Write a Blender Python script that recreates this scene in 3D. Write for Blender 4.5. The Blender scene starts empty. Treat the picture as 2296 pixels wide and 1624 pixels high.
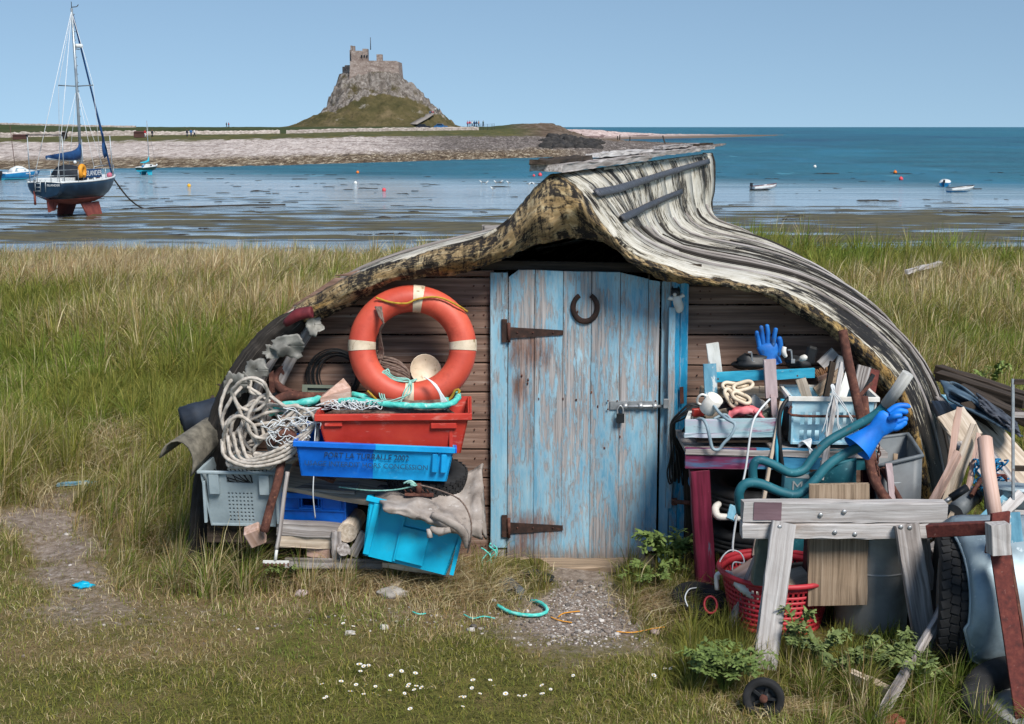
import bpy, math, random
import numpy as np
from mathutils import Vector, Matrix, noise as mnoise
random.seed(11)
rng = np.random.default_rng(5)
V = Vector
S = bpy.context.scene
COL = S.collection
# ------------------------------------------------------------------ camera, sky, sun, exposure
FPX, IW, IH = 3000.0, 2296.0, 1624.0          # focal length and frame in picture units
EYE = 2.35
PITCH = math.atan(527 / FPX)
CP, SP = math.cos(PITCH), math.sin(PITCH)
cam_d = bpy.data.cameras.new('camera')
cam = bpy.data.objects.new('camera', cam_d)
COL.objects.link(cam)
cam.location = (0, 0, EYE)
cam.rotation_euler = (math.pi / 2 - PITCH, 0, 0)
cam_d.sensor_width = 36
cam_d.lens = FPX / IW * 36
cam_d.clip_start = 0.1
cam_d.clip_end = 60000
S.camera = cam
SUN_DIR = V((0.42, -0.72, 0.92)).normalized()   # towards the sun
sun_el = math.asin(SUN_DIR.z)
world = bpy.data.worlds.new('World')
S.world = world
world.use_nodes = True
wt = world.node_tree
wt.nodes.clear()
sky = wt.nodes.new('ShaderNodeTexSky')
sky.sky_type = 'NISHITA'
sky.sun_disc = False
sky.sun_elevation = sun_el
sky.sun_rotation = math.atan2(SUN_DIR.x, SUN_DIR.y)
sky.air_density = 1.0
sky.dust_density = 0.0
sky.ozone_density = 3.0
sky.altitude = 0
# the whole dome is read a little above the horizon band: clear sea air without the white rim
tc = wt.nodes.new('ShaderNodeTexCoord')
vm = wt.nodes.new('ShaderNodeVectorMath'); vm.operation = 'MULTIPLY_ADD'
vm.inputs[1].default_value = (1, 1, 0.8); vm.inputs[2].default_value = (0, 0, 0.18)
wt.links.new(tc.outputs['Generated'], vm.inputs[0])
wt.links.new(vm.outputs[0], sky.inputs[0])
tint = wt.nodes.new('ShaderNodeMix')
tint.data_type = 'RGBA'
tint.blend_type = 'MULTIPLY'
tint.inputs[0].default_value = 1.0
tint.inputs[7].default_value = (1.02, 0.985, 0.88, 1)
bg = wt.nodes.new('ShaderNodeBackground')
bg.inputs[1].default_value = 0.094
wo = wt.nodes.new('ShaderNodeOutputWorld')
wt.links.new(sky.outputs[0], tint.inputs[6])
wt.links.new(tint.outputs[2], bg.inputs[0])
wt.links.new(bg.outputs[0], wo.inputs[0])
sd = bpy.data.lights.new('sun', 'SUN')
sd.energy = 3.5
sd.angle = math.radians(20)
sd.color = (1.0, 0.955, 0.89)
so = bpy.data.objects.new('sun', sd)
COL.objects.link(so)
so.location = (12, -9, 17)
so.rotation_euler = SUN_DIR.to_track_quat('Z', 'Y').to_euler()
S.view_settings.view_transform = 'Standard'
S.view_settings.look = 'None'
S.view_settings.gamma = 1
S.view_settings.exposure = 0.60
S.view_settings.use_curve_mapping = False
S.render.engine = 'CYCLES'
S.cycles.max_bounces = 6
S.cycles.diffuse_bounces = 4
S.cycles.transparent_max_bounces = 6
S.cycles.use_denoising = True
S.cycles.adaptive_threshold = 0.02

# ------------------------------------------------------------------ picture point -> world point
def ray(u, v):
    x, y = (u - IW / 2) / FPX, -(v - IH / 2) / FPX
    return x, CP + y * SP, -SP + y * CP
def at(u, v, Y):
    d = ray(u, v); t = Y / d[1]
    return V((d[0] * t, Y, EYE + d[2] * t))
def gr(u, v, z=0.0):
    d = ray(u, v); t = (z - EYE) / d[2]
    return V((d[0] * t, d[1] * t, z))
def zat(v, D):
    d = ray(IW / 2, v)
    return EYE + d[2] / d[1] * D

# ------------------------------------------------------------------ colour and materials
def C(h):
    h = h.lstrip('#')
    out = []
    for i in (0, 2, 4):
        c = int(h[i:i + 2], 16) / 255
        out.append(c / 12.92 if c <= 0.04045 else ((c + 0.055) / 1.055) ** 2.4)
    return (*out, 1)

class NT:
    def __init__(s, name):
        s.m = bpy.data.materials.new(name)
        s.m.use_nodes = True
        s.t = s.m.node_tree
        s.t.nodes.clear()
    def n(s, typ, **kw):
        x = s.t.nodes.new(typ)
        for k, v in kw.items(): setattr(x, k, v)
        return x
    def l(s, a, b): s.t.links.new(a, b)
    def put(s, inp, v):
        if hasattr(v, 'is_linked'): s.l(v, inp)
        else: inp.default_value = v
    def attr(s, name, fac=False):
        return s.n('ShaderNodeAttribute', attribute_name=name).outputs['Color' if not fac else 'Fac'] if name == 'col' else s.n('ShaderNodeAttribute', attribute_name=name).outputs['Vector']
    def pos(s): return s.n('ShaderNodeNewGeometry').outputs['Position']
    def scale(s, vec, sc):
        x = s.n('ShaderNodeVectorMath', operation='MULTIPLY'); s.l(vec, x.inputs[0]); x.inputs[1].default_value = sc
        return x.outputs[0]
    def noise(s, vec, scale=1, detail=4, rough=0.6, dist=0.0):
        x = s.n('ShaderNodeTexNoise'); s.l(vec, x.inputs['Vector'])
        x.inputs['Scale'].default_value = scale; x.inputs['Detail'].default_value = detail
        x.inputs['Roughness'].default_value = rough; x.inputs['Distortion'].default_value = dist
        return x.outputs['Fac']
    def vor(s, vec, scale=1, feature='F1', out='Distance'):
        x = s.n('ShaderNodeTexVoronoi', feature=feature); s.l(vec, x.inputs['Vector']); x.inputs['Scale'].default_value = scale
        return x.outputs[out]
    def ramp(s, fac, stops, interp='LINEAR'):
        x = s.n('ShaderNodeValToRGB'); s.l(fac, x.inputs[0]); r = x.color_ramp; r.interpolation = interp
        while len(r.elements) < len(stops): r.elements.new(0.5)
        for e, (p, c) in zip(r.elements, stops):
            e.position = p; e.color = c if len(c) == 4 else (*c, 1)
        return x.outputs[0]
    def step(s, fac, a, b):
        x = s.n('ShaderNodeMapRange'); s.l(fac, x.inputs[0]); x.inputs[1].default_value = a; x.inputs[2].default_value = b
        return x.outputs[0]
    def mix(s, fac, a, b, typ='MIX'):
        x = s.n('ShaderNodeMix', data_type='RGBA', blend_type=typ)
        s.put(x.inputs[0], fac); s.put(x.inputs[6], a); s.put(x.inputs[7], b)
        return x.outputs[2]
    def math(s, op, a, b=0.0):
        x = s.n('ShaderNodeMath', operation=op); s.put(x.inputs[0], a); s.put(x.inputs[1], b)
        return x.outputs[0]
    def sep(s, vec):
        x = s.n('ShaderNodeSeparateXYZ'); s.l(vec, x.inputs[0]); return x.outputs
    def bump(s, h, strength=0.4, dist=0.004):
        x = s.n('ShaderNodeBump'); s.l(h, x.inputs['Height']); x.inputs['Strength'].default_value = strength; x.inputs['Distance'].default_value = dist
        return x.outputs[0]
    def done(s, col, rough=0.6, bump=None, metal=0.0, spec=0.5, trans=None, coat=0.0):
        p = s.n('ShaderNodeBsdfPrincipled')
        s.put(p.inputs['Base Color'], col); s.put(p.inputs['Roughness'], rough); s.put(p.inputs['Metallic'], metal)
        s.put(p.inputs['Specular IOR Level'], spec); p.inputs['Coat Weight'].default_value = coat
        if bump is not None: s.l(bump, p.inputs['Normal'])
        o = s.n('ShaderNodeOutputMaterial')
        if trans is None: s.l(p.outputs[0], o.inputs[0])
        else:
            t = s.n('ShaderNodeBsdfTranslucent'); s.put(t.inputs[0], col)
            mx = s.n('ShaderNodeMixShader'); mx.inputs[0].default_value = trans
            s.l(p.outputs[0], mx.inputs[1]); s.l(t.outputs[0], mx.inputs[2]); s.l(mx.outputs[0], o.inputs[0])
        return s.m

MATS = {}
def surf(name, cols, sc=(1, 1, 1), scale=6, detail=5, lo=0.3, hi=0.7, rough=0.7, bump=0.3, bdist=0.003, metal=0.0, patches=(), vary=0.12, spec=0.4, dist=0.0, coat=0.0):
    """layered procedural surface in each piece's own coordinates; patches = (colour, sc, scale, from, to)"""
    t = NT(name)
    lc = t.attr('lc')
    nz = t.noise(t.scale(lc, sc), scale, detail, 0.62, dist)
    k = len(cols)
    col = t.ramp(nz, [(lo + (hi - lo) * i / max(1, k - 1), C(c)) for i, c in enumerate(cols)])
    h = nz
    for i, (pc, psc, ps, a, b) in enumerate(patches):
        off = t.n('ShaderNodeVectorMath', operation='ADD'); t.l(lc, off.inputs[0]); off.inputs[1].default_value = (7.3 * i + 3, 2.1 * i, 5.7 * i)
        m = t.step(t.noise(t.scale(off.outputs[0], psc), ps, 6, 0.65), a, b)
        col = t.mix(m, col, C(pc))
        h = t.math('SUBTRACT', h, t.math('MULTIPLY', m, 0.35))
    if vary:
        oi = t.n('ShaderNodeObjectInfo').outputs['Random']
        f = t.math('ADD', t.math('MULTIPLY', oi, 2 * vary), 1 - vary)
        hs = t.n('ShaderNodeHueSaturation'); t.l(f, hs.inputs['Value']); t.l(col, hs.inputs['Color']); col = hs.outputs[0]
    rr = t.step(nz, 0.0, 1.0)
    rr = t.math('ADD', t.math('MULTIPLY', rr, 0.25), rough - 0.12)
    bp = t.bump(h, bump, bdist) if bump else None
    MATS[name] = t.done(col, rr, bp, metal, spec, coat=coat)
    return MATS[name]
GR = (0.6, 14, 14)      # grain runs along the first coordinate
surf('grey_wood', ['#5d544f', '#8d8682', '#b3aeac'], GR, 4, 7, .3, .68, .85, .6, .004, patches=[('#4a423d', (.5, 30, 30), 2, .6, .68)])
surf('pale_wood', ['#8a7a6a', '#b5a592', '#cdc1b2'], GR, 4, 6, .3, .7, .85, .4, .003, patches=[('#6b5b4d', (.4, 25, 25), 2, .62, .72)])
surf('new_wood', ['#9c7c68', '#b8998a', '#cfb4a8'], GR, 3, 6, .3, .7, .8, .3, .003)
surf('brown_wood', ['#4c3a31', '#735a4d', '#93796a'], GR, 3, 7, .3, .7, .85, .5, .003, patches=[('#201814', (4, 9, 9), 1.1, .68, .73), ('#a0948b', (.5, 22, 22), 2.2, .58, .76)])
surf('dark_wood', ['#1c1613', '#33291f', '#4b4038'], GR, 4, 6, .3, .7, .9, .6, .005)
surf('white_grey_wood', ['#847d79', '#a5a09d', '#bdbab8'], GR, 5, 8, .28, .66, .9, .8, .004, patches=[('#5a514b', (.6, 40, 40), 2.6, .63, .72), ('#8d7f74', (1.2, 5, 5), 1.6, .58, .75)])
surf('board_wood', ['#5f5040', '#8f7b66', '#a89580'], (0.7, 20, 20), 3, 7, .3, .7, .85, .6, .003, dist=.6, patches=[('#4a3c30', (.5, 34, 34), 1.6, .58, .7)])
surf('rust', ['#38211b', '#543229', '#724e40'], (1, 1, 1), 28, 8, .3, .7, .9, .7, .003, patches=[('#94654b', (1, 1, 1), 40, .62, .7), ('#2a1613', (1, 1, 1), 12, .6, .7)])
surf('dark_rust', ['#1d1512', '#33231d', '#4a3229'], (1, 1, 1), 28, 8, .3, .7, .85, .7, .003, patches=[('#6a4436', (1, 1, 1), 30, .62, .72)])
surf('rust_red', ['#421c18', '#5e2a24', '#703a30'], (1, 1, 1), 40, 8, .3, .7, .85, .6, .002, patches=[('#8b6a60', (1, 1, 1), 60, .64, .74)])
surf('red_plastic', ['#a02a20', '#b8352a', '#c2402f'], (1, 1, 1), 5, 4, .3, .7, .45, .05, .002, vary=0, patches=[('#cf7f74', (1.5, 6, 5), 6, .58, .74), ('#7c2a22', (1, 1, 1), 4, .58, .8)])
surf('orange_plastic', ['#ae4030', '#c04c39', '#ca5944'], (1, 1, 1), 4, 4, .3, .7, .5, .05, .002, vary=0, patches=[('#94382a', (1, 1, 1), 7, .55, .8), ('#dba592', (1, 1, 1), 26, .72, .76), ('#d9694f', (1, 1, 1), 3, .55, .75)])
surf('blue_plastic', ['#0550a8', '#0a62c4', '#106dd0'], (1, 1, 1), 5, 4, .3, .7, .4, .05, .002, vary=0, patches=[('#4a8ac6', (2, 6, 4), 7, .6, .78), ('#12427c', (1, 1, 1), 4, .6, .8)])
surf('light_blue_plastic', ['#0d86c0', '#169ad6', '#22a6de'], (1, 1, 1), 5, 4, .3, .7, .4, .05, .002, vary=0, patches=[('#64b2d4', (2, 6, 4), 7, .62, .8), ('#3a86a6', (1, 1, 1), 4, .6, .8)])
surf('cyan_plastic', ['#0794b4', '#06a6cb', '#12b2d6'], (1, 1, 1), 4, 4, .3, .7, .38, .05, .002, vary=0, patches=[('#2f8ea2', (1, 1, 1), 5, .58, .8), ('#5cbccd', (2, 5, 5), 9, .64, .76)])
surf('grey_plastic', ['#7c8a90', '#95a3a8', '#a6b2b6'], (1, 1, 1), 5, 5, .3, .7, .5, .08, .002, vary=0, patches=[('#5d6a60', (1, 1, 1), 5, .6, .8)])
surf('dark_grey_plastic', ['#4c5054', '#5e6468', '#70777b'], (1, 1, 1), 5, 5, .3, .7, .5, .08, .002, vary=0, patches=[('#8a9297', (1, 8, 8), 6, .68, .72)])
surf('pale_blue_plastic', ['#7fb6cc', '#a9cfdc', '#c6dde4'], (1, 1, 1), 7, 5, .3, .7, .5, .08, .002, vary=0, patches=[('#3d8bb2', (1, 1, 1), 6, .56, .7), ('#d5dde0', (1, 1, 1), 9, .6, .7)])
surf('red_basket_plastic', ['#94232c', '#ab2c36', '#b5333c'], (1, 1, 1), 6, 5, .3, .7, .5, .05, .002, vary=0, patches=[('#6b2a28', (1, 1, 1), 5, .6, .8)])
surf('white_plastic', ['#b9b4aa', '#d6d2ca', '#e2dfd9'], (1, 1, 1), 9, 5, .3, .7, .5, .08, .002, vary=.05, patches=[('#7e7668', (1, 1, 1), 12, .66, .74)])
surf('cream_plastic', ['#b3a189', '#cdbca4', '#d9cab6'], (1, 1, 1), 9, 5, .3, .7, .5, .08, .002, vary=.05, patches=[('#8a7654', (1, 1, 1), 22, .58, .66)])
surf('black_plastic', ['#111214', '#1b1d20', '#26282b'], (1, 1, 1), 12, 4, .3, .7, .5, .1, .002, vary=.1)
surf('rubber', ['#141414', '#202021', '#2e2e30'], (1, 1, 1), 14, 6, .3, .7, .82, .3, .003, patches=[('#4a4845', (1, 1, 1), 5, .6, .85)])
surf('galvanised', ['#76868e', '#8fa0a8', '#a3b0b5'], (1, 1, 1), 7, 6, .3, .7, .5, .1, .002, metal=.35, patches=[('#6a7478', (1, 1, 1), 5, .6, .8), ('#b4c0c4', (1, 1, 1), 20, .64, .7)])
surf('dull_zinc', ['#868480', '#a09f9c', '#b4b3b1'], (1, 1, 1), 4, 6, .3, .7, .6, .1, .002, metal=.2, patches=[('#a8abac', (1, 3, 1), 5, .6, .75)])
surf('teal_paint', ['#0f4855', '#175a66', '#246b76'], (1, 1, 1), 7, 6, .3, .7, .6, .2, .002, vary=.05, patches=[('#5a3c2c', (1, 1, 1), 13, .63, .69), ('#4c8690', (2, 2, 2), 16, .6, .7), ('#0b3a46', (1, 1, 1), 3, .6, .8)])
surf('grip_grey', ['#8a8a86', '#a8a7a3', '#bdbcb8'], (.6, 6, 6), 9, 5, .3, .7, .7, .3, .002)
surf('bright_blue_rubber', ['#0560b8', '#0a72d2', '#107cde'], (1, 1, 1), 9, 4, .3, .7, .55, .15, .003, vary=0, patches=[('#2b4f74', (1, 1, 1), 14, .66, .76)])
surf('worn_blue_rubber', ['#0a4f98', '#1666b4', '#2a78c2'], (1, 1, 1), 10, 6, .3, .7, .6, .15, .003, vary=0, patches=[('#3c4a5c', (1, 1, 1), 14, .55, .68), ('#7b93ad', (1, 1, 1), 22, .64, .7)])
surf('turquoise_rope', ['#2f9f96', '#4cbcb0', '#8fd2c8'], (1, 1, 1), 30, 5, .3, .7, .8, .5, .002, patches=[('#c2d6cf', (1, 1, 1), 22, .6, .7)])
surf('white_rope', ['#8d8378', '#b8afa4', '#d2cac1'], (1, 1, 1), 40, 5, .3, .7, .9, .5, .002, patches=[('#6d6258', (1, 1, 1), 8, .6, .8)])
surf('brown_rope', ['#4e4039', '#6b5a50', '#85736a'], (1, 1, 1), 40, 5, .3, .7, .9, .5, .002)
surf('yellow_rope', ['#8a6a1c', '#a8842a', '#b9963c'], (1, 1, 1), 40, 5, .3, .7, .9, .5, .002)
surf('green_twine', ['#5c9c90', '#86b5a9', '#a3c6bc'], (1, 1, 1), 40, 4, .3, .7, .9, .3, .002)
surf('cable_black', ['#101113', '#1c1e20', '#2b2d30'], (1, 1, 1), 12, 4, .3, .7, .55, 0, .002)
surf('hose_grey', ['#6a7c86', '#8296a0', '#93a6ae'], (1, 1, 1), 12, 4, .3, .7, .55, .05, .002)
surf('sacking', ['#6e645c', '#978d85', '#b4aca5'], (1, 1, 1), 7, 8, .3, .7, .95, .7, .006, patches=[('#4d4540', (1, 1, 1), 9, .58, .68), ('#c2bcb6', (1, 1, 1), 16, .62, .72)])
surf('tarp_blue', ['#2a3844', '#3c5060', '#5a6c7a'], (1, 1, 1), 8, 6, .3, .7, .6, .5, .006, patches=[('#24282c', (2, 8, 8), 4, .55, .7)])
surf('steel', ['#8a8c8e', '#a6a8a9', '#bcbdbd'], (1, 1, 1), 14, 5, .3, .7, .45, .1, .001, metal=.7, patches=[('#6e4a38', (1, 1, 1), 18, .64, .74)])
surf('iron_band', ['#2b2c30', '#44464c', '#6a6e78'], (1, 6, 6), 10, 6, .3, .7, .6, .4, .003, metal=.2, patches=[('#4a352c', (1, 1, 1), 9, .62, .75)])
surf('maroon_paint', ['#3c0f1d', '#5a142a', '#74203a'], GR, 4, 6, .3, .7, .55, .3, .003, patches=[('#b06070', (1, 4, 4), 30, .69, .73), ('#38606e', (.5, 4, 4), 5, .68, .74)])
surf('apron_blue', ['#235a7c', '#2f7296', '#3f88a8'], (1.2, 8, 8), 2.4, 7, .34, .66, .6, .3, .003, patches=[('#6b2344', (1, 5, 5), 2.4, .56, .68), ('#9fb4bc', (1, 14, 14), 5, .64, .74)], vary=0)
surf('apron_paint', ['#541a34', '#6b2344', '#5a2c50'], (1.2, 5, 5), 2.4, 7, .34, .66, .6, .3, .003, patches=[('#2e6f92', (.7, 6, 6), 2.1, .5, .62), ('#9b7288', (1, 14, 14), 5, .62, .72)], vary=0)
surf('tray_paint', ['#7fa3ae', '#9fb8be', '#b0a4b4'], (1, 8, 8), 3, 7, .3, .7, .8, .4, .003, patches=[('#8a4a68', (.8, 3, 3), 4, .57, .68), ('#4c5a50', (1, 4, 4), 6, .62, .72)], vary=0)
surf('cyan_paint', ['#1f7f9e', '#2b96b4', '#45a7c0'], (1, 4, 4), 6, 7, .3, .7, .6, .6, .004, patches=[('#8fb4bb', (1, 2, 2), 11, .6, .66), ('#5c4a42', (1, 3, 3), 14, .68, .72)], vary=.05)
surf('blue_grey_paint', ['#46788e', '#5d90a6', '#7aa6b8'], (1, 4, 4), 6, 6, .3, .7, .7, .4, .003, patches=[('#c9cfce', (1, 2, 2), 14, .56, .62), ('#4a413c', (1, 3, 3), 14, .68, .72)], vary=.05)
surf('white_paint', ['#b4b4ae', '#d0d0ca', '#dcdcd8'], (1, 4, 4), 8, 6, .3, .7, .7, .3, .003, patches=[('#6b635c', (1, 5, 5), 14, .66, .71)], vary=.05)
surf('pink_grey_paint', ['#8f7f80', '#a89697', '#b9a9a8'], (1, 6, 6), 5, 6, .3, .7, .75, .4, .003, patches=[('#d2d0cc', (1, 2, 2), 9, .62, .68), ('#4b3833', (1, 3, 3), 15, .66, .7)], vary=0)
def peel(name, blues, shift=0.0, bare='#8a807b', dark='#5a4d45', wear=.52):
    t = NT(name)
    lc = t.attr('lc')
    base = t.ramp(t.noise(t.scale(lc, (1, 4, 4)), 2.4, 6), [(.3, C(blues[0])), (.5, C(blues[1])), (.7, C(blues[2]))])
    grain = t.noise(t.scale(lc, (.7, 26, 26)), 3, 6, .7)
    wood = t.ramp(grain, [(.35, C(dark)), (.5, C(bare)), (.68, C('#b9b2ae'))])
    flake = t.noise(t.scale(lc, (.55, 2.8, 2.8)), 16, 9, .74, .3)
    big = t.noise(t.scale(lc, (.7, 2.4, 2.4)), 2.1, 4)
    m = t.math('ADD', t.math('MULTIPLY', flake, .5), t.math('MULTIPLY', big, .42))
    m = t.math('ADD', m, t.math('ADD', t.math('MULTIPLY', grain, .26), -.01))
    worn = t.step(m, wear + .06, wear + .12)
    edge = t.math('MULTIPLY', t.step(m, wear + .0, wear + .07), t.math('SUBTRACT', 1.0, worn))
    col = t.mix(t.math('MULTIPLY', edge, .5), base, C('#a9bdc4'))
    col = t.mix(t.math('MULTIPLY', worn, .9), col, wood)
    streak = t.step(t.noise(t.scale(lc, (.35, 34, 34)), 2, 4), .62, .7)
    col = t.mix(t.math('MULTIPLY', streak, .45), col, C('#5d6468'))
    if name == 'door_paint':
        # rust run-off round the two strap hinges and rot along the foot
        P3 = t.sep(t.pos()); nn = t.noise(t.scale(lc, (3, 16, 16)), 2.2, 6, .7)
        def blotch(p, rx, rz):
            dx = t.math('DIVIDE', t.math('SUBTRACT', P3[0], p.x), rx); dz = t.math('DIVIDE', t.math('SUBTRACT', P3[2], p.z), rz)
            d = t.math('ADD', t.math('MULTIPLY', dx, dx), t.math('MULTIPLY', dz, dz))
            return t.step(t.math('SUBTRACT', t.math('MULTIPLY', nn, 3.0), d), .55, 1.5)
        for p, rx, rz in ((at(1185, 790, 7.07), .16, .12), (at(1190, 1190, 7.07), .20, .13), (at(1165, 870, 7.07), .05, .12), (at(1180, 1250, 7.07), .17, .10)):
            col = t.mix(t.math('MULTIPLY', blotch(p, rx, rz), .8), col, t.ramp(grain, [(.35, C('#4a2c1f')), (.6, C('#8a5f48'))]))
        foot = t.step(t.math('ADD', P3[2], t.math('MULTIPLY', nn, .16)), .17, .10)
        col = t.mix(t.math('MULTIPLY', foot, .7), col, t.ramp(grain, [(.35, C('#4b3f36')), (.6, C('#8b7c70'))]))
    oi = t.n('ShaderNodeObjectInfo').outputs['Random']
    hs = t.n('ShaderNodeHueSaturation'); t.l(t.math('ADD', t.math('MULTIPLY', oi, .22), .88), hs.inputs['Value']); t.l(col, hs.inputs['Color'])
    h = t.math('SUBTRACT', t.math('MULTIPLY', grain, .4), t.math('MULTIPLY', worn, .8))
    MATS[name] = t.done(hs.outputs[0], t.math('ADD', t.math('MULTIPLY', worn, .2), .62), t.bump(h, .7, .003), spec=.35)
peel('door_paint', ('#4f88a6', '#6ea0b8', '#97bccb'), bare='#9c918b', dark='#6a5f58', wear=.497)
peel('frame_paint', ('#6a9db6', '#80b0c5', '#9cc0cf'), wear=.52)
peel('bright_frame_paint', ('#0f7ba4', '#1c8cb6', '#3d9dbc'), wear=.56)

# ------------------------------------------------------------------ mesh building
class MB:
    def __init__(s, M=None):
        s.v, s.f, s.lc, s.mi, s.sm = [], [], [], [], []
        s.M = M if M is not None else Matrix.Identity(4)
        s.cur = 0
        s.col = None
    def add(s, vs, fs, lc=None, smooth=False):
        o = len(s.v)
        off = V((random.uniform(0, 9), random.uniform(0, 9), random.uniform(0, 9)))
        M = s.M
        for i, p in enumerate(vs):
            p = V(p)
            s.v.append(M @ p)
            s.lc.append((V(lc[i]) if lc is not None else p) + off)
        for f in fs:
            s.f.append([a + o for a in f]); s.mi.append(s.cur); s.sm.append(smooth)
        return s
    def hexa(s, p, lc=None):
        """8 points: bottom 4 (ccw from above), top 4"""
        return s.add(p, [(3, 2, 1, 0), (4, 5, 6, 7), (0, 1, 5, 4), (1, 2, 6, 5), (2, 3, 7, 6), (3, 0, 4, 7)], lc)
    def box(s, c, size, R=None, b=None):
        c = V(c); hx, hy, hz = (x / 2 for x in size)
        if b is None: b = min(hx, hy, hz) * .12
        vs = []
        for sx in (-1, 1):
            for sy in (-1, 1):
                for sz in (-1, 1):
                    vs += [(sx * hx, sy * (hy - b), sz * (hz - b)), (sx * (hx - b), sy * hy, sz * (hz - b)), (sx * (hx - b), sy * (hy - b), sz * hz)]
        def I(sx, sy, sz, k): return ((sx > 0) * 4 + (sy > 0) * 2 + (sz > 0)) * 3 + k
        fs = []
        for sg in (-1, 1):
            q = [(-1, -1), (1, -1), (1, 1), (-1, 1)] if sg > 0 else [(-1, -1), (-1, 1), (1, 1), (1, -1)]
            fs.append([I(sg, a, d, 0) for a, d in q])
            fs.append([I(d, sg, a, 1) for a, d in q])
            fs.append([I(a, d, sg, 2) for a, d in q])
        for a in (-1, 1):
            for d in (-1, 1):
                e = [I(a, d, -1, 0), I(a, d, -1, 1), I(a, d, 1, 1), I(a, d, 1, 0)]; fs.append(e if a * d > 0 else e[::-1])
                e = [I(-1, a, d, 1), I(-1, a, d, 2), I(1, a, d, 2), I(1, a, d, 1)]; fs.append(e if a * d > 0 else e[::-1])
                e = [I(a, -1, d, 2), I(a, -1, d, 0), I(a, 1, d, 0), I(a, 1, d, 2)]; fs.append(e if a * d > 0 else e[::-1])
                for e3 in (-1, 1):
                    e = [I(a, d, e3, 0), I(a, d, e3, 1), I(a, d, e3, 2)]; fs.append(e if a * d * e3 > 0 else e[::-1])
        # grain along the longest side
        ax = max(range(3), key=lambda i: size[i]); perm = [ax] + [i for i in range(3) if i != ax]
        lc = [(p[perm[0]], p[perm[1]], p[perm[2]]) for p in vs]
        if R is not None: vs = [R @ V(p) for p in vs]
        return s.add([c + V(p) for p in vs], fs, lc)
    def bar(s, p0, p1, w, h, up=(0, 0, 1), jit=0.0, segs=1, bev=.12, w1=None, h1=None, lift=None):
        """timber from p0 to p1: w across, h along 'up'; chamfered, optionally uneven"""
        p0, p1 = V(p0), V(p1); d = p1 - p0; L = d.length; d.normalize()
        side = d.cross(V(up)); 
        if side.length < 1e-5: side = d.cross(V((1, 0, 0)))
        side.normalize(); u = side.cross(d)
        w1 = w if w1 is None else w1; h1 = h if h1 is None else h1
        vs, lc = [], []
        for i in range(segs + 1):
            f = i / segs; ww, hh = (w + (w1 - w) * f) / 2, (h + (h1 - h) * f) / 2
            b = min(ww, hh) * bev
            for a, e in ((-ww, -hh + b), (-ww + b, -hh), (ww - b, -hh), (ww, -hh + b), (ww, hh - b), (ww - b, hh), (-ww + b, hh), (-ww, hh - b)):
                ja, je = random.uniform(-jit, jit), random.uniform(-jit, jit)
                p = p0 + d * (L * f + (random.uniform(-jit, jit) if i in (0, segs) else 0)) + side * (a + ja) + u * (e + je)
                if lift: p += u * lift(f)
                vs.append(p); lc.append((L * f, a, e))
        fs = []
        for i in range(segs):
            for k in range(8):
                fs.append((i * 8 + k, i * 8 + (k + 1) % 8, i * 8 + 8 + (k + 1) % 8, i * 8 + 8 + k))
        fs.append(tuple(range(7, -1, -1))); fs.append(tuple(segs * 8 + k for k in range(8)))
        return s.add(vs, fs, lc)
    def tube(s, pts, r, n=8, caps=True, closed=False, flat=1.0, twist=0.0, lobes=0, lobe=.25):
        pts = [V(p) for p in pts]; m = len(pts)
        rs = r if hasattr(r, '__len__') else [r] * m
        if len(rs) != m: rs = list(np.interp(np.linspace(0, 1, m), np.linspace(0, 1, len(rs)), rs))
        T = []
        for i in range(m):
            a = pts[(i - 1) % m] if (closed or i) else pts[i]; b = pts[(i + 1) % m] if (closed or i < m - 1) else pts[i]
            t = b - a
            T.append(t.normalized() if t.length > 1e-9 else V((0, 0, 1)))
        ref = V((0, 0, 1)) if abs(T[0].z) < .9 else V((1, 0, 0))
        nrm = (ref - T[0] * ref.dot(T[0])).normalized()
        vs, lc, L = [], [], 0
        for i in range(m):
            nrm = nrm - T[i] * nrm.dot(T[i])
            nrm = nrm.normalized() if nrm.length > 1e-6 else T[i].orthogonal().normalized()
            bn = T[i].cross(nrm)
            if i: L += (pts[i] - pts[i - 1]).length
            for k in range(n):
                a = 2 * math.pi * k / n
                q = 1.0
                if lobes: q = 1 - lobe + lobe * abs(math.cos(lobes * .5 * (a - twist * L)))
                vs.append(pts[i] + (nrm * math.cos(a) + bn * math.sin(a) * flat) * rs[i] * q)
                lc.append((L, math.cos(a) * rs[i], math.sin(a) * rs[i]))
        fs = []
        for i in range(m if closed else m - 1):
            j = (i + 1) % m
            for k in range(n):
                fs.append((i * n + k, i * n + (k + 1) % n, j * n + (k + 1) % n, j * n + k))
        o = len(s.v)
        s.add(vs, fs, lc, True)
        if caps and not closed:
            for f in (tuple(range(n - 1, -1, -1)), tuple((m - 1) * n + k for k in range(n))):
                s.f.append([o + a for a in f]); s.mi.append(s.cur); s.sm.append(False)
        return s
    def rope(s, pts, R, closed=False, n=9, pitch=5.0):
        pts = resample(pts, R * 1.5, closed)
        return s.tube(pts, R, n, closed=closed, twist=2 * math.pi / (R * pitch * 3), lobes=3, lobe=.34)
    def lathe(s, prof, M=None, n=20, cap=False, arc=None, sx=1.0):
        """profile of (r, z), spun round z, then moved by M"""
        M = M or Matrix.Identity(4)
        m = len(prof); vs, lc = [], []
        full = arc is None; arc = arc or 2 * math.pi; nn = n if full else n + 1
        for k in range(nn):
            a = arc * k / n
            for r, z in prof:
                p = V((r * math.cos(a) * sx, r * math.sin(a), z)); vs.append(M @ p); lc.append(p)
        fs = []
        for k in range(n):
            j = (k + 1) % nn
            for i in range(m - 1):
                fs.append((k * m + i, j * m + i, j * m + i + 1, k * m + i + 1))
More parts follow.
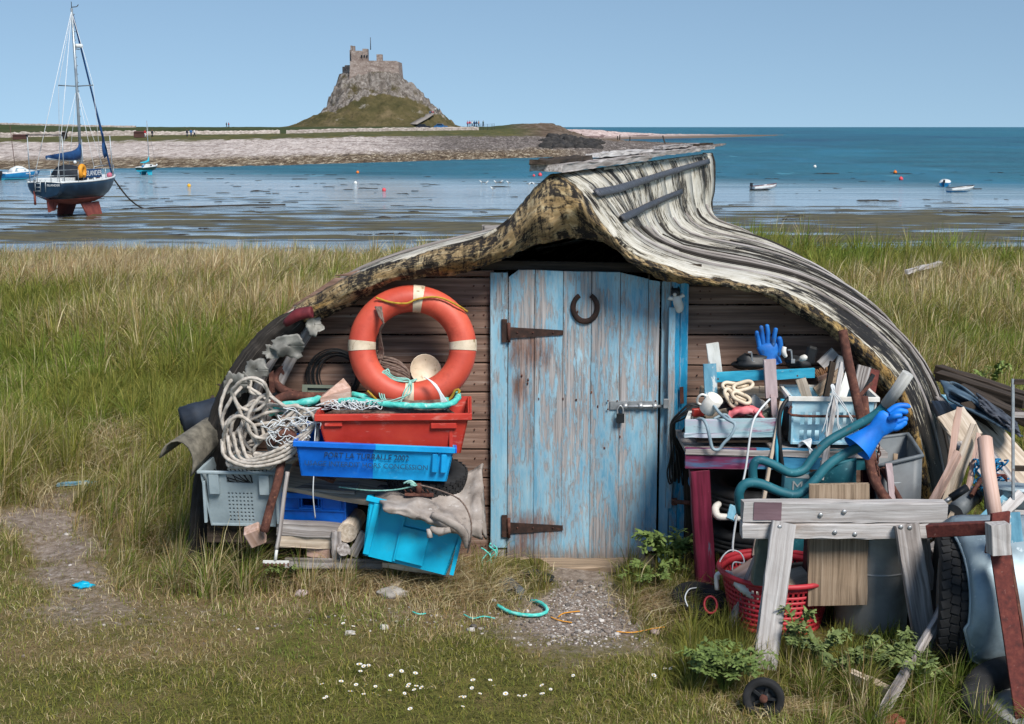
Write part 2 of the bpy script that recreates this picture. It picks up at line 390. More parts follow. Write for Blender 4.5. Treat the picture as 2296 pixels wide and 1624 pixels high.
        s.add(vs, fs, lc, True)
        return s
    def prism(s, poly, ext):
        """polygon of 3D points pushed along ext"""
        poly = [V(p) for p in poly]; ext = V(ext); n = len(poly)
        vs = poly + [p + ext for p in poly]
        nn = V((0, 0, 0))
        for i in range(n): nn += poly[i].cross(poly[(i + 1) % n])
        fl = nn.dot(ext) > 0
        fs = [tuple(range(n))[::-1] if fl else tuple(range(n)), tuple(range(n, 2 * n)) if fl else tuple(range(n, 2 * n))[::-1]]
        for i in range(n):
            j = (i + 1) % n
            q = (i, j, j + n, i + n); fs.append(q if fl else q[::-1])
        return s.add(vs, fs)
    def grid(s, P, closed_u=False, closed_v=False, thick=0.0, smooth=True, lc=None, flip=False):
        """P[i][j] points; with thickness the sheet gets a back and edges"""
        nu, nv = len(P), len(P[0])
        vs = [V(p) for r in P for p in r]
        l0 = [V(q) for r in lc for q in r] if lc is not None else [V(p) for p in vs]
        fs = []
        for i in range(nu if closed_u else nu - 1):
            for j in range(nv if closed_v else nv - 1):
                a, b, c, d = i * nv + j, ((i + 1) % nu) * nv + j, ((i + 1) % nu) * nv + (j + 1) % nv, i * nv + (j + 1) % nv
                fs.append((a, d, c, b) if flip else (a, b, c, d))
        if thick:
            N = [V((0, 0, 0)) for _ in vs]
            for f in fs:
                nn = (vs[f[1]] - vs[f[0]]).cross(vs[f[3]] - vs[f[0]])
                for a in f: N[a] += nn
            n0 = len(vs)
            vs = vs + [p - (N[i].normalized() if N[i].length > 1e-12 else V((0, 0, 1))) * thick for i, p in enumerate(vs)]
            l0 = l0 + l0
            fs = fs + [tuple(a + n0 for a in f[::-1]) for f in fs]
            E = {}
            for f in fs[:len(fs) // 2]:
                for k in range(4):
                    a, b = f[k], f[(k + 1) % 4]
                    if (b, a) in E: del E[(b, a)]
                    else: E[(a, b)] = 1
            for a, b in E: fs.append((b, a, a + n0, b + n0))
        return s.add(vs, fs, l0, smooth)
    def lattice(s, o, ex, ey, xs, ys, solid, thick):
        """plate in the plane (ex, ey) cut by xs, ys; solid(i, j) says which cells are filled"""
        o, ex, ey = V(o), V(ex), V(ey); ez = ex.cross(ey).normalized() * thick
        nx, ny = len(xs) - 1, len(ys) - 1
        def p(i, j, k): return o + ex * xs[i] + ey * ys[j] - ez * k
        ok = lambda i, j: 0 <= i < nx and 0 <= j < ny and solid(i, j)
        vs, fs = [], []
        def q(*pts): 
            n = len(vs); vs.extend(pts); fs.append((n, n + 1, n + 2, n + 3))
        for i in range(nx):
            for j in range(ny):
                if not ok(i, j): continue
                q(p(i, j, 0), p(i + 1, j, 0), p(i + 1, j + 1, 0), p(i, j + 1, 0))
                q(p(i, j, 1), p(i, j + 1, 1), p(i + 1, j + 1, 1), p(i + 1, j, 1))
                if not ok(i - 1, j): q(p(i, j, 1), p(i, j, 0), p(i, j + 1, 0), p(i, j + 1, 1))
                if not ok(i + 1, j): q(p(i + 1, j, 0), p(i + 1, j, 1), p(i + 1, j + 1, 1), p(i + 1, j + 1, 0))
                if not ok(i, j - 1): q(p(i, j, 1), p(i + 1, j, 1), p(i + 1, j, 0), p(i, j, 0))
                if not ok(i, j + 1): q(p(i, j + 1, 0), p(i + 1, j + 1, 0), p(i + 1, j + 1, 1), p(i, j + 1, 1))
        return s.add(vs, fs)
    def blob(s, c, r, n=10, m=7, rough=.25, sc=None, seed=0):
        """lumpy stone-like body"""
        sc = sc or (1, 1, 1); vs, fs = [], []
        for i in range(m + 1):
            th = math.pi * i / m
            for k in range(n):
                a = 2 * math.pi * k / n
                d = V((math.sin(th) * math.cos(a), math.sin(th) * math.sin(a), math.cos(th)))
                q = 1 + rough * mnoise.noise(d * 1.7 + V((seed * 3.1, seed * 1.7, 0))) + rough * .5 * mnoise.noise(d * 4 + V((seed, 9, 0)))
                vs.append(V(c) + V((d.x * sc[0], d.y * sc[1], d.z * sc[2])) * r * q)
        for i in range(m):
            for k in range(n):
                fs.append((i * n + k, (i + 1) * n + k, (i + 1) * n + (k + 1) % n, i * n + (k + 1) % n))
        return s.add(vs, fs, None, True)
    def build(s, name, mat, parent=None, origin=None):
        me = bpy.data.meshes.new(name)
        root = parent
        while root is not None and root.parent is not None: root = root.parent
        if root is not None: org = V(root.location)
        elif origin is not None: org = V(origin)
        else:
            a = np.array([tuple(p) for p in s.v]); org = V(((a[:, 0].min() + a[:, 0].max()) / 2, (a[:, 1].min() + a[:, 1].max()) / 2, a[:, 2].min()))
        me.from_pydata([tuple(p - org) for p in s.v], [], s.f)
        at_ = me.attributes.new('lc', 'FLOAT_VECTOR', 'POINT')
        at_.data.foreach_set('vector', [c for p in s.lc for c in p])
        for m in (mat if isinstance(mat, (list, tuple)) else [mat]):
            me.materials.append(MATS[m] if isinstance(m, str) else m)
        me.polygons.foreach_set('material_index', s.mi)
        me.polygons.foreach_set('use_smooth', s.sm)
        me.update()
        ob = bpy.data.objects.new(name, me)
        COL.objects.link(ob)
        if parent is not None: ob.parent = parent
        else: ob.location = org
        return ob

def resample(pts, step, closed=False):
    pts = [V(p) for p in pts]
    if closed: pts = pts + [pts[0]]
    d = [0.0]
    for a, b in zip(pts, pts[1:]): d.append(d[-1] + (b - a).length)
    n = max(3, int(d[-1] / step)); out = []; k = 0
    for i in range(n if closed else n + 1):
        t = d[-1] * i / n
        while k < len(d) - 2 and d[k + 1] < t: k += 1
        q = (t - d[k]) / max(1e-9, d[k + 1] - d[k]); out.append(pts[k].lerp(pts[k + 1], q))
    return out
def spl(pts, n=6, closed=False):
    pts = [V(p) for p in pts]; m = len(pts); out = []
    g = (lambda i: pts[i % m]) if closed else (lambda i: pts[max(0, min(m - 1, i))])
    for i in range(m if closed else m - 1):
        p0, p1, p2, p3 = g(i - 1), g(i), g(i + 1), g(i + 2)
        for k in range(n):
            t = k / n
            out.append(.5 * ((2 * p1) + (p2 - p0) * t + (2 * p0 - 5 * p1 + 4 * p2 - p3) * t * t + (3 * p1 - p0 - 3 * p2 + p3) * t ** 3))
    if not closed: out.append(pts[-1])
    return out
def tag(o, label, cat, group=None, kind=None):
    if label: o['label'] = label
    if cat: o['category'] = cat
    if group: o['group'] = group
    if kind: o['kind'] = kind
    return o
def thing(name, label, cat, loc=(0, 0, 0), group=None):
    o = bpy.data.objects.new(name, None); COL.objects.link(o); o.location = loc; o.empty_display_size = .1
    return tag(o, label, cat, group)
def copy_tree(o, parent=None, delta=None):
    c = o.copy(); COL.objects.link(c)
    if parent is not None: c.parent = parent
    for ch in [x for x in bpy.data.objects if x.parent is o]: copy_tree(ch, c)
    return c
def rotm(ax, deg): return Matrix.Rotation(math.radians(deg), 4, ax)
def TR(loc, rx=0, ry=0, rz=0, s=1): return Matrix.Translation(V(loc)) @ rotm('Z', rz) @ rotm('Y', ry) @ rotm('X', rx) @ Matrix.Scale(s, 4)
def lettering(text, parent, mat, M, size, ext=.001, align='CENTER', name='lettering'):
    cu = bpy.data.curves.new(name, 'FONT'); cu.body = text; cu.size = size; cu.extrude = ext; cu.align_x = align; cu.align_y = 'CENTER'; cu.resolution_u = 2
    tmp = bpy.data.objects.new(name, cu); COL.objects.link(tmp)
    dg = bpy.context.evaluated_depsgraph_get()
    me = bpy.data.meshes.new_from_object(tmp.evaluated_get(dg)); me.name = name
    COL.objects.unlink(tmp); bpy.data.objects.remove(tmp)
    root = parent
    while root.parent is not None: root = root.parent
    me.transform(Matrix.Translation(-V(root.location)) @ M)
    me.materials.clear(); me.materials.append(MATS[mat])
    ob = bpy.data.objects.new(name, me); COL.objects.link(ob); ob.parent = parent
    return ob
# ------------------------------------------------------------------ ground cover plan: (u, v, length, blades per m2, dryness, bare earth)
SEA = -2.52
PLAN = [
 # short turf in front
 (0, 1600, .05, 9000, .25, .0), (300, 1560, .05, 9000, .30, .0), (700, 1600, .05, 12000, .12, 0), (1100, 1600, .055, 12000, .10, 0), (1500, 1600, .07, 11000, .12, 0),
 (0, 1420, .04, 5000, .45, .25), (300, 1440, .04, 5000, .50, .3), (700, 1440, .04, 8000, .30, .1), (1100, 1470, .045, 11000, .18, .0), (1450, 1500, .06, 10000, .18, 0),
 (200, 1360, .03, 2500, .6, .6), (420, 1370, .03, 4000, .55, .35), (640, 1350, .05, 4000, .65, .35), (900, 1360, .05, 4000, .6, .35), (1080, 1370, .05, 4500, .65, .35), (600, 1410, .03, 6000, .5, .25),
 (120, 1230, .025, 1900, .75, .75), (105, 1170, .025, 1500, .75, .8), (150, 1290, .025, 2200, .7, .7), (130, 1120, .03, 1800, .5, .6), (190, 1080, .06, 4000, .35, .15), (230, 1000, .10, 4000, .3, 0),
 (20, 1320, .05, 7000, .35, .1), (10, 1240, .10, 6000, .35, 0),
 # long grass at the left edge and round the shed
 (20, 1110, .34, 4200, .25, 0), (55, 1060, .36, 4200, .3, 0), (20, 1010, .30, 3600, .2, 0),
 (300, 1180, .24, 4200, .45, 0), (260, 1130, .24, 4200, .4, 0), (380, 1120, .30, 4400, .2, 0), (400, 1220, .28, 4400, .3, 0), (480, 1270, .34, 5000, .35, 0), (540, 1300, .34, 5000, .35, 0), (470, 1310, .22, 5000, .4, 0), (330, 1270, .09, 4500, .4, .0), (440, 1180, .36, 4600, .12, 0),
 (610, 1290, .24, 4200, .45, .0), (680, 1310, .16, 4000, .5, 0), (760, 1300, .20, 3600, .55, 0), (900, 1300, .15, 3200, .7, .1), (1050, 1290, .18, 3600, .55, 0), (1140, 1270, .20, 4000, .25, 0), (1180, 1310, .13, 5000, .15, 0),
 (1440, 1290, .22, 5200, .12, 0), (1480, 1330, .22, 5200, .3, 0), (1500, 1400, .14, 5200, .2, 0), (1560, 1420, .22, 5200, .08, 0), (1560, 1500, .16, 6000, .06, 0), (1640, 1500, .16, 5000, .06, 0),
 (1300, 1340, .02, 300, .5, 1.0), (1260, 1400, .02, 300, .5, 1.0), (1380, 1400, .02, 300, .5, 1.0), (1300, 1295, .02, 0, .5, 1.0), (1200, 1440, .03, 3000, .4, .5), (1430, 1440, .03, 2500, .4, .5), (1330, 1440, .025, 2500, .4, .5),
 (1800, 1560, .15, 5000, .2, 0), (1950, 1540, .2, 4200, .1, 0), (2100, 1560, .2, 4200, .12, 0), (2250, 1600, .14, 3600, .2, 0), (1750, 1612, .07, 7000, .4, 0), (1712, 1590, .06, 4000, .4, 0), (1690, 1610, .06, 6000, .4, 0), (1850, 1400, .10, 2500, .3, .3), (2000, 1350, .10, 2000, .3, .4), (2200, 1250, .15, 2000, .3, .3),
 # meadow behind, left
 (120, 930, .26, 2600, .15, 0), (330, 930, .30, 2600, .12, 0), (420, 1000, .34, 3200, .10, 0), (60, 830, .34, 2200, .12, 0), (300, 830, .36, 2200, .18, 0), (480, 820, .38, 2200, .15, 0), (200, 870, .24, 2600, .1, 0),
 (60, 740, .42, 1500, .4, 0), (330, 740, .44, 1500, .6, 0), (550, 720, .42, 1500, .45, 0), (150, 680, .42, 1300, .75, 0), (400, 670, .42, 1300, .9, 0), (650, 660, .40, 1100, .35, 0),
 (60, 640, .36, 800, .25, 0), (300, 630, .38, 1000, .97, 0), (560, 630, .38, 1000, .9, 0), (800, 600, .36, 700, .3, 0), (0, 590, .3, 700, .15, 0), (300, 595, .34, 800, .7, 0), (700, 590, .32, 700, .25, 0),
 # meadow behind, right
 (2000, 640, .42, 900, .10, 0), (2200, 640, .42, 900, .12, 0), (1900, 600, .60, 800, .03, 0), (2150, 585, .62, 800, .03, 0), (2290, 600, .42, 700, .05, 0), (2100, 700, .40, 1300, .35, 0), (2280, 720, .42, 1300, .3, 0), (2140, 780, .40, 1600, .4, 0), (2250, 800, .36, 1800, .35, 0), (2290, 840, .36, 1800, .35, 0), (2180, 830, .36, 1800, .3, 0),
]
_pl = np.array(PLAN, float)
_pg = np.array([tuple(gr(a[0], a[1])) for a in PLAN])
_pk = np.stack([_pg[:, 0] / _pg[:, 1] * 7, np.log(_pg[:, 1]) * 7], 1)
def plan(X, Y):
    """grass length, density, dryness and bare earth at ground points"""
    X = np.asarray(X, float); Y = np.maximum(np.asarray(Y, float), 2.5)
    q = np.stack([X / Y * 7, np.log(Y) * 7], 1)
    out = np.zeros((len(q), 4))
    for a in range(0, len(q), 20000):
        d2 = ((q[a:a + 20000, None, :] - _pk[None]) ** 2).sum(2) + .004
        w = d2 ** -1.9
        out[a:a + 20000] = (w @ _pl[:, 2:]) / w.sum(1, keepdims=True)
    return out
def _vn(x, y, seed):
    """cheap smooth value noise for arrays, -1..1"""
    xi, yi = np.floor(x).astype(int), np.floor(y).astype(int)
    fx, fy = x - xi, y - yi
    fx, fy = fx * fx * (3 - 2 * fx), fy * fy * (3 - 2 * fy)
    def h(a, b):
        n = (a * 374761393 + b * 668265263 + seed * 982451653) & 0x7fffffff
        n = ((n ^ (n >> 13)) * 1274126177) & 0x7fffffff
        return ((n ^ (n >> 16)) & 0xffff) / 32767.5 - 1
    return (h(xi, yi) * (1 - fx) + h(xi + 1, yi) * fx) * (1 - fy) + (h(xi, yi + 1) * (1 - fx) + h(xi + 1, yi + 1) * fx) * fy
def sstep(a, b, x):
    t = np.clip((x - a) / (b - a), 0, 1); return t * t * (3 - 2 * t)
def ground_z(X, Y):
    X = np.asarray(X, float); Y = np.asarray(Y, float)
    z = .022 * _vn(X * 1.3, Y * 1.3, 1) + .010 * _vn(X * 4, Y * 4, 2) + .11 * _vn(X * .28, Y * .28, 3) * sstep(9, 14, Y)
    z = z - .045 * np.exp(-(((X + 2.62) / .16) ** 2 + ((Y - 7.4) / .9) ** 2))
    z = z + .22 * np.exp(-(((X + 5.5) / 5) ** 2 + ((Y - 17) / 4) ** 2))
    edge = 22.5 + 1.2 * _vn(X * .12, X * 0, 7) - .0 * X
    z = z * (1 - sstep(edge - 1, edge + 4, Y)) - 3.4 * sstep(edge, edge + 9, Y)
    return z
def gz(x, y): return float(ground_z(np.array([x]), np.array([y]))[0])

def np_mesh(name, verts, faces, mats, smooth=True, attrs=None, matidx=None):
    me = bpy.data.meshes.new(name)
    k = faces.shape[1]
    me.vertices.add(len(verts)); me.vertices.foreach_set('co', verts.astype(np.float32).ravel())
    me.loops.add(faces.size); me.loops.foreach_set('vertex_index', faces.astype(np.int32).ravel())
    me.polygons.add(len(faces)); me.polygons.foreach_set('loop_start', np.arange(0, faces.size, k, dtype=np.int32))
    me.polygons.foreach_set('use_smooth', np.full(len(faces), smooth))
    if matidx is not None: me.polygons.foreach_set('material_index', matidx.astype(np.int32))
    for an, arr in (attrs or {}).items():
        if arr.shape[1] == 4:
            a = me.attributes.new(an, 'FLOAT_COLOR', 'POINT'); a.data.foreach_set('color', arr.astype(np.float32).ravel())
        else:
            a = me.attributes.new(an, 'FLOAT_VECTOR', 'POINT'); a.data.foreach_set('vector', arr.astype(np.float32).ravel())
    for m in mats: me.materials.append(m)
    me.update(); me.validate()
    ob = bpy.data.objects.new(name, me); COL.objects.link(ob)
    return ob
def grid_faces(nu, nv):
    a = (np.arange(nu - 1)[:, None] * nv + np.arange(nv - 1)[None]).ravel()
    return np.stack([a, a + nv, a + nv + 1, a + 1], 1)

# ---- near ground
ys = np.concatenate([np.linspace(-6, 4.2, 24, endpoint=False), np.linspace(4.2, 9.5, 130, endpoint=False), np.geomspace(9.5, 36, 110)])
xs = np.linspace(-1, 1, 220)
GX = (xs[:, None] * (3.2 + .47 * np.maximum(ys, 3))[None]).ravel(); GY = np.repeat(ys[None], len(xs), 0).ravel()
pv = plan(GX, GY)
t = NT('turf_soil')
m = t.sep(t.attr('gm'))
p = t.pos()
n1 = t.noise(p, 3.0, 6, .65); n2 = t.noise(p, 22, 6, .7); n3 = t.noise(p, 70, 4, .7)
turf = t.ramp(n1, [(.3, C('#55552a')), (.5, C('#686434')), (.7, C('#796c44'))])
turf = t.mix(t.step(n2, .45, .7), turf, C('#3a3a1a'))
dry = t.ramp(n2, [(.3, C('#5e4c36')), (.5, C('#7d6a4c')), (.7, C('#95805f'))])
dirt = t.ramp(n2, [(.3, C('#6b5d52')), (.5, C('#8c7e72')), (.68, C('#a89c92'))])
dirt = t.mix(t.step(n3, .58, .75), dirt, C('#64574d'))
col = t.mix(t.step(t.math('ADD', m[1], t.math('MULTIPLY', t.math('SUBTRACT', n1, .5), .9)), .25, .7), turf, dry)
col = t.mix(t.step(t.math('ADD', m[0], t.math('MULTIPLY', t.math('SUBTRACT', n2, .5), .8)), .3, .75), col, dirt)
MATS['ground'] = t.done(col, .95, t.bump(t.math('ADD', n2, t.math('MULTIPLY', n3, .5)), .9, .03), spec=.15)
ground = np_mesh('ground', np.stack([GX, GY, ground_z(GX, GY)], 1), grid_faces(len(xs), len(ys)), [MATS['ground']], attrs={'gm': np.stack([pv[:, 3], pv[:, 2], pv[:, 0]], 1)})
tag(ground, 'grassy meadow ground with worn turf round the shed', None, kind='structure')

# ---- mudflat and sea
ds = np.geomspace(30, 175, 330); us = np.linspace(-700, 3000, 420)
MU = np.repeat(us[:, None], len(ds), 1).ravel(); MD = np.repeat(ds[None], len(us), 0).ravel()
MX = (MU - 1148) / FPX * MD * 1.016
nz = .8 * _vn(MX * .05, MD * .2, 11) + .75 * _vn(MX * .14 + 5, MD * .7, 12) + .95 * _vn(MX * .35, MD * 1.6, 13) + .7 * _vn(MX * .9, MD * 2.6, 14)
bias = np.interp(MD, [27, 50, 60, 68, 76, 88, 105, 125, 175], [.3, .0, .25, .35, .0, -.6, -1.1, -1.9, -4])
right = sstep(1500, 2000, MU)
bias += right * np.interp(MD, [27, 55, 62, 72, 90, 108, 175], [0, -.1, .0, .35, -.1, -.9, -1])
mz = SEA + .045 * (nz + bias)
t = NT('mud')
p = t.pos()
a1 = t.noise(t.scale(p, (.06, .35, 1)), 1, 6, .65); a2 = t.noise(t.scale(p, (.5, 1.6, 1)), 1.2, 6, .7)
col = t.ramp(a1, [(.3, C('#34302a')), (.5, C('#4b4636')), (.7, C('#5a5142'))])
col = t.mix(t.step(a2, .5, .72), col, C('#3f4a2a'))
col = t.mix(t.step(t.noise(t.scale(p, (.25, .8, 1)), 2, 5), .58, .66), col, C('#23201c'))
hi = t.step(t.math('ADD', t.sep(p)[2], t.math('MULTIPLY', t.math('SUBTRACT', a2, .5), .05)), SEA + .006, SEA + .03)
col = t.mix(hi, col, t.ramp(a2, [(.35, C('#38331f')), (.55, C('#544d30')), (.75, C('#6b6040'))]))
MATS['mud'] = t.done(col, t.math('ADD', t.math('MULTIPLY', hi, .5), .16), t.bump(a2, .35, .03), spec=.5)
mud = np_mesh('mudflat', np.stack([MX, MD, mz], 1), grid_faces(len(us), len(ds)), [MATS['mud']])
tag(mud, 'wet tidal mudflat between meadow and sea', None, kind='structure')
t = NT('sea_water')
p = t.pos()
yy = t.sep(p)[1]; xx = t.sep(p)[0]
far = t.step(t.math('ADD', t.math('ADD', yy, t.math('MULTIPLY', xx, .45)), t.math('MULTIPLY', t.noise(t.scale(p, (.02, .06, 1)), 1, 3), 34)), 122, 156)
w1 = t.noise(t.scale(p, (.35, .9, 1)), 1.0, 6, .68); w2 = t.noise(t.scale(p, (.05, .16, 1)), 1, 4, .6); w3 = t.noise(t.scale(p, (.9, 3.2, 1)), 1, 4, .7)
deep = t.ramp(w2, [(.35, C('#0a4a58')), (.55, C('#0f5c6c')), (.7, C('#166e7c'))])
deep = t.mix(t.step(w1, .52, .7), deep, C('#2a7c92'))
shal = t.ramp(t.noise(t.scale(p, (.05, .4, 1)), 1, 5, .65), [(.35, C('#707c80')), (.6, C('#a2b0b6'))])
b1 = t.noise(t.scale(p, (.03, .012, 1)), 1, 6, .75); b2 = t.noise(t.scale(p, (.006, .0022, 1)), 1, 6, .75)
deep = t.mix(t.step(b1, .5, .66), deep, C('#1d6e88')); deep = t.mix(t.step(b2, .5, .68), deep, C('#0a3a58')); deep = t.mix(t.step(t.noise(t.scale(p, (.22, .05, 1)), 1, 4, .8), .62, .72), deep, C('#4d95a8'))
col = t.mix(far, shal, deep)
h = t.math('ADD', t.math('MULTIPLY', w1, far), t.math('MULTIPLY', w3, .05))
MATS['sea'] = t.done(col, t.math('ADD', t.math('MULTIPLY', far, .3), .09), t.bump(h, 1.0, .9), spec=.5)
R = 45000.0
dd = np.concatenate([np.linspace(24, 300, 60), np.geomspace(320, R, 40)]); uu = np.linspace(-1, 1, 40)
sx = (uu[:, None] * (60 + .8 * dd)[None]).ravel(); sy = np.repeat(dd[None], len(uu), 0).ravel()
sea = np_mesh('sea', np.stack([sx, sy, np.full_like(sx, SEA)], 1), grid_faces(len(uu), len(dd)), [MATS['sea']])
tag(sea, 'blue sea and shallow tide water', None, kind='structure')
# seaweed clumps stranded on the flats
mb = MB()
for i in range(210):
    D = random.uniform(60, 150); u = random.uniform(-40, 2330)
    w = random.uniform(.08, .38) * (2 if random.random() < .12 else 1)
    c = V(((u - 1148) / FPX * D * 1.016, D, SEA + .01))
    for k in range(random.randint(1, 4)):
        mb.blob(c + V((random.uniform(-w, w) * 1.6, random.uniform(-.5, .5), 0)), w * random.uniform(.4, .8), 9, 4, .9, (1.5, .5, .14), i * 5 + k)
surf('weed', ['#171310', '#2a231b', '#3c3324'], (1, 1, 1), 3, 5, .3, .7, .7, .5, .03)
tag(mb.build('seaweed', 'weed'), 'dark stranded seaweed clumps on the flats', None, kind='stuff')

# ---- far shore
def ang(v): d = ray(1148, v); return -d[2] / d[1]
U = [-400, 0, 200, 300, 460, 640, 800, 900, 1020, 1100, 1150, 1200, 1240, 1280, 1320, 1450, 1560, 1610]
v1 = [384, 381, 379, 378, 375, 371, 366, 363, 359, 357, 355, 354, 352, 351, 350, 346, 337, 326]
v2 = [352, 350, 349, 348, 346, 343, 338, 336, 333, 332, 331, 330, 330, 330, 331, 333, 330, 324]
v3 = [320, 319, 318, 317, 315, 311, 307, 306, 306, 305, 305, 306, 308, 312, 317, 324, 326, 322.5]
v4 = [311, 309, 306, 304.5, 302, 300, 296, 294, 292.5, 292, 288, 288, 290, 300, 313, 322, 325, 322]
v6 = [272, 276, 282, 284.5, 285, 285, 284.5, 284.5, 284.5, 284.5, 279, 277, 279, 296, 312, 321, 324, 321.5]
uf = np.linspace(-400, 1614, 420)
I = lambda a: np.interp(uf, U, a)
b1, b2, b3, b4, b6 = I(v1), I(v2), I(v3), I(v4), I(v6)
an = np.vectorize(ang)
D1 = (EYE - SEA) / an(b1)
G = np.interp(uf, [1240, 1450], [1, .35])
prof_D = np.stack([D1 - 12, D1, D1 + 34 * G, D1 + 95 * G, D1 + 185 * G, D1 + 260 * G, D1 + 340 * G, D1 + 440 * G], 1)
zz = [D1 * 0 + SEA - .9, D1 * 0 + SEA]
for b, k in ((b2, 2), (b3, 3), (b4, 4), ((b4 + b6) / 2, 5), (b6, 6)): zz.append(EYE - prof_D[:, k] * an(b))
zz.append(zz[-1] - 6); zz = np.stack(zz, 1)
NS = 12; rows_z, rows_D, rows_k = [], [], []
for k in range(7):
    for j in range(NS):
        f = j / NS; rows_z.append(zz[:, k] * (1 - f) + zz[:, k + 1] * f); rows_D.append(prof_D[:, k] * (1 - f) + prof_D[:, k + 1] * f); rows_k.append(np.full(len(uf), k + f))
BZ, BD, BK = np.stack(rows_z, 1), np.stack(rows_D, 1), np.stack(rows_k, 1)
BX = (uf[:, None] - 1148) / FPX * BD * 1.016
BZ = BZ + (.16 * _vn(BX * .3, BD * .25, 21) + .12 * _vn(BX * 1.1, BD * .5, 22)) * sstep(.8, 1.3, BK) * (1 - sstep(3.2, 4.2, BK) * .6)
rk = sstep(1130, 1180, uf)[:, None] * sstep(2.5, 4, BK)
BZ = BZ + rk * .5 * _vn(BX * .25, BD * .2, 23) * (1 - sstep(1500, 1600, uf)[:, None])
BA = np.stack([BK.ravel() / 7, np.repeat(uf[:, None], BK.shape[1], 1).ravel() / 2296, BK.ravel() * 0], 1)
t = NT('shingle_shore')
a = t.sep(t.attr('gm')); p = t.pos()
sp = t.noise(t.scale(p, (2.6, .4, 1)), 1, 5, .85); sp2 = t.noise(t.scale(p, (.07, .05, 1)), 1, 4, .6); sp3 = t.noise(t.scale(p, (.35, .1, 1)), 1, 5, .7)
spb = t.noise(t.scale(p, (.9, .22, 1)), 1, 4, .8)
sp = t.math('ADD', t.math('MULTIPLY', sp, .6), t.math('MULTIPLY', spb, .4))
peb = t.ramp(sp, [(.38, C('#6a5d55')), (.5, C('#b3a69e')), (.6, C('#d9d0ca'))])
wd = t.ramp(sp, [(.40, C('#2c2219')), (.51, C('#66543f')), (.60, C('#c2b69f'))])
drk = t.ramp(sp, [(.40, C('#38322e')), (.52, C('#6e645d')), (.62, C('#b5aca5'))])
gra = t.ramp(sp3, [(.3, C('#3b3f20')), (.5, C('#50502a')), (.7, C('#6b6038'))])
fld = t.ramp(sp2, [(.3, C('#2c3619')), (.5, C('#39421f')), (.7, C('#4a4a28'))])
brn = t.ramp(sp3, [(.3, C('#3d3427')), (.5, C('#5d4c3b')), (.7, C('#84776b'))])
kk = t.math('ADD', t.math('MULTIPLY', a[0], 7.0), t.math('MULTIPLY', t.math('SUBTRACT', sp3, .5), .9))
col = t.mix(t.step(kk, 1.5, 2.0), wd, t.mix(t.step(a[1], .36, .44), peb, drk))
wl = t.math('MULTIPLY', t.step(t.noise(t.scale(p, (.03, .3, 1)), 1, 5, .7), .56, .62), t.step(kk, 2.0, 2.3))
col = t.mix(t.math('MULTIPLY', wl, .7), col, C('#3d2c2a'))
col = t.mix(t.step(kk, 2.9, 3.05), col, t.mix(t.step(a[1], .50, .53), gra, brn))
col = t.mix(t.step(kk, 4.0, 4.15), col, t.mix(t.step(a[1], .49, .52), fld, brn))
col = t.mix(t.math('MULTIPLY', t.step(a[1], .54, .58), t.step(kk, 4.6, 3.4)), col, drk)
MATS['shore'] = t.done(col, .9, t.bump(sp, .8, .4), spec=.2)
shore = np_mesh('beach', np.stack([BX.ravel(), BD.ravel(), BZ.ravel()], 1), grid_faces(*BX.shape), [MATS['shore']], attrs={'gm': BA})
tag(shore, 'pebble beach with grassy fields behind', None, kind='structure')
def shore_pt(u, k):
    i = int(np.clip(np.searchsorted(uf, u), 0, len(uf) - 1)); j = int(min(k * NS, BK.shape[1] - 1))
    return V((BX[i, j], BD[i, j], BZ[i, j]))
# shingle spit beyond the mound
su = np.linspace(1190, 1790, 90); st = np.linspace(0, 1, 16)
vb = np.interp(su, [1190, 1330, 1400, 1500, 1600, 1700, 1790], [314, 316, 313, 311, 309, 306, 303]); vt = np.interp(su, [1190, 1330, 1390, 1480, 1600, 1700, 1790], [288.5, 290, 296, 300, 301.5, 302.3, 302.8])
Dn = (EYE - SEA) / an(vb); Dt = Dn * 1.12 + 8; zt = EYE - Dt * an(vt)
TX, TD, TZ = [], [], []
for f in st:
    f2 = f / .7
    D = Dn + (Dt - Dn) * f2; z = SEA - .1 + (zt - SEA + .1) * (min(f2, 1) ** .9) - max(0, f2 - 1) * 6
    TX.append((su - 1148) / FPX * D * 1.016); TD.append(D); TZ.append(z + .15 * _vn(su * .2, D * .2, 31))
TX, TD, TZ = (np.stack(q, 1) for q in (TX, TD, TZ))
t = NT('pink_shingle'); p = t.pos()
s1 = t.noise(t.scale(p, (.5, .1, 1.5)), 1, 5, .8)
col = t.ramp(s1, [(.34, C('#8e7a74')), (.5, C('#bba69f')), (.66, C('#d2c2bc'))])
col = t.mix(t.step(t.noise(t.scale(p, (.01, .05, 1.6)), 1, 4), .56, .6), col, C('#6b5552'))
col = t.mix(t.step(t.sep(p)[2], -1.2, -2.0), col, C('#6a5c50'))
MATS['spit'] = t.done(col, .9, spec=.2)
tag(np_mesh('sand_spit', np.stack([TX.ravel(), TD.ravel(), TZ.ravel()], 1), grid_faces(*TX.shape), [MATS['spit']]), 'pink shingle spit running out to sea', None, kind='structure')

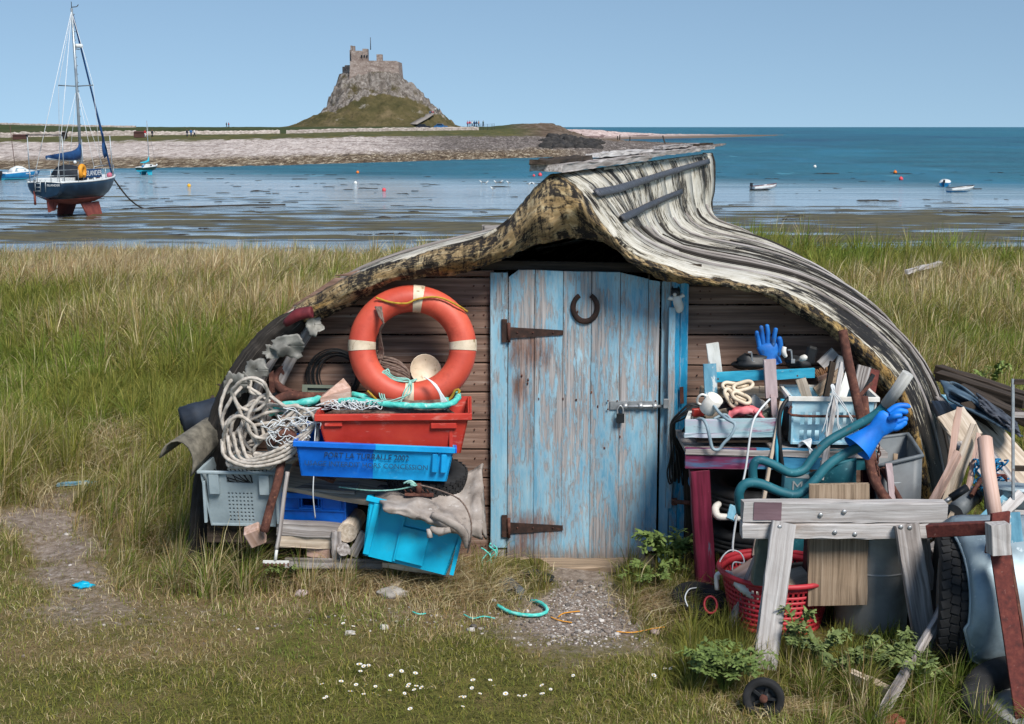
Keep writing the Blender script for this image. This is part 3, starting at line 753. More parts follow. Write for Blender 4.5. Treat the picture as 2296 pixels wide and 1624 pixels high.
# ---- castle crag: heights in picture units over the line of sight to it
DC = 600.0
ppm = DC * 1.016 / FPX
XC = (850 - 1148) * ppm; YC = DC
sideL = ([0, 55, 68, 78, 90, 97, 101, 108, 130, 180, 260], [118, 118, 112, 92, 68, 50, 38, 33, 22, 2, -6])
sideR = ([0, 50, 60, 90, 112, 135, 150, 172, 200, 260], [118, 116, 108, 80, 57, 35, 24, 4, -3, -6])
front = ([0, 32, 42, 55, 70, 95, 125, 160, 200, 260], [118, 116, 100, 82, 71, 60, 43, 20, 2, -4])
gx = np.linspace(-230, 230, 180); gy = np.linspace(-220, 200, 150)
QX, QY = (q.ravel() for q in np.meshgrid(gx, gy, indexing='ij'))
r = np.hypot(QX, QY); c2 = (QX / np.maximum(r, 1e-6)) ** 2
r2 = r + 7 * _vn(QX * .06, QY * .06, 41) + 3.5 * _vn(QX * .17, QY * .17, 42)
hs_ = np.where(QX < 0, np.interp(r2, *sideL), np.interp(r2, *sideR)); hf = np.interp(r2, *front)
hgt = hs_ * c2 + hf * (1 - c2)
ell = ((QX - 30) / 112) ** 2 + (hgt / 68) ** 2
gmask = np.where(QY < 12, 1 - sstep(.86, 1.06, ell + .10 * _vn(QX * .09, QY * .09, 43)), 0)
gmask = np.maximum(gmask, 1 - sstep(24, 34, hgt + 5 * _vn(QX * .09, QY * .09, 43)))
rockm = 1 - gmask
hgt = hgt + rockm * (4 * _vn(QX * .16, QY * .16, 44) + 2.5 * _vn(QX * .4, QY * .4, 45) + 3 * np.abs(_vn(QX * .3, hgt * .03, 46))) * sstep(118, 104, hgt)
t = NT('crag_rock'); a = t.sep(t.attr('gm')); p = t.pos()
q1 = t.noise(t.scale(p, (.5, .5, .28)), 1, 7, .75, 1.0); q2 = t.noise(t.scale(p, (.12, .12, .12)), 1, 5, .65); q3 = t.noise(p, .9, 5, .7)
rock = t.ramp(q1, [(.3, C('#3a3531')), (.46, C('#6a625b')), (.62, C('#9a938c')), (.72, C('#bdb7b0'))])
rock = t.mix(t.step(q2, .54, .66), rock, C('#51492f'))
gs = t.ramp(q2, [(.3, C('#45432a')), (.5, C('#5a5236')), (.68, C('#74664c'))])
gs = t.mix(t.step(q3, .5, .8), gs, C('#3c3b22'))
scr = t.math('MULTIPLY', t.step(t.noise(t.scale(p, (.09, .09, .2)), 1, 6, .7), .60, .66), .8)
col = t.mix(scr, gs, C('#a59d94'))
col = t.mix(t.step(t.math('ADD', a[0], t.math('MULTIPLY', t.math('SUBTRACT', q1, .5), .7)), .35, .65), col, rock)
MATS['crag'] = t.done(col, .95, t.bump(q1, 1.0, 1.2), spec=.15)
crag_z = 2.35 + hgt * ppm
tag(np_mesh('crag', np.stack([XC + QX * ppm, YC + QY * ppm, crag_z], 1), grid_faces(len(gx), len(gy)), [MATS['crag']], attrs={'gm': np.stack([rockm, rockm, rockm], 1)}), 'steep rocky crag with grassy foot under the castle', None, kind='structure')
def crag_at(u, v):
    """first point of the crag seen through a picture point"""
    d = V(ray(u, v)); hz = crag_z.reshape(len(gx), len(gy))
    for k in range(0, 520):
        Y = YC - 45 + k * .2; P = d * (Y / d.y) + V((0, 0, EYE))
        i = (P.x - XC) / ppm; j = (P.y - YC) / ppm
        ii = int(np.clip(np.searchsorted(gx, i), 1, len(gx) - 1)); jj = int(np.clip(np.searchsorted(gy, j), 1, len(gy) - 1))
        if P.z < hz[ii, jj]: return V((P.x, P.y, hz[ii, jj]))
    return V((d.x * YC, YC, 2.5))
t = NT('path_grey'); MATS['path'] = t.done(t.ramp(t.noise(t.pos(), 1.2, 4), [(.3, C('#6d6661')), (.7, C('#8d867f'))]), .9)
pl = [crag_at(u, v) for u, v in ((927, 283), (938, 277), (950, 270), (960, 264), (967, 259))]
P = [[p + V((-1.6, 0, .5)), p + V((1.6, 0, .5))] for p in spl(pl, 4)]
tag(MB().grid(P, thick=.3).build('path', 'path'), 'grey ramp climbing to the castle', None, kind='structure')

# ---- castle
t = NT('castle_stone'); p = t.pos()
s1 = t.noise(t.scale(p, (.35, .35, .9)), 1, 6, .7); s2 = t.noise(p, 1.6, 5, .7)
col = t.ramp(s1, [(.3, C('#645650')), (.5, C('#83756d')), (.7, C('#9e938c'))])
col = t.mix(t.step(s2, .55, .75), col, C('#c2b6ad'))
MATS['castle_stone'] = t.done(col, .95, t.bump(s2, .6, .2), spec=.15)
surf('dark_glass', ['#15181c', '#1d2228'], rough=.2, bump=0)
castle = thing('castle', 'pinkish stone castle with chimneys on top of the steep crag', 'castle', at(850, 172, DC))
def cwall(name, plan_uy, vtop, vbot, parent=None, batter=1.0):
    """plan_uy: (u, metres behind the crag centre) corners; walls from vbot up to vtop"""
    m = MB(); zt_, zb = zat(vtop, DC), zat(vbot, DC)
    pt = [V(((u - 1148) / FPX * DC * 1.016, DC + y, 0)) for u, y in plan_uy]
    cx = sum(pt, V((0, 0, 0))) / len(pt)
    tp = [V((p.x, p.y, zt_)) for p in pt]; bt = [cx + (p - cx) * batter for p in pt]; bt = [V((p.x, p.y, zb)) for p in bt]
    n = len(pt); fs = [tuple(range(n, 2 * n)), tuple(range(n))[::-1]] + [(i, (i + 1) % n, (i + 1) % n + n, i + n) for i in range(n)]
    m.add(bt + tp, fs)
    return m.build(name, 'castle_stone', parent or castle)
cwall('bastion', [(803, -7), (904, -3), (906, 12), (800, 12)], 139, 190, batter=1.06)
cwall('west_wall', [(782, 0), (803.2, -6.5), (803, 10), (782, 10)], 150, 188, batter=1.03)
cwall('parapet', [(806, -6.9), (901, -2.9), (901, -2.1), (806, -6.1)], 137.5, 139.2)
up = cwall('keep', [(804, -4), (830, -3.4), (831, 6), (801, 6)], 115, 140)
cwall('tower', [(828, -3.7), (838.5, -3.5), (838.5, 2), (828, 2)], 110.5, 140.2)
cwall('round_stair', [(799.5, -2), (805, -2.6), (806, 4), (799, 4)], 113, 150)
cwall('low_wing', [(786, 2), (801, 1), (801, 9), (786, 9)], 146, 152)
for a_, b_, tp_ in ((801.5, 805, 103), (806, 810.5, 104)): cwall('chimney', [(a_, -2.2), (b_, -2.3), (b_, 1), (a_, 1)], tp_, 116)
cwall('chimney', [(856, 0), (868, .3), (868, 4), (856, 4)], 122, 139.5)
for uu_ in (811, 817, 823):
    q = at(uu_, 126, DC - 3.85); MB().box(q, (.55, .3, .9)).build('window', 'dark_glass', up)
MB().tube([at(831, 112, DC - 1), at(830.5, 84, DC - 1)], [.2, .14], 6).build('flagpole', 'iron_band', castle)

# ---- dry stone walls along the fields
surf('wall_stone', ['#7d726a', '#a2978f', '#c4bab4'], (1, 1, 2), 1.2, 6, .32, .68, .95, .6, .15)
def field_wall(u0, u1, k, hgt_, label):
    P = []; us_ = np.linspace(u0, u1, int(abs(u1 - u0) / 4) + 2)
    for u in us_:
        b = shore_pt(u, k); h = hgt_ * (.85 + .3 * random.random()); w = .45
        P.append([b + V((0, -w, -.3)), b + V((0, -w * .8, h * .8)), b + V((0, -w * .4, h)), b + V((0, w * .4, h * .98)), b + V((0, w, -.3))])
    tag(MB().grid(P, smooth=False).build('stone_wall', 'wall_stone'), label, 'wall', 'dry stone field walls')
field_wall(-60, 330, 4.0, 1.2, 'pale dry stone wall along the beach track at far left')
field_wall(345, 640, 4.0, .9, 'low dry stone wall between the small moored yacht and the crag')
field_wall(655, 1075, 4.0, .9, 'dry stone wall running below the castle crag')
field_wall(-60, 330, 5.9, .6, 'distant stone wall along the crest of the green hill')

# ---- huts, bins and posts on the far shore
surf('hut_brown', ['#3a2420', '#4e322c', '#5e403a'], GR, 2, 4)
surf('post_dark', ['#1d1814', '#2c2520', '#3a322b'], GR, 2, 4)
def far_hut(u, k, w, h, label, mat='hut_brown', cat='hut'):
    b = shore_pt(u, k) + V((0, -.8, 0)); r_ = thing('low_hut', label, cat, b)
    MB().box(b + V((0, 0, h * .4)), (w, 1.6, h * .8)).build('wall', mat, r_)
    MB().prism([b + V((-w * .53, -.95, h * .8)), b + V((w * .53, -.95, h * .8)), b + V((w * .5, 0, h)), b + V((-w * .5, 0, h))], (0, 1.8, 0)).build('roof', mat, r_)
far_hut(80, 3.55, 2.9, 1.2, 'low reddish brown hut before the stone wall at far left')
far_hut(340, 3.6, 2.4, 1.5, 'brown hut beside the two walkers on the shore track')
far_hut(174, 3.6, .8, 1.6, 'small dark bin standing before the far stone wall', 'post_dark', 'bin')
for i, (u, v0, v1_, D, tl) in enumerate(((1290, 303, 313, 430, 0), (1304, 300, 315, 430, 0), (1309, 304, 315, 432, 0), (1318, 308, 316, 432, 0), (1330, 309, 316, 432, 0), (1342, 309, 316, 433, 0), (1385, 305, 318, 420, 0), (1389, 303, 318, 420, 0), (1412, 306, 318, 420, 0), (1372, 312, 318, 420, 0))):
    b = at(u, v1_, D); tp_ = at(u + random.uniform(-1, 1), v0, D)
    tag(MB().bar(b + V((0, 0, -1)), tp_, .32, .32, (0, 1, 0)).build('jetty_post', 'post_dark'), 'rotten jetty post past the mound, %s from the left' % ['1st', '2nd', '3rd', '4th', '5th', '6th', '8th', '9th', '10th', '7th'][i], 'post', 'old jetty posts')
tag(MB().bar(at(1494, 332, 300), at(1486, 305, 302), .3, .3, (0, 1, 0)).build('leaning_pole', 'post_dark'), 'leaning dark pole on the rocky point', 'pole')
mb = MB()
for i in range(60):
    u = random.uniform(1215, 1335); kq = random.uniform(1.9, 3.0); b = shore_pt(u, kq)
    mb.blob(b, random.uniform(.5, 1.3), 8, 5, .7, (1.3, 1, .8), i)
surf('dark_rock', ['#1b1a1a', '#2c2a29', '#454240'], (1, 1, 1), 1.5, 6, rough=.9, bdist=.1)
tag(mb.build('dark_rocks', 'dark_rock'), 'black weedy rocks at the foot of the mound', None, kind='stuff')

# ---- walkers, each about 1.7 m tall
for nm, c_ in (('skin', '#a5745c'), ('red_cloth', '#a3232c'), ('dark_cloth', '#1c2230'), ('white_cloth', '#c8c8c8'), ('blue_cloth', '#1f5d92'), ('jeans', '#2c3a52'), ('pink_cloth', '#b06074'), ('green_cloth', '#35524a')):
    surf(nm, [c_, c_], bump=0, vary=0)
def person(b, top, legs, label, group, face=0.0, stride=.22):
    r_ = thing('person', label, 'person', b, group)
    R_ = rotm('Z', math.degrees(face)); q = lambda x, y, z: V(b) + (R_ @ V((x, y, z)))
    m = MB()
    m.cur = 0
    m.tube([q(0, .02, 1.5), q(0, .01, 1.58), q(0, 0, 1.62), q(0, 0, 1.70), q(0, 0, 1.76)], [.05, .075, .095, .09, .03], 8)
    m.tube([q(0, 0, .86), q(0, 0, 1.05), q(0, .02, 1.3), q(0, .02, 1.43), q(0, .02, 1.52)], [.16, .17, .2, .19, .06], 8, flat=.65)
    for sd in (-1, 1):
        m.tube([q(sd * .1, 0, .92), q(sd * .1, sd * stride * .5, .48), q(sd * .1, sd * stride, .06), q(sd * .1, sd * stride - .14, .02)], [.095, .065, .045, .04], 7)
        m.tube([q(sd * .2, .02, 1.44), q(sd * .26, -sd * .08, 1.15), q(sd * .25, -sd * .16, .86)], [.06, .045, .035], 6)
    m.build('body', 'skin', r_)
    m = MB(); m.tube([q(0, 0, .84), q(0, 0, 1.05), q(0, .02, 1.3), q(0, .02, 1.44), q(0, .02, 1.5)], [.18, .19, .22, .2, .08], 8, flat=.68)
    for sd in (-1, 1): m.tube([q(sd * .2, .02, 1.46), q(sd * .27, -sd * .08, 1.15), q(sd * .26, -sd * .15, .92)], [.075, .06, .05], 6)
    m.build('jacket', top, r_)
    m = MB()
    for sd in (-1, 1): m.tube([q(sd * .09, 0, .95), q(sd * .1, sd * stride * .5, .48), q(sd * .1, sd * stride, .1)], [.12, .085, .065], 7)
    m.build('trousers', legs, r_)
    m = MB(); m.tube([q(0, .02, 1.62), q(0, .02, 1.72), q(0, .01, 1.785)], [.1, .105, .05], 8); m.build('hair', 'dark_cloth', r_)
b = shore_pt(347, 3.5)
person(b, 'red_cloth', 'white_cloth', 'walker in red jacket and white trousers on the shore track', None, 1.4)
person(b + V((1.5, .3, 0)), 'dark_cloth', 'dark_cloth', 'walker all in black just behind the red jacket', None, 1.4)
b = shore_pt(438, 3.5)
person(b, 'dark_cloth', 'jeans', 'left of three distant walkers grouped right of the red jacket pair', None, 1.2)
person(b + V((.8, .4, 0)), 'blue_cloth', 'jeans', 'walker in blue in the middle of three on the track', None, .5)
person(b + V((1.7, -.2, 0)), 'white_cloth', 'dark_cloth', 'walker in white at the right of three on the track', None, 1.9)
b = shore_pt(526, 5.95); person(b, 'dark_cloth', 'dark_cloth', 'dark walker on the field crest left of the crag', None, 1.5)
person(shore_pt(531, 5.95), 'red_cloth', 'dark_cloth', 'walker in red on the field crest left of the crag', None, 1.5)
cl = ['blue_cloth', 'dark_cloth', 'red_cloth', 'white_cloth', 'green_cloth', 'jeans', 'pink_cloth']
cname = {'jeans': 'grey blue', 'dark_cloth': 'black', 'skin': 'tan'}
cn = lambda c: cname.get(c, c.split('_')[0])
for i, (u, v) in enumerate(((964.5, 261), (968, 261.5), (972, 261), (976, 256.5), (981, 255.5), (985, 256), (969, 260.2))):
    person(crag_at(u, v) + V((0, -.4, .45)), cl[i], 'dark_cloth', 'tiny visitor in %s standing on the castle ramp' % cn(cl[i]), 'visitors on the castle ramp', i)
cl2 = ['pink_cloth', 'red_cloth', 'white_cloth', 'dark_cloth', 'blue_cloth', 'jeans', 'skin', 'green_cloth']
for i, (u, dv) in enumerate(((1051, 0), (1055, 0), (1059, 0), (1062, .3), (1066, 0), (1069, 0), (1072, .2), (1084, 0))):
    person(shore_pt(u, 4.0) + V((0, .3, .9)), cl2[i], 'jeans', 'tiny visitor in %s by the fence between crag and mound' % cn(cl2[i]), 'visitors at the fence by the mound', i * .8)
# railing by the visitors
r_ = thing('rail_fence', 'thin wire rail fence between the crag and the mound', 'fence', shore_pt(1065, 4.15))
prev = None
for u in range(1060, 1112, 8):
    b = shore_pt(u, 4.15) + V((0, 0, .6)); MB().bar(b + V((0, 0, -.8)), b + V((0, 0, 1.2)), .09, .09, (0, 1, 0)).build('post', 'post_dark', r_)
    if prev is not None:
        for h in (.6, 1.1): MB().bar(prev + V((0, 0, h)), b + V((0, 0, h)), .05, .05).build('rail', 'post_dark', r_)
    prev = b
# parked cars
def far_car(u, k, label, matn, L=4.0):
    b = shore_pt(u, k) + V((0, -1.5, .35)); r_ = thing('parked_car', label, 'car', b)
    q = lambda x, z: b + V((x, -.8, z))
    MB().prism([q(-L / 2, .25), q(L / 2, .25), q(L / 2, .7), q(L * .42, .85), q(-L * .42, .9), q(-L / 2, .75)], (0, 1.6, 0)).build('body', matn, r_)
    cb = MB().prism([q(-L * .38, .87), q(L * .25, .87), q(L * .1, 1.4), q(-L * .27, 1.42)], (0, 1.6, 0)).build('cabin', matn, r_)
    MB().prism([q(-L * .33, .95) + V((0, -.02, 0)), q(L * .18, .95) + V((0, -.02, 0)), q(L * .08, 1.32) + V((0, -.02, 0)), q(-L * .25, 1.33) + V((0, -.02, 0))], (0, .04, 0)).build('window', 'dark_glass', cb)
    for x in (-L * .31, L * .31):
        for y in (-.75, .75): MB().lathe([(.0, -.1), (.3, -.1), (.31, 0), (.3, .1), (0, .1)], TR(b + V((x, y, .3)), 90), 10).build('wheel', 'rubber', r_)
far_car(992, 4.2, 'small blue car parked at the foot of the crag', 'blue_cloth')
far_car(952, 4.2, 'small dark car parked by the castle ramp', 'dark_cloth')
# ------------------------------------------------------------------ boats on the flats
surf('navy_paint', ['#0d1f30', '#12283c', '#1a3348'], (1, 1, 1), 2, 5, .3, .7, .35, 0, vary=0)
surf('antifoul', ['#5e2c28', '#733830', '#84483e'], (1, 1, 1), 3, 6, .3, .7, .75, .1, .01, vary=0, patches=[('#4a2a26', (1, 1, 1), 2, .62, .8)])
surf('gel_white', ['#b9bdbd', '#cfd2d1', '#dadddc'], (1, 1, 1), 2, 4, .3, .7, .4, 0, vary=0)
surf('boat_blue', ['#0e5f8f', '#1570a2', '#1f7eae'], (1, 1, 1), 2, 4, .3, .7, .4, 0, vary=0)
surf('boat_turquoise', ['#1c8fa8', '#27a3bb', '#3bb0c6'], (1, 1, 1), 2, 4, .3, .7, .5, 0, vary=0)
surf('sail_blue', ['#0b2c52', '#113a66', '#1a4878'], (1, 1, 1), 3, 5, .3, .7, .8, .2, .02, vary=0)
surf('dark_canvas', ['#11151c', '#1a2029', '#252c36'], (1, 1, 1), 3, 5, .3, .7, .8, .2, .02, vary=0)
surf('mast_alloy', ['#7c848a', '#98a0a5', '#aab1b5'], (1, 1, 1), 2, 4, .3, .7, .4, 0, metal=.5, vary=0)
surf('dark_green_paint', ['#0f2a26', '#163530', '#1f413b'], (1, 1, 1), 2, 4, .3, .7, .4, 0, vary=0)
surf('maroon_boat', ['#4a1a1e', '#5c2227', '#6a2c30'], (1, 1, 1), 3, 4, .3, .7, .5, 0, vary=0)
surf('horseshoe_orange', ['#c07a1a', '#d18c22', '#d8982f'], (1, 1, 1), 4, 4, .3, .7, .6, 0, vary=0)
surf('white_line', ['#c2c6c8', '#d6d9da'], bump=0, vary=0)
surf('grey_line', ['#5a6064', '#70767a'], bump=0, vary=0)
surf('clear_pane', ['#6f8490', '#8ba0aa'], rough=.15, bump=0, vary=0)
class Boat:
    def __init__(s, name, label, u, v, z, heading, L, group=None, tilt=0, cat='boat'):
        s.b = gr(u, v, z); s.L = L
        s.root = thing(name, label, cat, s.b, group)
        s.M = Matrix.Translation(s.b) @ rotm('Z', heading) @ rotm('X', tilt)
    def mb(s): return MB(s.M)
    def sections(s, beam, tr, zk, zs_, bow=.12, full=.62, n=18, k=10):
        """half sections stern..bow: beam, transom ratio, keel line and sheer line (functions of x 0..1)"""
        R_ = []
        for i in range(n + 1):
            x = i / n
            b = beam / 2 * (np.interp(x, [0, .35, .6, .8, .93, 1], [tr, 1, .97, .72, .33, .02]))
            row = []
            for j in range(k + 1):
                q = j / k; y = b * (math.sin(q * math.pi / 2) ** full); z = zk(x) + (zs_(x) - zk(x)) * q ** (1.5 - .3 * x)
                rake = bow * s.L * x ** 6 * q
                row.append((x * s.L * .9 + rake, y, z))
            R_.append(row)
        return R_
    def hull(s, R_, zsplit, mats, names=('topsides', 'bottom'), rub=None, thick=.04):
        full = [[(x, -y, z) for x, y, z in r[::-1]] + r[1:] for r in R_]
        k = len(R_[0]) - 1
        cut = [max(1, min(k - 1, int(round(np.interp(zsplit, [p[2] for p in r], range(k + 1)))))) for r in R_]
        # bottom and topsides are separate skins meeting on the paint line
        def line(r, z):
            zz_ = [p[2] for p in r]; y = float(np.interp(z, zz_, [p[1] for p in r])); x = float(np.interp(z, zz_, [p[0] for p in r])); return (x, y, max(z, r[0][2]))
        bot, top = [], []
        for r in R_:
            zs_ = r[-1][2]; z0 = r[0][2]; zc = max(z0 + .001, min(zsplit, zs_ - .05))
            bl = [line(r, z0 + (zc - z0) * (j / 5) ** 1.4) for j in range(6)]; tl = [line(r, zc + (zs_ - zc) * j / 5) for j in range(6)]
            bl[0] = (r[0][0], 0, z0)
            bot.append([(x, -y, z) for x, y, z in bl[::-1]] + bl[1:]); top.append((tl, zc))
        o = s.mb().grid(bot, thick=thick, flip=False).build(names[1], mats[1], s.root)
        m = s.mb()
        for sd in (1, -1): m.grid([[(x, sd * y, z) for x, y, z in tl] for tl, zc in top], thick=thick, flip=(sd < 0))
        # transom
        r = R_[0]; zc = max(r[0][2] + .001, min(zsplit, r[-1][2] - .05))
        m.add([(p[0], sd * p[1], p[2]) for sd in (-1,) for p in [q for q in top[0][0]][::-1]] + [(p[0], p[1], p[2]) for p in top[0][0]], [tuple(range(12))])
        a = m.build(names[0], mats[0], s.root)
        bl = bot[0]; s.mb().add(bl, [tuple(range(len(bl)))]).build('transom_foot', mats[1], s.root)
        return a
    def deck(s, R_, mat, dz=0, x0=0, x1=1, name='deck', hole=None):
        n = len(R_) - 1; P = []
        for i, r in enumerate(R_):
            if not (x0 <= i / n <= x1): continue
            x, y, z = r[-1]; P.append([(x, -y, z + dz), (x, -y * .5, z + dz + .03), (x, 0, z + dz + .05), (x, y * .5, z + dz + .03), (x, y, z + dz)])
        return s.mb().grid(P, thick=.03, flip=False).build(name, mat, s.root)
    def gunwale(s, R_, mat, r=.035, name='rubbing_strake'):
        for sd in (1, -1): s.mb().tube([(p[-1][0], sd * p[-1][1], p[-1][2]) for p in R_], r, 6).build(name, mat, s.root)

# --- the big blue yacht
yb = Boat('sailing_yacht', 'navy blue yacht with red twin keels standing dry on the mud at left', 174, 483, SEA, 62, 7.8, cat='yacht')
ML = Matrix.Identity(4)
yb.M = Matrix.Translation(yb.b) @ rotm('Z', 79) @ Matrix.Translation((-3.3, 0, 0))
R_ = yb.sections(2.7, .70, lambda x: 1.15 - .5 * math.sin(min(1, x * 1.05) * math.pi) + (.35 * max(0, x - .75) / .25 if x > .75 else 0), lambda x: 1.95 + .14 * x - .25 * x * (1 - x), .1, .55)
yb.hull(R_, 1.06, ('navy_paint', 'antifoul'))
yb.deck(R_, 'gel_white', .0); yb.gunwale(R_, 'gel_white', .06, 'toe_rail')
for sd in (1, -1):
    m = yb.mb(); m.prism([(2.5, sd * .62, .75), (4.5, sd * .62, .72), (4.35, sd * .86, .0), (2.75, sd * .86, .0)], (0, sd * .09, 0)); m.build('keel', 'antifoul', yb.root)
m = yb.mb(); m.prism([(.15, -.05, 1.2), (.75, -.05, 1.05), (.62, -.05, .42), (.28, -.05, .35)], (0, .1, 0)); m.build('rudder', 'antifoul', yb.root)
m = yb.mb(); m.prism([(.85, -.06, 1.0), (1.25, -.06, .85), (.85, -.06, .42), (.62, -.06, .4)], (0, .12, 0)); m.build('skeg', 'antifoul', yb.root)
m = yb.mb(); m.tube([(.02, .62, 1.5), (.02, .62, .75)], .06, 6); m.build('outlet_pipe', 'antifoul', yb.root)
# coach roof with windows
cab = yb.mb().hexa([(2.9, -.8, 1.9), (5.9, -.42, 1.9), (5.9, .42, 1.9), (2.9, .8, 1.9), (3.0, -.66, 2.38), (5.1, -.4, 2.3), (5.1, .4, 2.3), (3.0, .66, 2.38)]).build('coach_roof', 'gel_white', yb.root)
for sd in (1, -1):
    for x in (3.5, 4.5): yb.mb().hexa([(x, sd * .765 - (x - 3) * sd * .1, 2.03), (x + .55, sd * .70 - (x - 3) * sd * .1, 2.03), (x + .55, sd * .73 - (x - 3) * sd * .1, 2.03), (x, sd * .80 - (x - 3) * sd * .1, 2.03), (x, sd * .70 - (x - 3) * sd * .1, 2.22), (x + .5, sd * .635 - (x - 3) * sd * .1, 2.22), (x + .5, sd * .67 - (x - 3) * sd * .1, 2.22), (x, sd * .74 - (x - 3) * sd * .1, 2.22)]).build('cabin_window', 'dark_glass', cab)
yb.mb().box((1.6, 0, 2.0), (2.3, 1.5, .3)).build('cockpit_coaming', 'gel_white', yb.root)
# spray hood
P = []
for i in range(7):
    a = i / 6; x = 1.9 + a * 1.15; h = [2.1, 2.62, 2.80, 2.83, 2.74, 2.55, 2.3][i]
    P.append([(x, .82 * math.cos(q), 2.0 + (h - 2.0) * math.sin(q) ** .6) for q in np.linspace(0, math.pi, 11)])
m = yb.mb(); m.grid(P, thick=.015); hood = m.build('spray_hood', 'dark_canvas', yb.root)
m = yb.mb(); m.grid([[(x, .83 * math.cos(q), 2.0 + (h - 2.0) * math.sin(q) ** .6 + .015) for q in np.linspace(0, math.pi, 11)] for x, h in ((2.62, 2.80), (2.85, 2.72), (3.08, 2.45))], thick=.01); m.build('hood_front', 'sail_blue', hood)
# mast, boom, spreaders, rigging
mx, mtop = 4.0, 11.3
m = yb.mb(); m.tube([(mx, 0, 2.2), (mx, 0, 7), (mx - .1, 0, mtop)], [.085, .08, .065], 8); mast = m.build('mast', 'mast_alloy', yb.root)
for i in range(14): z = 5.0 + i * .46; yb.mb().box((mx + .1 - .1 * i / 16, -.05, z), (.14, .03, .05)).build('mast_step', 'mast_alloy', mast)
for sd in (1, -1): yb.mb().tube([(mx - .02, 0, 7.1), (mx - .1, sd * 1.05, 7.15)], .03, 6).build('spreader', 'grey_line', mast)
yb.mb().lathe([(0, -.1), (.2, -.1), (.24, 0), (.2, .1), (0, .12)], yb_m := TR((mx + .28, -.1, 9.3)), 12).build('radar_dome', 'gel_white', mast)
yb.mb().box((mx + .2, -.05, 9.12), (.35, .12, .04)).build('bracket', 'grey_line', mast)
yb.mb().tube([(mx - .1, 0, mtop), (mx - .1, 0, mtop + .35)], .02, 5).build('aerial', 'post_dark', mast)
yb.mb().tube([(mx - .1, 0, mtop + .05), (mx + .2, -.15, mtop + .1), (mx + .3, -.2, mtop + .22)], .025, 5).build('wind_vane', 'post_dark', mast)
yb.mb().tube([(mx, 0, 3.0), (.55, .1, 3.2)], .06, 7).build('boom', 'mast_alloy', yb.root)
m = yb.mb(); m.tube([(mx + .1, 0, 4.15), (mx - .05, 0, 3.7), (mx - .3, 0, 3.38), (mx - .9, .02, 3.3), (mx - 2, .05, 3.27), (.5, .1, 3.28)], [.07, .16, .32, .26, .2, .08], 10, flat=.6); m.build('sail_cover', 'sail_blue', yb.root)
bowp = (7.55, 0, 2.08)
m = yb.mb(); pts = [V((mx - .02, 0, mtop - .3)).lerp(V(bowp), f) for f in np.linspace(0, 1, 14)]
m.tube(pts, [.05] * 8 + [.06, .07, .06, .06, .05, .04], 7); m.build('furled_jib', 'sail_blue', yb.root)
P = [V((mx - .02, 0, mtop - .3)).lerp(V(bowp), f) for f in (.72, .78, .83, .86)]
m = yb.mb(); m.grid([[p + V((-.02, 0, 0)), p + V((-w * .5, -.12, -.1)), p + V((-w, -.05, -.25))] for p, w in zip(P, (.05, .38, .5, .42))], thick=.012); m.build('loose_sail_corner', 'sail_blue', yb.root)
m = yb.mb(); m.grid([[p + V((.05, -.03, 0)), p + V((-.12, -.16, -.1))] for p in P[1:3]], thick=.012); m.build('sail_patch', 'white_line', yb.root)
for a, b in (((mx - .1, 0, mtop - .1), (.1, .7, 2.0)), ((mx - .1, 0, mtop - .1), (.1, -.7, 2.0))): yb.mb().tube([a, b], .018, 4).build('backstay', 'white_line', yb.root)
for sd in (1, -1):
    yb.mb().tube([(mx - .1, 0, mtop - .2), (mx - .1, sd * 1.05, 7.15), (mx - .1, sd * 1.28, 2.0)], .014, 4).build('shroud', 'white_line', yb.root)
    yb.mb().tube([(mx, 0, 7.0), (mx + .6, sd * 1.2, 2.0)], .012, 4).build('shroud', 'white_line', yb.root)
    yb.mb().tube([(mx, 0, 7.0), (mx - .7, sd * 1.28, 2.0)], .012, 4).build('shroud', 'white_line', yb.root)
# rails
def rail(pts, r=.02, nm='guard_rail'): yb.mb().tube(pts, r, 5).build(nm, 'mast_alloy', yb.root)
for z in (2.3, 2.6):
    rail([(1.4, -1.22, z), (.1, -.9, z), (0, -.6, z)]); rail([(1.4, 1.22, z), (.1, .9, z), (0, .6, z)]); rail([(0, -.6, z), (0, .6, z)])
for x, y in ((.05, -.85), (.05, .85), (1.4, -1.22), (1.4, 1.22), (0, -.4), (0, .4), (2.9, -1.3), (4.4, -1.25)): rail([(x, y, 1.95), (x, y, 2.62)], .02, 'stanchion')
rail([(1.4, -1.22, 2.58), (2.9, -1.3, 2.58), (4.4, -1.25, 2.58), (6.6, -.62, 2.6)], .01); rail([(6.5, -.62, 2.05), (6.6, -.62, 2.6), (7.4, -.2, 2.68), (7.4, .2, 2.68), (6.6, .62, 2.6), (6.5, .62, 2.05)], .022, 'pulpit')
rail([(.2, .95, 1.95), (.2, .95, 4.4)], .03, 'gantry_pole'); rail([(.4, -.95, 1.95), (.4, -.95, 4.45)], .03, 'gantry_pole'); rail([(2.0, -1.2, 1.95), (2.0, -1.2, 4.2)], .025, 'aerial_pole'); rail([(6.3, -.7, 2.0), (6.15, -.7, 4.4)], .03, 'spinnaker_pole')
yb.mb().box((.3, 0, 4.45), (.35, 2.0, .05)).build('solar_panel', 'dark_canvas', yb.root)
for y in (-.1, .2, .5): yb.mb().tube([(-.06, y, 2.1), (-.1, y, 1.45)], .025, 5).build('boarding_ladder', 'mast_alloy', yb.root)
for z in (1.5, 1.7, 1.9): yb.mb().tube([(-.09, .2, z), (-.09, .5, z)], .02, 5).build('ladder_rung', 'mast_alloy', yb.root)
yb.mb().box((.0, .55, 1.75), (.05, .12, .7)).build('outboard_bracket', 'dark_canvas', yb.root)
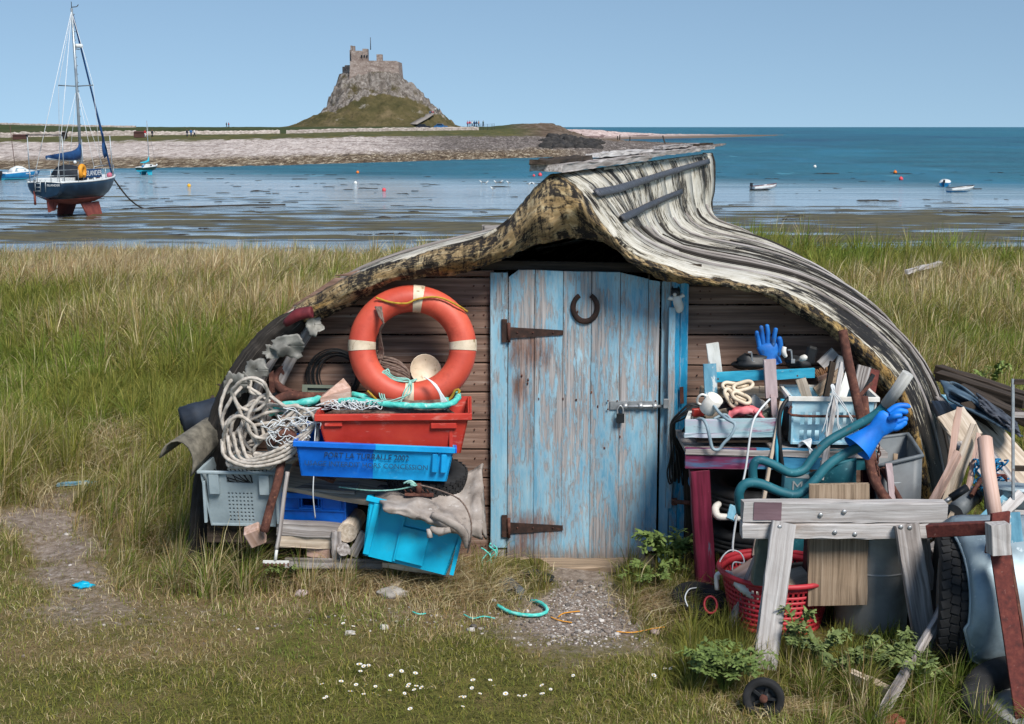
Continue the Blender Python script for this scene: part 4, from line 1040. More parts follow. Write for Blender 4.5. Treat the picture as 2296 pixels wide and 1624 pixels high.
nb = yb.mb().box((2.85, -1.34, 2.36), (1.75, .03, .46)).build('name_board', 'sail_blue', yb.root)
MB_ = yb.M @ Matrix.Translation((2.85, -1.362, 2.36)) @ rotm('X', 90)
lettering('ISLANDER', nb, 'white_line', MB_, .40, .004)
tm = yb.M @ Matrix.Translation((-.012, -.52, 1.80)) @ rotm('Z', -90) @ rotm('X', 90)
lettering('ISLANDER', yb.root, 'white_line', tm, .17, .003)
yb.mb().blob((1.35, -1.1, 3.0), .09, 10, 8, 0).build('deck_lamp', 'gel_white', yb.root)
yb.mb().blob((5.7, -.8, 2.15), .16, 10, 8, .15).build('fender', 'pink_cloth', yb.root)
m = MB(yb.M); m.tube([V((1.75 + .26 * math.sin(a) * .9, -1.27, 2.5 + .28 * math.cos(a) * (1.15 if math.cos(a) < 0 else 1))) for a in np.linspace(-2.6, 2.6, 18)], .13, 8)
tag(m.build('horseshoe_lifebuoy', 'horseshoe_orange'), 'orange horseshoe lifebuoy on the rail of the navy yacht', 'lifebuoy')
# mooring chain
p0 = yb.M @ V((7.6, 0, 1.95)); ch = [p0, p0.lerp(gr(345, 466, SEA), .35) + V((0, 0, -.55)), p0.lerp(gr(345, 466, SEA), .7) + V((0, 0, -.55)), gr(345, 466, SEA + .05), gr(420, 464, SEA + .05), gr(520, 461, SEA + .05), gr(640, 459, SEA + .05)]
tag(MB().tube(spl(ch, 8), .05, 6, flat=1).build('mooring_chain', 'weed'), 'dark mooring chain running from the yacht bow over the mud', 'chain')

# --- white and blue cabin boat
b_ = Boat('cabin_boat', 'small blue cabin motorboat with white top at far left', 47, 403, SEA, 28, 4.6)
b_.M = Matrix.Translation(b_.b) @ rotm('Z', 47) @ Matrix.Scale(.84, 4) @ Matrix.Translation((-2.2, 0, 0))
R_ = b_.sections(1.9, .85, lambda x: .0 + .35 * max(0, x - .6) / .4, lambda x: .72 + .3 * x, .08, .5)
b_.hull(R_, .22, ('boat_blue', 'boat_turquoise')); b_.deck(R_, 'gel_white'); b_.gunwale(R_, 'gel_white', .06)
P = []
for x, h, w in ((.9, .8, .6), (1.2, 1.25, .66), (1.7, 1.5, .68), (2.3, 1.48, .66), (2.8, 1.2, .6), (3.3, .95, .45)): P.append([(x, w * math.cos(q), .75 + (h - .75) * math.sin(q) ** .45) for q in np.linspace(0, math.pi, 11)])
cb = b_.mb().grid(P, thick=.02).build('cabin', 'gel_white', b_.root)
for sd in (1, -1): b_.mb().hexa([(1.2, sd * .62, .95), (2.6, sd * .60, .95), (2.6, sd * .66, .95), (1.2, sd * .69, .95), (1.4, sd * .57, 1.3), (2.3, sd * .57, 1.3), (2.3, sd * .62, 1.3), (1.4, sd * .63, 1.3)]).build('window', 'clear_pane', cb)
b_.mb().tube([(1.6, 0, 1.4), (1.3, 0, 6.0)], .035, 6).build('mast', 'hut_brown', b_.root)
om = b_.mb().box((-.15, 0, .75), (.35, .3, .5)).build('outboard_motor', 'black_plastic', b_.root); b_.mb().box((-.18, 0, .3), (.16, .1, .6)).build('motor_leg', 'black_plastic', om)
lettering('BW58', b_.root, 'white_line', b_.M @ Matrix.Translation((2.6, -.99, .68)) @ rotm('X', 90), .22, .01)
# --- small green and turquoise sailing boat
b_ = Boat('small_yacht', 'little white and dark green yacht on turquoise keels beyond the big yacht', 332, 392, SEA, 50, 4.6, cat='yacht')
b_.M = Matrix.Translation(b_.b) @ rotm('Z', 68) @ Matrix.Scale(.64, 4) @ Matrix.Translation((-2.2, 0, 0))
R_ = b_.sections(1.9, .75, lambda x: .55 + .25 * max(0, x - .6) / .4, lambda x: 1.2 + .2 * x, .1, .5)
b_.hull(R_, .8, ('dark_green_paint', 'boat_turquoise')); b_.deck(R_, 'gel_white'); b_.gunwale(R_, 'gel_white', .07)
for sd in (1, -1): b_.mb().prism([(1.2, sd * .45, .6), (2.6, sd * .45, .6), (2.4, sd * .6, 0), (1.4, sd * .6, 0)], (0, sd * .07, 0)).build('keel', 'boat_turquoise', b_.root)
b_.mb().prism([(.05, -.04, .8), (.4, -.04, .75), (.4, -.04, .1), (.1, -.04, .1)], (0, .08, 0)).build('rudder', 'boat_turquoise', b_.root)
cb = b_.mb().hexa([(1.6, -.6, 1.25), (3.6, -.35, 1.3), (3.6, .35, 1.3), (1.6, .6, 1.25), (1.7, -.5, 1.75), (3.2, -.3, 1.6), (3.2, .3, 1.6), (1.7, .5, 1.75)]).build('cabin', 'gel_white', b_.root)
b_.mb().box((2.4, -.52, 1.5), (.5, .06, .14)).build('window', 'dark_glass', cb)
b_.mb().tube([(2.6, 0, 1.6), (2.5, 0, 8.6)], .05, 6).build('mast', 'mast_alloy', b_.root)
b_.mb().tube([(2.6, 0, 2.9), (2.4, 0, 2.2), (1.6, 0, 2.0), (.4, 0, 2.0)], [.05, .2, .16, .06], 7).build('sail_cover', 'boat_turquoise', b_.root)
b_.mb().tube([(2.5, 0, 8.4), (4.5, 0, 1.4)], .02, 4).build('forestay', 'grey_line', b_.root)
b_.mb().blob((.3, -.45, 1.35), .2, 8, 6, .1).build('outboard_motor', 'boat_blue', b_.root)
b_.mb().blob((4.2, -.3, 1.55), .15, 8, 6, .1).build('fender', 'gel_white', b_.root)
# --- open dinghies on the right
def dinghy(u, v, head, L, label, top, bot, inside, motor=True, cover=False, stripe=None):
    b_ = Boat('dinghy', label, u, v, SEA, head, L, cat='dinghy'); b_.M = Matrix.Translation(b_.b) @ rotm('Z', head) @ Matrix.Scale(.56, 4) @ Matrix.Translation((-L / 2, 0, 0))
    R_ = b_.sections(1.6, .8, lambda x: .0 + .3 * max(0, x - .6) / .4, lambda x: .58 + .32 * x * x, .08, .5)
    b_.hull(R_, .22, (top, bot)); b_.gunwale(R_, inside if not cover else 'gel_white', .045)
    if stripe: 
        for sd in (1, -1): b_.mb().tube([(p[7][0], sd * (p[7][1] + .02), p[7][2]) for p in R_], .02, 5).build('strake_line', stripe, b_.root)
    b_.deck(R_, inside, -.3, name='floor_board')
    for x in (.3, .55): b_.mb().box((x * L, 0, .45), (.25, 1.3, .04)).build('thwart', inside, b_.root)
    if cover:
        P = [[(p[-1][0], p[-1][1] * math.cos(q), p[-1][2] + .02 + (.42 * math.sin(min(1, i / 17 * 1.2) * math.pi) ** .6 + .0) * math.sin(q)) for q in np.linspace(0, math.pi, 9)] for i, p in enumerate(R_[:17])]
        b_.mb().grid(P, thick=.01).build('cover', 'gel_white', b_.root)
    if motor:
        om = b_.mb().box((-.12, 0, .85), (.3, .28, .42)).build('outboard_motor', 'black_plastic', b_.root); b_.mb().box((-.15, 0, .35), (.14, .1, .7)).build('motor_leg', 'black_plastic', om); b_.mb().tube([(0, 0, .95), (.4, .1, 1.0)], .03, 5).build('tiller', 'black_plastic', om)
    return b_
b_ = dinghy(1714, 427, 25, 4.2, 'white open dinghy with maroon inside and black outboard, alone on the flats', 'gel_white', 'black_plastic', 'maroon_boat', stripe='maroon_boat')
b_.mb().blob((2.2, 0, .62), .3, 8, 6, .4, (1.4, 1, .6)).build('bundle', 'white_cloth', b_.root)
dinghy(2119, 418, 68, 4.4, 'blue dinghy under a white cover, behind the other boat at right', 'boat_blue', 'boat_blue', 'gel_white', cover=True)
dinghy(2156, 431, 22, 4.4, 'white open rowing boat with blue bottom at far right', 'gel_white', 'boat_blue', 'dark_canvas', motor=False, stripe='boat_blue')
# --- mooring buoys
surf('buoy_orange', ['#cf6a1e', '#dd7a2c'], bump=0, vary=0); surf('buoy_red', ['#c8404a', '#d4525a'], bump=0, vary=0); surf('buoy_yellow', ['#cf9a1e', '#dba82c'], bump=0, vary=0); surf('buoy_white', ['#c9c9c4', '#dcdcd8'], bump=0, vary=0)
def buoy(u, v, d, mat, label):
    b = gr(u, v, SEA); D = b.length; r = d / 2 * D / FPX
    o = thing('mooring_buoy', label, 'buoy', b)
    MB().lathe([(0, -r * .3), (r * .8, -r * .2), (r, r * .5), (r * .85, r * 1.15), (r * .4, r * 1.5), (r * .12, r * 1.6), (r * .12, r * 1.75), (0, r * 1.75)], TR(b), 12).build('float', mat, o)
    MB().tube([b + V((r * .25 * math.cos(a), 0, r * 1.9 + r * .25 * math.sin(a))) for a in np.linspace(0, 2 * math.pi, 9)], r * .07, 5).build('ring', 'grey_line', o)
for a in ((802, 389, 7, 'buoy_orange', 'orange buoy afloat below the castle'), (797, 413, 8, 'buoy_white', 'white buoy lying on wet sand below the orange one'), (861, 429, 9, 'buoy_red', 'pinkish buoy lying on the mud among seaweed'), (424, 419, 8, 'buoy_yellow', 'yellow buoy on the flats right of the little yacht'),
          (1211, 395, 9, 'buoy_red', 'larger red buoy just left of the hull keel'), (1197, 396, 6, 'buoy_red', 'smaller red buoy left of its twin near the keel'), (1827, 376, 7, 'buoy_white', 'white buoy afloat right of the hull'), (2007, 389, 8, 'buoy_orange', 'orange buoy afloat left of the covered dinghy'), (2020, 404, 9, 'buoy_red', 'red buoy just below the orange one on the right')): buoy(*a)
# --- gulls standing in the shallows
for i, (u, v) in enumerate(((1080, 413), (1090, 414), (1112, 413), (1123, 412), (1140, 414), (1186, 417), (1198, 417), (1210, 418), (1105, 428))):
    b = gr(u, v, SEA + .02); g = thing('gull', 'white gull in the shallows left of the hull keel, %s from the left' % ['1st', '2nd', '4th', '5th', '6th', '7th', '8th', '9th', '3rd'][i], 'gull', b, 'gulls in the shallows'); sd = 1 if i % 2 else -1
    m = MB(TR(b, s=.62)); m.tube([(-.34 * sd, 0, .27), (-.15 * sd, 0, .25), (.05 * sd, 0, .27), (.17 * sd, 0, .36), (.22 * sd, 0, .45), (.28 * sd, 0, .46), (.36 * sd, 0, .43)], [.02, .08, .11, .075, .06, .05, .01], 8); m.build('body', 'gel_white', g)
    m = MB(TR(b, s=.62)); m.tube([(-.42 * sd, -.09, .3), (-.1 * sd, -.1, .3), (.08 * sd, -.09, .3)], [.01, .05, .03], 6, flat=.4); m.build('wing', 'grey_line', g)
    for y in (-.04, .04): MB(TR(b, s=.62)).tube([(0, y, .2), (0, y, 0)], .012, 4).build('leg', 'horseshoe_orange', g)
# ------------------------------------------------------------------ boat shed: an upturned hull with a boarded front
YF = 6.90                                       # front rim of the hull
YW = 7.12                                       # face of the boarded front
K0 = at(1240, 390, YF)
KZ = K0.z
def sec(lst, Y=YF):
    return [(at(u, v, Y).x - K0.x, at(u, v, Y).z - KZ) for u, v in lst]
FR = sec([(1240, 390), (1285, 408), (1318, 450), (1350, 500), (1400, 556), (1480, 592), (1560, 617), (1650, 632), (1750, 652), (1830, 690), (1900, 740), (1970, 800), (2020, 860), (2050, 930), (2068, 1000), (2090, 1100), (2098, 1180), (2100, 1290)])
FL = sec([(1240, 390), (1205, 415), (1170, 455), (1130, 505), (1080, 535), (980, 560), (860, 592), (760, 630), (660, 690), (590, 735), (520, 820), (480, 900), (445, 1020), (430, 1110), (424, 1190), (420, 1290)])
RR = [(0, 0), (.05, -.06), (.07, -.3), (.11, -.46), (.22, -.56), (.42, -.61), (.7, -.66), (.95, -.73), (1.2, -.83), (1.42, -.95), (1.6, -1.08), (1.75, -1.22), (1.86, -1.38), (1.93, -1.55), (1.97, -1.72), (2.0, -1.9), (2.02, -2.14)]
def arc(pts, n=49):
    pts = [np.array(p, float) for p in pts]; d = [0]
    for a, b in zip(pts, pts[1:]): d.append(d[-1] + np.linalg.norm(b - a))
    d = np.array(d) / d[-1]; P = np.array(pts); q = np.linspace(0, 1, n)
    return np.stack([np.interp(q, d, P[:, 0]), np.interp(q, d, P[:, 1])], 1)
def smooth(a, k=2):
    for _ in range(k):
        b = a.copy(); b[1:-1] = .25 * a[:-2] + .5 * a[1:-1] + .25 * a[2:]; a = b
    return a
AFR, AFL = smooth(arc(FR)), smooth(arc(FL)); ARR = smooth(arc(RR)); ARL = ARR * [-1, 1]
def hull(s, t, side, off=0.0):
    """point on the hull: s 0 front..1 stern, t 0 keel..1 gunwale"""
    F_, R_ = (AFR, ARR) if side > 0 else (AFL, ARL)
    i = min(47.999, max(0, t * 48)); k = int(i); f = i - k
    a = F_[k] * (1 - f) + F_[k + 1] * f; b = R_[k] * (1 - f) + R_[k + 1] * f
    w = float(sstep(0, .42, np.array(s)))
    q = a * (1 - w) + b * w
    B = float(np.interp(s, [0, .15, .3, .5, .7, .85, .95, 1], [1, 1.06, 1.09, 1.02, .86, .6, .33, .06]))
    dzs = (.075 if side < 0 else .02) * float(sstep(0, .14, np.array(s))) * math.sin(min(1, max(0, t - .08) * 1.6) * math.pi) ** .5 * float(np.interp(s, [0, .5, 1], [1, 1, 0]))
    dx = q[0] * B if abs(q[0]) > .12 else q[0] * (1 + (B - 1) * abs(q[0]) / .12)
    return V((K0.x + 1.62 * s + dx, YF + 5.6 * s, KZ + q[1] + dzs))
def hull_n(s, t, side):
    a = hull(min(1, s + .02), t, side) - hull(max(0, s - .02), t, side); b = hull(s, min(1, t + .02), side) - hull(s, max(0, t - .02), side)
    n = a.cross(b); n.normalize()
    return n if n.x * side > 0 or n.z > .3 else -n
def hull_mat(name, along):
    t = NT(name); lc = t.attr('lc')
    st = t.noise(t.scale(lc, along), 1, 9, .78, .9)
    fine = t.noise(t.scale(lc, (along[0] * 2.5, along[1] * 2.5, 1)), 1, 7, .75)
    big = t.noise(t.scale(lc, (1.3, 1.3, 1)), 1, 4, .6)
    cream = t.ramp(fine, [(.3, C('#857d6f')), (.48, C('#b9b4a7')), (.66, C('#d3d0c9'))])
    grey = t.ramp(fine, [(.35, C('#4b4a4c')), (.6, C('#8b8d93'))])
    col = t.mix(t.step(big, .52, .66), cream, t.mix(.5, cream, grey))
    mk = t.math('ADD', t.math('ADD', st, t.math('MULTIPLY', t.math('SUBTRACT', big, .5), .7)), t.math('MULTIPLY', t.math('SUBTRACT', t.noise(t.scale(lc, (9, 22, 1)), 1, 7, .75), .5), .45))
    mk = t.math('ADD', mk, t.math('MULTIPLY', t.step(t.math('ADD', t.sep(lc)[0], t.math('MULTIPLY', t.noise(t.scale(lc, (.8, 2, 1)), 1, 3), 2.0)), 2.0, 3.6), .13))
    blk = t.step(mk, .52, .58)
    col = t.mix(t.math('MULTIPLY', t.step(mk, .46, .55), .5), col, C('#8f7d55'))
    col = t.mix(blk, col, t.ramp(fine, [(.35, C('#0f0d0c')), (.7, C('#2b2622'))]))
    h = t.math('SUBTRACT', t.math('MULTIPLY', fine, .6), t.math('MULTIPLY', blk, .4))
    MATS[name] = t.done(col, .8, t.bump(h, .8, .006), spec=.3)
hull_mat('hull_skin', (3.4, 13, 1))
t = NT('rim_skin'); lc = t.attr('lc')
a1 = t.noise(t.scale(lc, (5, 5, 5)), 1, 7, .7, .7); a2 = t.noise(t.scale(lc, (19, 19, 19)), 1, 8, .75, .6); a3 = t.noise(t.scale(lc, (1.2, 1.2, 1.2)), 1, 3)
col = t.ramp(a1, [(.32, C('#6b5638')), (.48, C('#a48c66')), (.62, C('#c4b594'))])
col = t.mix(t.step(a3, .46, .56), col, t.ramp(a1, [(.35, C('#80602f')), (.6, C('#b0935a'))]))
a4 = t.noise(t.scale(lc, (16, 5, 1)), 1, 8, .75, .5)
mk = t.math('ADD', t.math('ADD', t.math('MULTIPLY', a2, .35), t.math('MULTIPLY', a4, .45)), t.math('ADD', t.math('MULTIPLY', a1, .3), t.math('MULTIPLY', t.math('SUBTRACT', t.math('FRACT', t.sep(lc)[2]), .5), .0)))
blk = t.step(mk, .515, .575)
col = t.mix(blk, col, t.ramp(a2, [(.4, C('#0b0908')), (.75, C('#2a211b'))]))
MATS['rim_skin'] = t.done(col, .72, t.bump(t.math('SUBTRACT', t.math('MULTIPLY', a2, .7), t.math('MULTIPLY', blk, .3)), 1.0, .012), spec=.35)
surf('tarred_wood', ['#14110f', '#27221e', '#3d3731'], GR, 4, 6, .3, .7, .8, .7, .006, patches=[('#77706a', (.6, 20, 20), 2, .62, .72)])
surf('fibreglass', ['#54524c', '#77756f', '#9a9890'], (1, 1, 1), 12, 6, .3, .7, .5, .5, .004, patches=[('#55514a', (1, 1, 1), 9, .6, .75)])
surf('maroon_patch', ['#3a0f16', '#5c1a24', '#7a2a30'], (1, 1, 1), 10, 6)
shed = thing('boat_shed', 'shed made of an upturned tarred boat hull with boarded front and blue door', 'shed', (1.0, 9.0, 0))
# the old planking is skinned with strips of tarred canvas running over the hull, battened at the joints
tt = np.concatenate([np.linspace(0, .3, 22, endpoint=False), np.linspace(.3, 1, 24)])
sb = [0, .07, .15, .235, .32, .41, .51, .62, .74, .87, 1.0]
def strip(side, s0, s1):
    P, LC = [], []
    for t_ in tt:
        row, lr = [], []
        for j in range(4):
            f = j / 3; s_ = s0 + (s1 - s0) * f
            p = hull(s_, t_, side); n = hull_n(s_, min(.96, max(.05, t_)), side)
            o = .014 * f + .010 * mnoise.noise(V((s_ * 14, t_ * 7, side * 3))) + .006 * mnoise.noise(V((s_ * 40, t_ * 12, side * 3)))
            row.append(p + n * o * min(1, t_ * 12)); lr.append((t_ * 3.1, s_ * 5.8, side))
        P.append(row); LC.append(lr)
    m = MB(); st_ = random.getstate(); m.grid(P, thick=.02, lc=LC, flip=(side < 0)); m.lc = [V(q) for r in LC for q in r] * 2; return m.build('canvas_strip', 'hull_skin', shed)
for side in (1, -1):
    for k in range(len(sb) - 1): strip(side, sb[k], min(1, sb[k + 1] + .004))
    for k in range(1, len(sb) - 1):
        s_ = sb[k]; pts = []
        for t_ in np.linspace(.14 if side > 0 else .03, 1, 30):
            pts.append(hull(s_ + .006 * math.sin(t_ * 9 + k), t_, side) + hull_n(s_, min(.96, t_), side) * .018)
        m = MB(); m.tube(pts, .009, 6, flat=.6); m.build('batten', ('grey_wood', 'grey_wood', 'tarred_wood')[k % 3], shed)
        if k < 7:
            for q in range(1):
                ds_ = (sb[k + 1] - s_) * random.uniform(.35, .65) ; t0 = random.uniform(.15, .4); t1 = random.uniform(.6, 1)
                m = MB(); m.tube([hull(s_ + ds_, t_, side) + hull_n(s_, min(.96, t_), side) * .016 for t_ in np.linspace(t0, t1, 16)], .005, 5); m.build('seam', 'tarred_wood', shed)
# keel boards along the top
for a, b, w, h, dx, dz, mt in ((-.012, .42, .17, .035, -.02, .03, 'grey_wood'), (.40, .80, .16, .03, .0, .05, 'grey_wood'), (.76, .945, .14, .03, .01, .06, 'grey_wood'), (-.018, .16, .09, .022, -.05, .062, 'dark_wood'), (.2, .5, .10, .02, -.05, .07, 'white_grey_wood'), (.55, .87, .09, .018, -.03, .085, 'grey_wood')):
    q = lambda s: hull(max(0, min(1, s)), 0, 1) + V((1.62 * min(0, s) + dx, 5.6 * min(0, s), dz))
    MB().bar(q(a), q(b), w, h, (0, 0, 1), .006, 14).build('keel_board', mt, shed)
for i in range(9): 
    s = .80 + i * .02; p = hull(s, 0, 1) + V((random.uniform(-.04, .04), 0, .08)); MB().box(p, (.04, .08, .03), rotm('Z', random.uniform(0, 90)).to_3x3()).build('keel_scrap', 'dark_wood', shed)
# sternpost
sp_ = [hull(.995, t_, 1) + V((.0, .02, 0)) for t_ in np.linspace(0, .2, 8)]
m = MB()
m.grid([[p + V((-.05, .0, 0)), p + V((.03, .0, 0)), p + V((.03, .1, 0)), p + V((-.05, .1, 0))] for p in sp_], closed_v=True, smooth=False); m.build('sternpost', 'tarred_wood', shed)
m = MB(); m.grid([[hull(1, t_, -1) + V((0, .01, 0)), hull(1, t_, 1) + V((0, .01, 0))] for t_ in np.linspace(0, 1, 20)], thick=.03); m.build('stern_board', 'tarred_wood', shed)
# iron bands on the fin
def band(pts, w):
    P = []
    for u_, v_, s_ in pts:
        # find the hull point on the right side seen through (u, v) at station s
        best = min((hull(s_, t_, 1) for t_ in np.linspace(.01, .3, 60)), key=lambda p: abs(p.z - at(u_, v_, p.y).z))
        tt = min(np.linspace(.01, .3, 60), key=lambda t_: (hull(s_, t_, 1) - best).length)
        P.append((s_, tt))
    ps = [hull(s_, t_, 1) + hull_n(s_, max(.03, t_), 1) * .012 for s_, t_ in P]; ps = spl(ps, 5)
    m = MB(); rows = []
    for i, p in enumerate(ps):
        d = (ps[min(i + 1, len(ps) - 1)] - ps[max(i - 1, 0)]).normalized(); s_ = np.interp(i / (len(ps) - 1), np.linspace(0, 1, len(P)), [q[0] for q in P]); t_ = np.interp(i / (len(ps) - 1), np.linspace(0, 1, len(P)), [q[1] for q in P])
        n = hull_n(s_, max(.03, t_), 1); up = n.cross(d).normalized()
        rows.append([p + up * w + n * .008, p - up * w + n * .008])
    m.grid(rows, thick=.016); return m.build('iron_band', 'iron_band', shed)
band([(1312, 440, .03), (1380, 428, .15), (1440, 410, .32), (1500, 388, .55), (1560, 362, .92)], .022)
band([(1358, 499, .06), (1420, 480, .2), (1480, 460, .38), (1535, 432, .62)], .02)
# rolled canvas and tar rim at the front
OUT = [(420, 1290), (424, 1190), (430, 1110), (445, 1020), (480, 900), (520, 820), (590, 735), (660, 690), (760, 630), (860, 592), (980, 560), (1080, 535), (1130, 505), (1170, 455), (1205, 415), (1240, 390), (1285, 408), (1318, 450), (1350, 500), (1400, 556), (1480, 592), (1560, 617), (1650, 632), (1750, 652), (1830, 690), (1900, 740), (1970, 800), (2020, 860), (2050, 930), (2068, 1000), (2090, 1100), (2098, 1180), (2100, 1290)]
INN = [(480, 1290), (488, 1200), (500, 1120), (518, 1030), (550, 932), (584, 864), (638, 786), (690, 728), (790, 684), (890, 642), (1000, 618), (1095, 604), (1150, 585), (1195, 562), (1240, 547), (1290, 540), (1318, 543), (1345, 551), (1385, 574), (1425, 603), (1495, 626), (1570, 641), (1660, 652), (1740, 676), (1805, 716), (1868, 764), (1930, 820), (1975, 874), (2004, 932), (2022, 1000), (2040, 1100), (2046, 1180), (2048, 1290)]
def rim(i0, i1, mat, name, depth=.09, rough=.03, fold=0):
    a = spl([at(u, v, YF) for u, v in OUT[i0:i1]], 7); b = spl([at(u, v, YF + .03) for u, v in INN[i0:i1]], 7)
    P, LC = [], []; L = 0
    nj = 15
    a = resample(a, .018); b = resample(b, (sum((q - p).length for p, q in zip(b, b[1:]))) / (len(a) - 1) * .99999)
    N_ = min(len(a), len(b)); a, b = a[:N_], b[:N_]
    for i in range(len(a)):
        if i: L += (a[i] - a[i - 1]).length
        row, lr = [], []; w = (b[i] - a[i]).length
        for j in range(nj):
            f = j / (nj - 1)
            p = a[i].lerp(b[i], f)
            bulge = math.sin(min(1, f * 1.15) * math.pi) ** .7 * depth * min(1.5, w / .14)
            nn = mnoise.noise(V((L * 7, f * 4 * w / .15, 3))) * rough + mnoise.noise(V((L * 22, f * 10 * w / .15, 5))) * rough * .6 + mnoise.noise(V((L * 55, f * 22 * w / .15, 8))) * rough * .3
            g = min(1, max(0, (w - .16) / .2)) * fold
            nn += g * .05 * math.sin(L * 26 + f * 5 + 2 * mnoise.noise(V((L * 3, f * 2, 1)))) * math.sin(f * math.pi)
            p = p + V((0, -bulge - nn * math.sin(max(.06, f) * math.pi), nn * .5 + (-.012 * math.sin(L * 9) if f > .7 else 0)))
            if j == nj - 1: p = p + V((0, .22, .035))
            row.append(p); lr.append((L, f * w, f))
        P.append(row); LC.append(lr)
    m = MB(); m.grid(P, thick=.012, lc=LC, flip=True); return m.build(name, mat, shed)
rim(7, 33, 'rim_skin', 'rolled_rim', .085, .032, 1)
rim(0, 8, 'tarred_wood', 'broken_gunwale', .03, .03)
m = MB(); m.tube(spl([at(640, 726, 6.82), at(668, 706, 6.79), at(700, 700, 6.78)], 4), [.02, .032, .03], 9); m.build('maroon_patch', 'maroon_patch', shed)
# stiff torn glass-fibre sheets at the broken left corner
def scrap(cu, cv, ru, rv, Y, seed, tilt=0):
    n = 40; P = []
    for i in range(n):
        row = []
        for j in range(6):
            a = 2 * math.pi * i / (n - 1); f = (j + .15) / 5
            k = 1 + .5 * mnoise.noise(V((math.cos(a) * 1.6, math.sin(a) * 1.6, seed))) + .28 * mnoise.noise(V((math.cos(a) * 7, math.sin(a) * 7, seed)))
            u, v = cu + ru * k * f * math.cos(a), cv + rv * k * f * math.sin(a)
            row.append(at(u, v, Y + .05 * mnoise.noise(V((u * .03, v * .03, seed))) + tilt * (v - cv) / 400))
        P.append(row)
    m = MB(); m.grid(P, thick=.004); return m.build('torn_fibreglass', 'fibreglass', shed)
scrap(648, 776, 36, 26, 6.80, 1, .3); scrap(705, 728, 18, 22, 6.88, 2); scrap(575, 830, 28, 20, 6.80, 3); scrap(524, 862, 24, 30, 6.76, 4, .2); scrap(546, 858, 13, 22, 6.76, 5); scrap(610, 790, 20, 14, 6.79, 6)
# frames inside the broken corner
for (a, b, c) in (((560, 800), (500, 960), (462, 1130)), ((668, 735), (600, 820), (548, 960)), ((700, 730), (640, 830), (590, 950))):
    m = MB(); m.tube(spl([at(*a, 6.95), at(*b, 6.93), at(*c, 6.90)], 6), .03, 7, flat=.6); m.build('frame_timber', 'tarred_wood' if a[0] < 600 else 'grey_wood', shed)
m = MB()
P = [[at(560 - i * 25, 800 + i * 55, 6.97), at(640 - i * 22, 790 + i * 62, 7.02)] for i in range(6)]
m.grid(P, thick=.02); m.build('inner_board', 'tarred_wood', shed)

# boarded front: horizontal boards either side of the door
def in_hull(z, side):
    A = AFR if side > 0 else AFL
    zz_ = z - KZ; i = int(np.argmax(A[:, 1] < zz_)) or 48
    return K0.x + A[i, 0]
def wall_board(xt, xb, xe, zt_, zb_):
    sg = 1 if xe > xt else -1; y = YW + random.uniform(0, .005); g = .0035; th = .024; c = .004
    n = 7; top_, bot_ = [], []
    for i in range(n + 1):
        f = i / n; top_.append((xt + (xe - xt) * f, zt_ - g + random.uniform(-.002, .002))); bot_.append((xb + (xe - xb) * f, zb_ + g + random.uniform(-.002, .002)))
    m = MB(); vs, fs = [], []
    for (xa, za), (xc, zc) in zip(top_, bot_):
        vs += [(xa, y + th, za), (xa, y + c, za), (xa, y, za - c), (xc, y, zc + c), (xc, y + c, zc), (xc, y + th, zc)]
    for i in range(n):
        for k in range(6):
            q = (i * 6 + k, i * 6 + (k + 1) % 6, i * 6 + 6 + (k + 1) % 6, i * 6 + 6 + k); fs.append(q if sg < 0 else q[::-1])
    e = tuple(range(n * 6, n * 6 + 6)); fs.append(e if sg > 0 else e[::-1])
    m.add(vs, fs, [(p[0], p[2], p[1]) for p in vs]); m.build('wall_board', 'brown_wood', shed)
zl = [at(1100, v, YW).z for v in (606, 622, 687, 751, 815, 880, 943, 1008, 1072, 1136, 1200, 1275)]
xl = at(1100, 900, YW).x; xr = at(1546, 900, YW).x
for k in range(len(zl) - 1):
    zt_, zb_ = zl[k], zl[k + 1]; h = zt_ - zb_ - .006
    if in_hull(zb_, -1) < xl - .1: wall_board(min(in_hull(zt_, -1), xl - .05), in_hull(zb_, -1), xl + .02, zt_, zb_)
zr = [at(1546, v, YW).z for v in (622, 640, 684, 752, 820, 890, 960, 1030, 1100, 1170, 1240, 1290)]
for k in range(len(zr) - 1):
    zt_, zb_ = zr[k], zr[k + 1]; h = zt_ - zb_ - .006
    if in_hull(zb_, 1) > xr + .1: wall_board(max(in_hull(zt_, 1), xr + .05), in_hull(zb_, 1), xr - .02, zt_, zb_)
# back plate of the interior above the door stays open and dark; lintel
MB().bar((xl - .05, YW + .04, at(1300, 600, YW).z + .012), (xr + .05, YW + .04, at(1300, 600, YW).z - .01), .05, .05, (0, 0, 1), .002, 3).build('lintel', 'dark_wood', shed)
# nail heads with dark weeping on the boards
m = MB()
for k in range(1, len(zl) - 1):
    for f in (.3, .7):
        z = zl[k] + (zl[k + 1] - zl[k]) * f
        for x in (xl - .03, xl - .09, xl - .75): m.blob((x + random.uniform(-.006, .006), YW - .002, z), .0045, 6, 4, .1)
for k in range(1, len(zr) - 1):
    for f in (.3, .7):
        z = zr[k] + (zr[k + 1] - zr[k]) * f
        for x in (xr + .04, xr + .1, xr + .5, xr + .95): m.blob((x + random.uniform(-.006, .006), YW - .002, z), .0045, 6, 4, .1)
m.build('nail_heads', 'rust', shed)['kind'] = 'stuff'
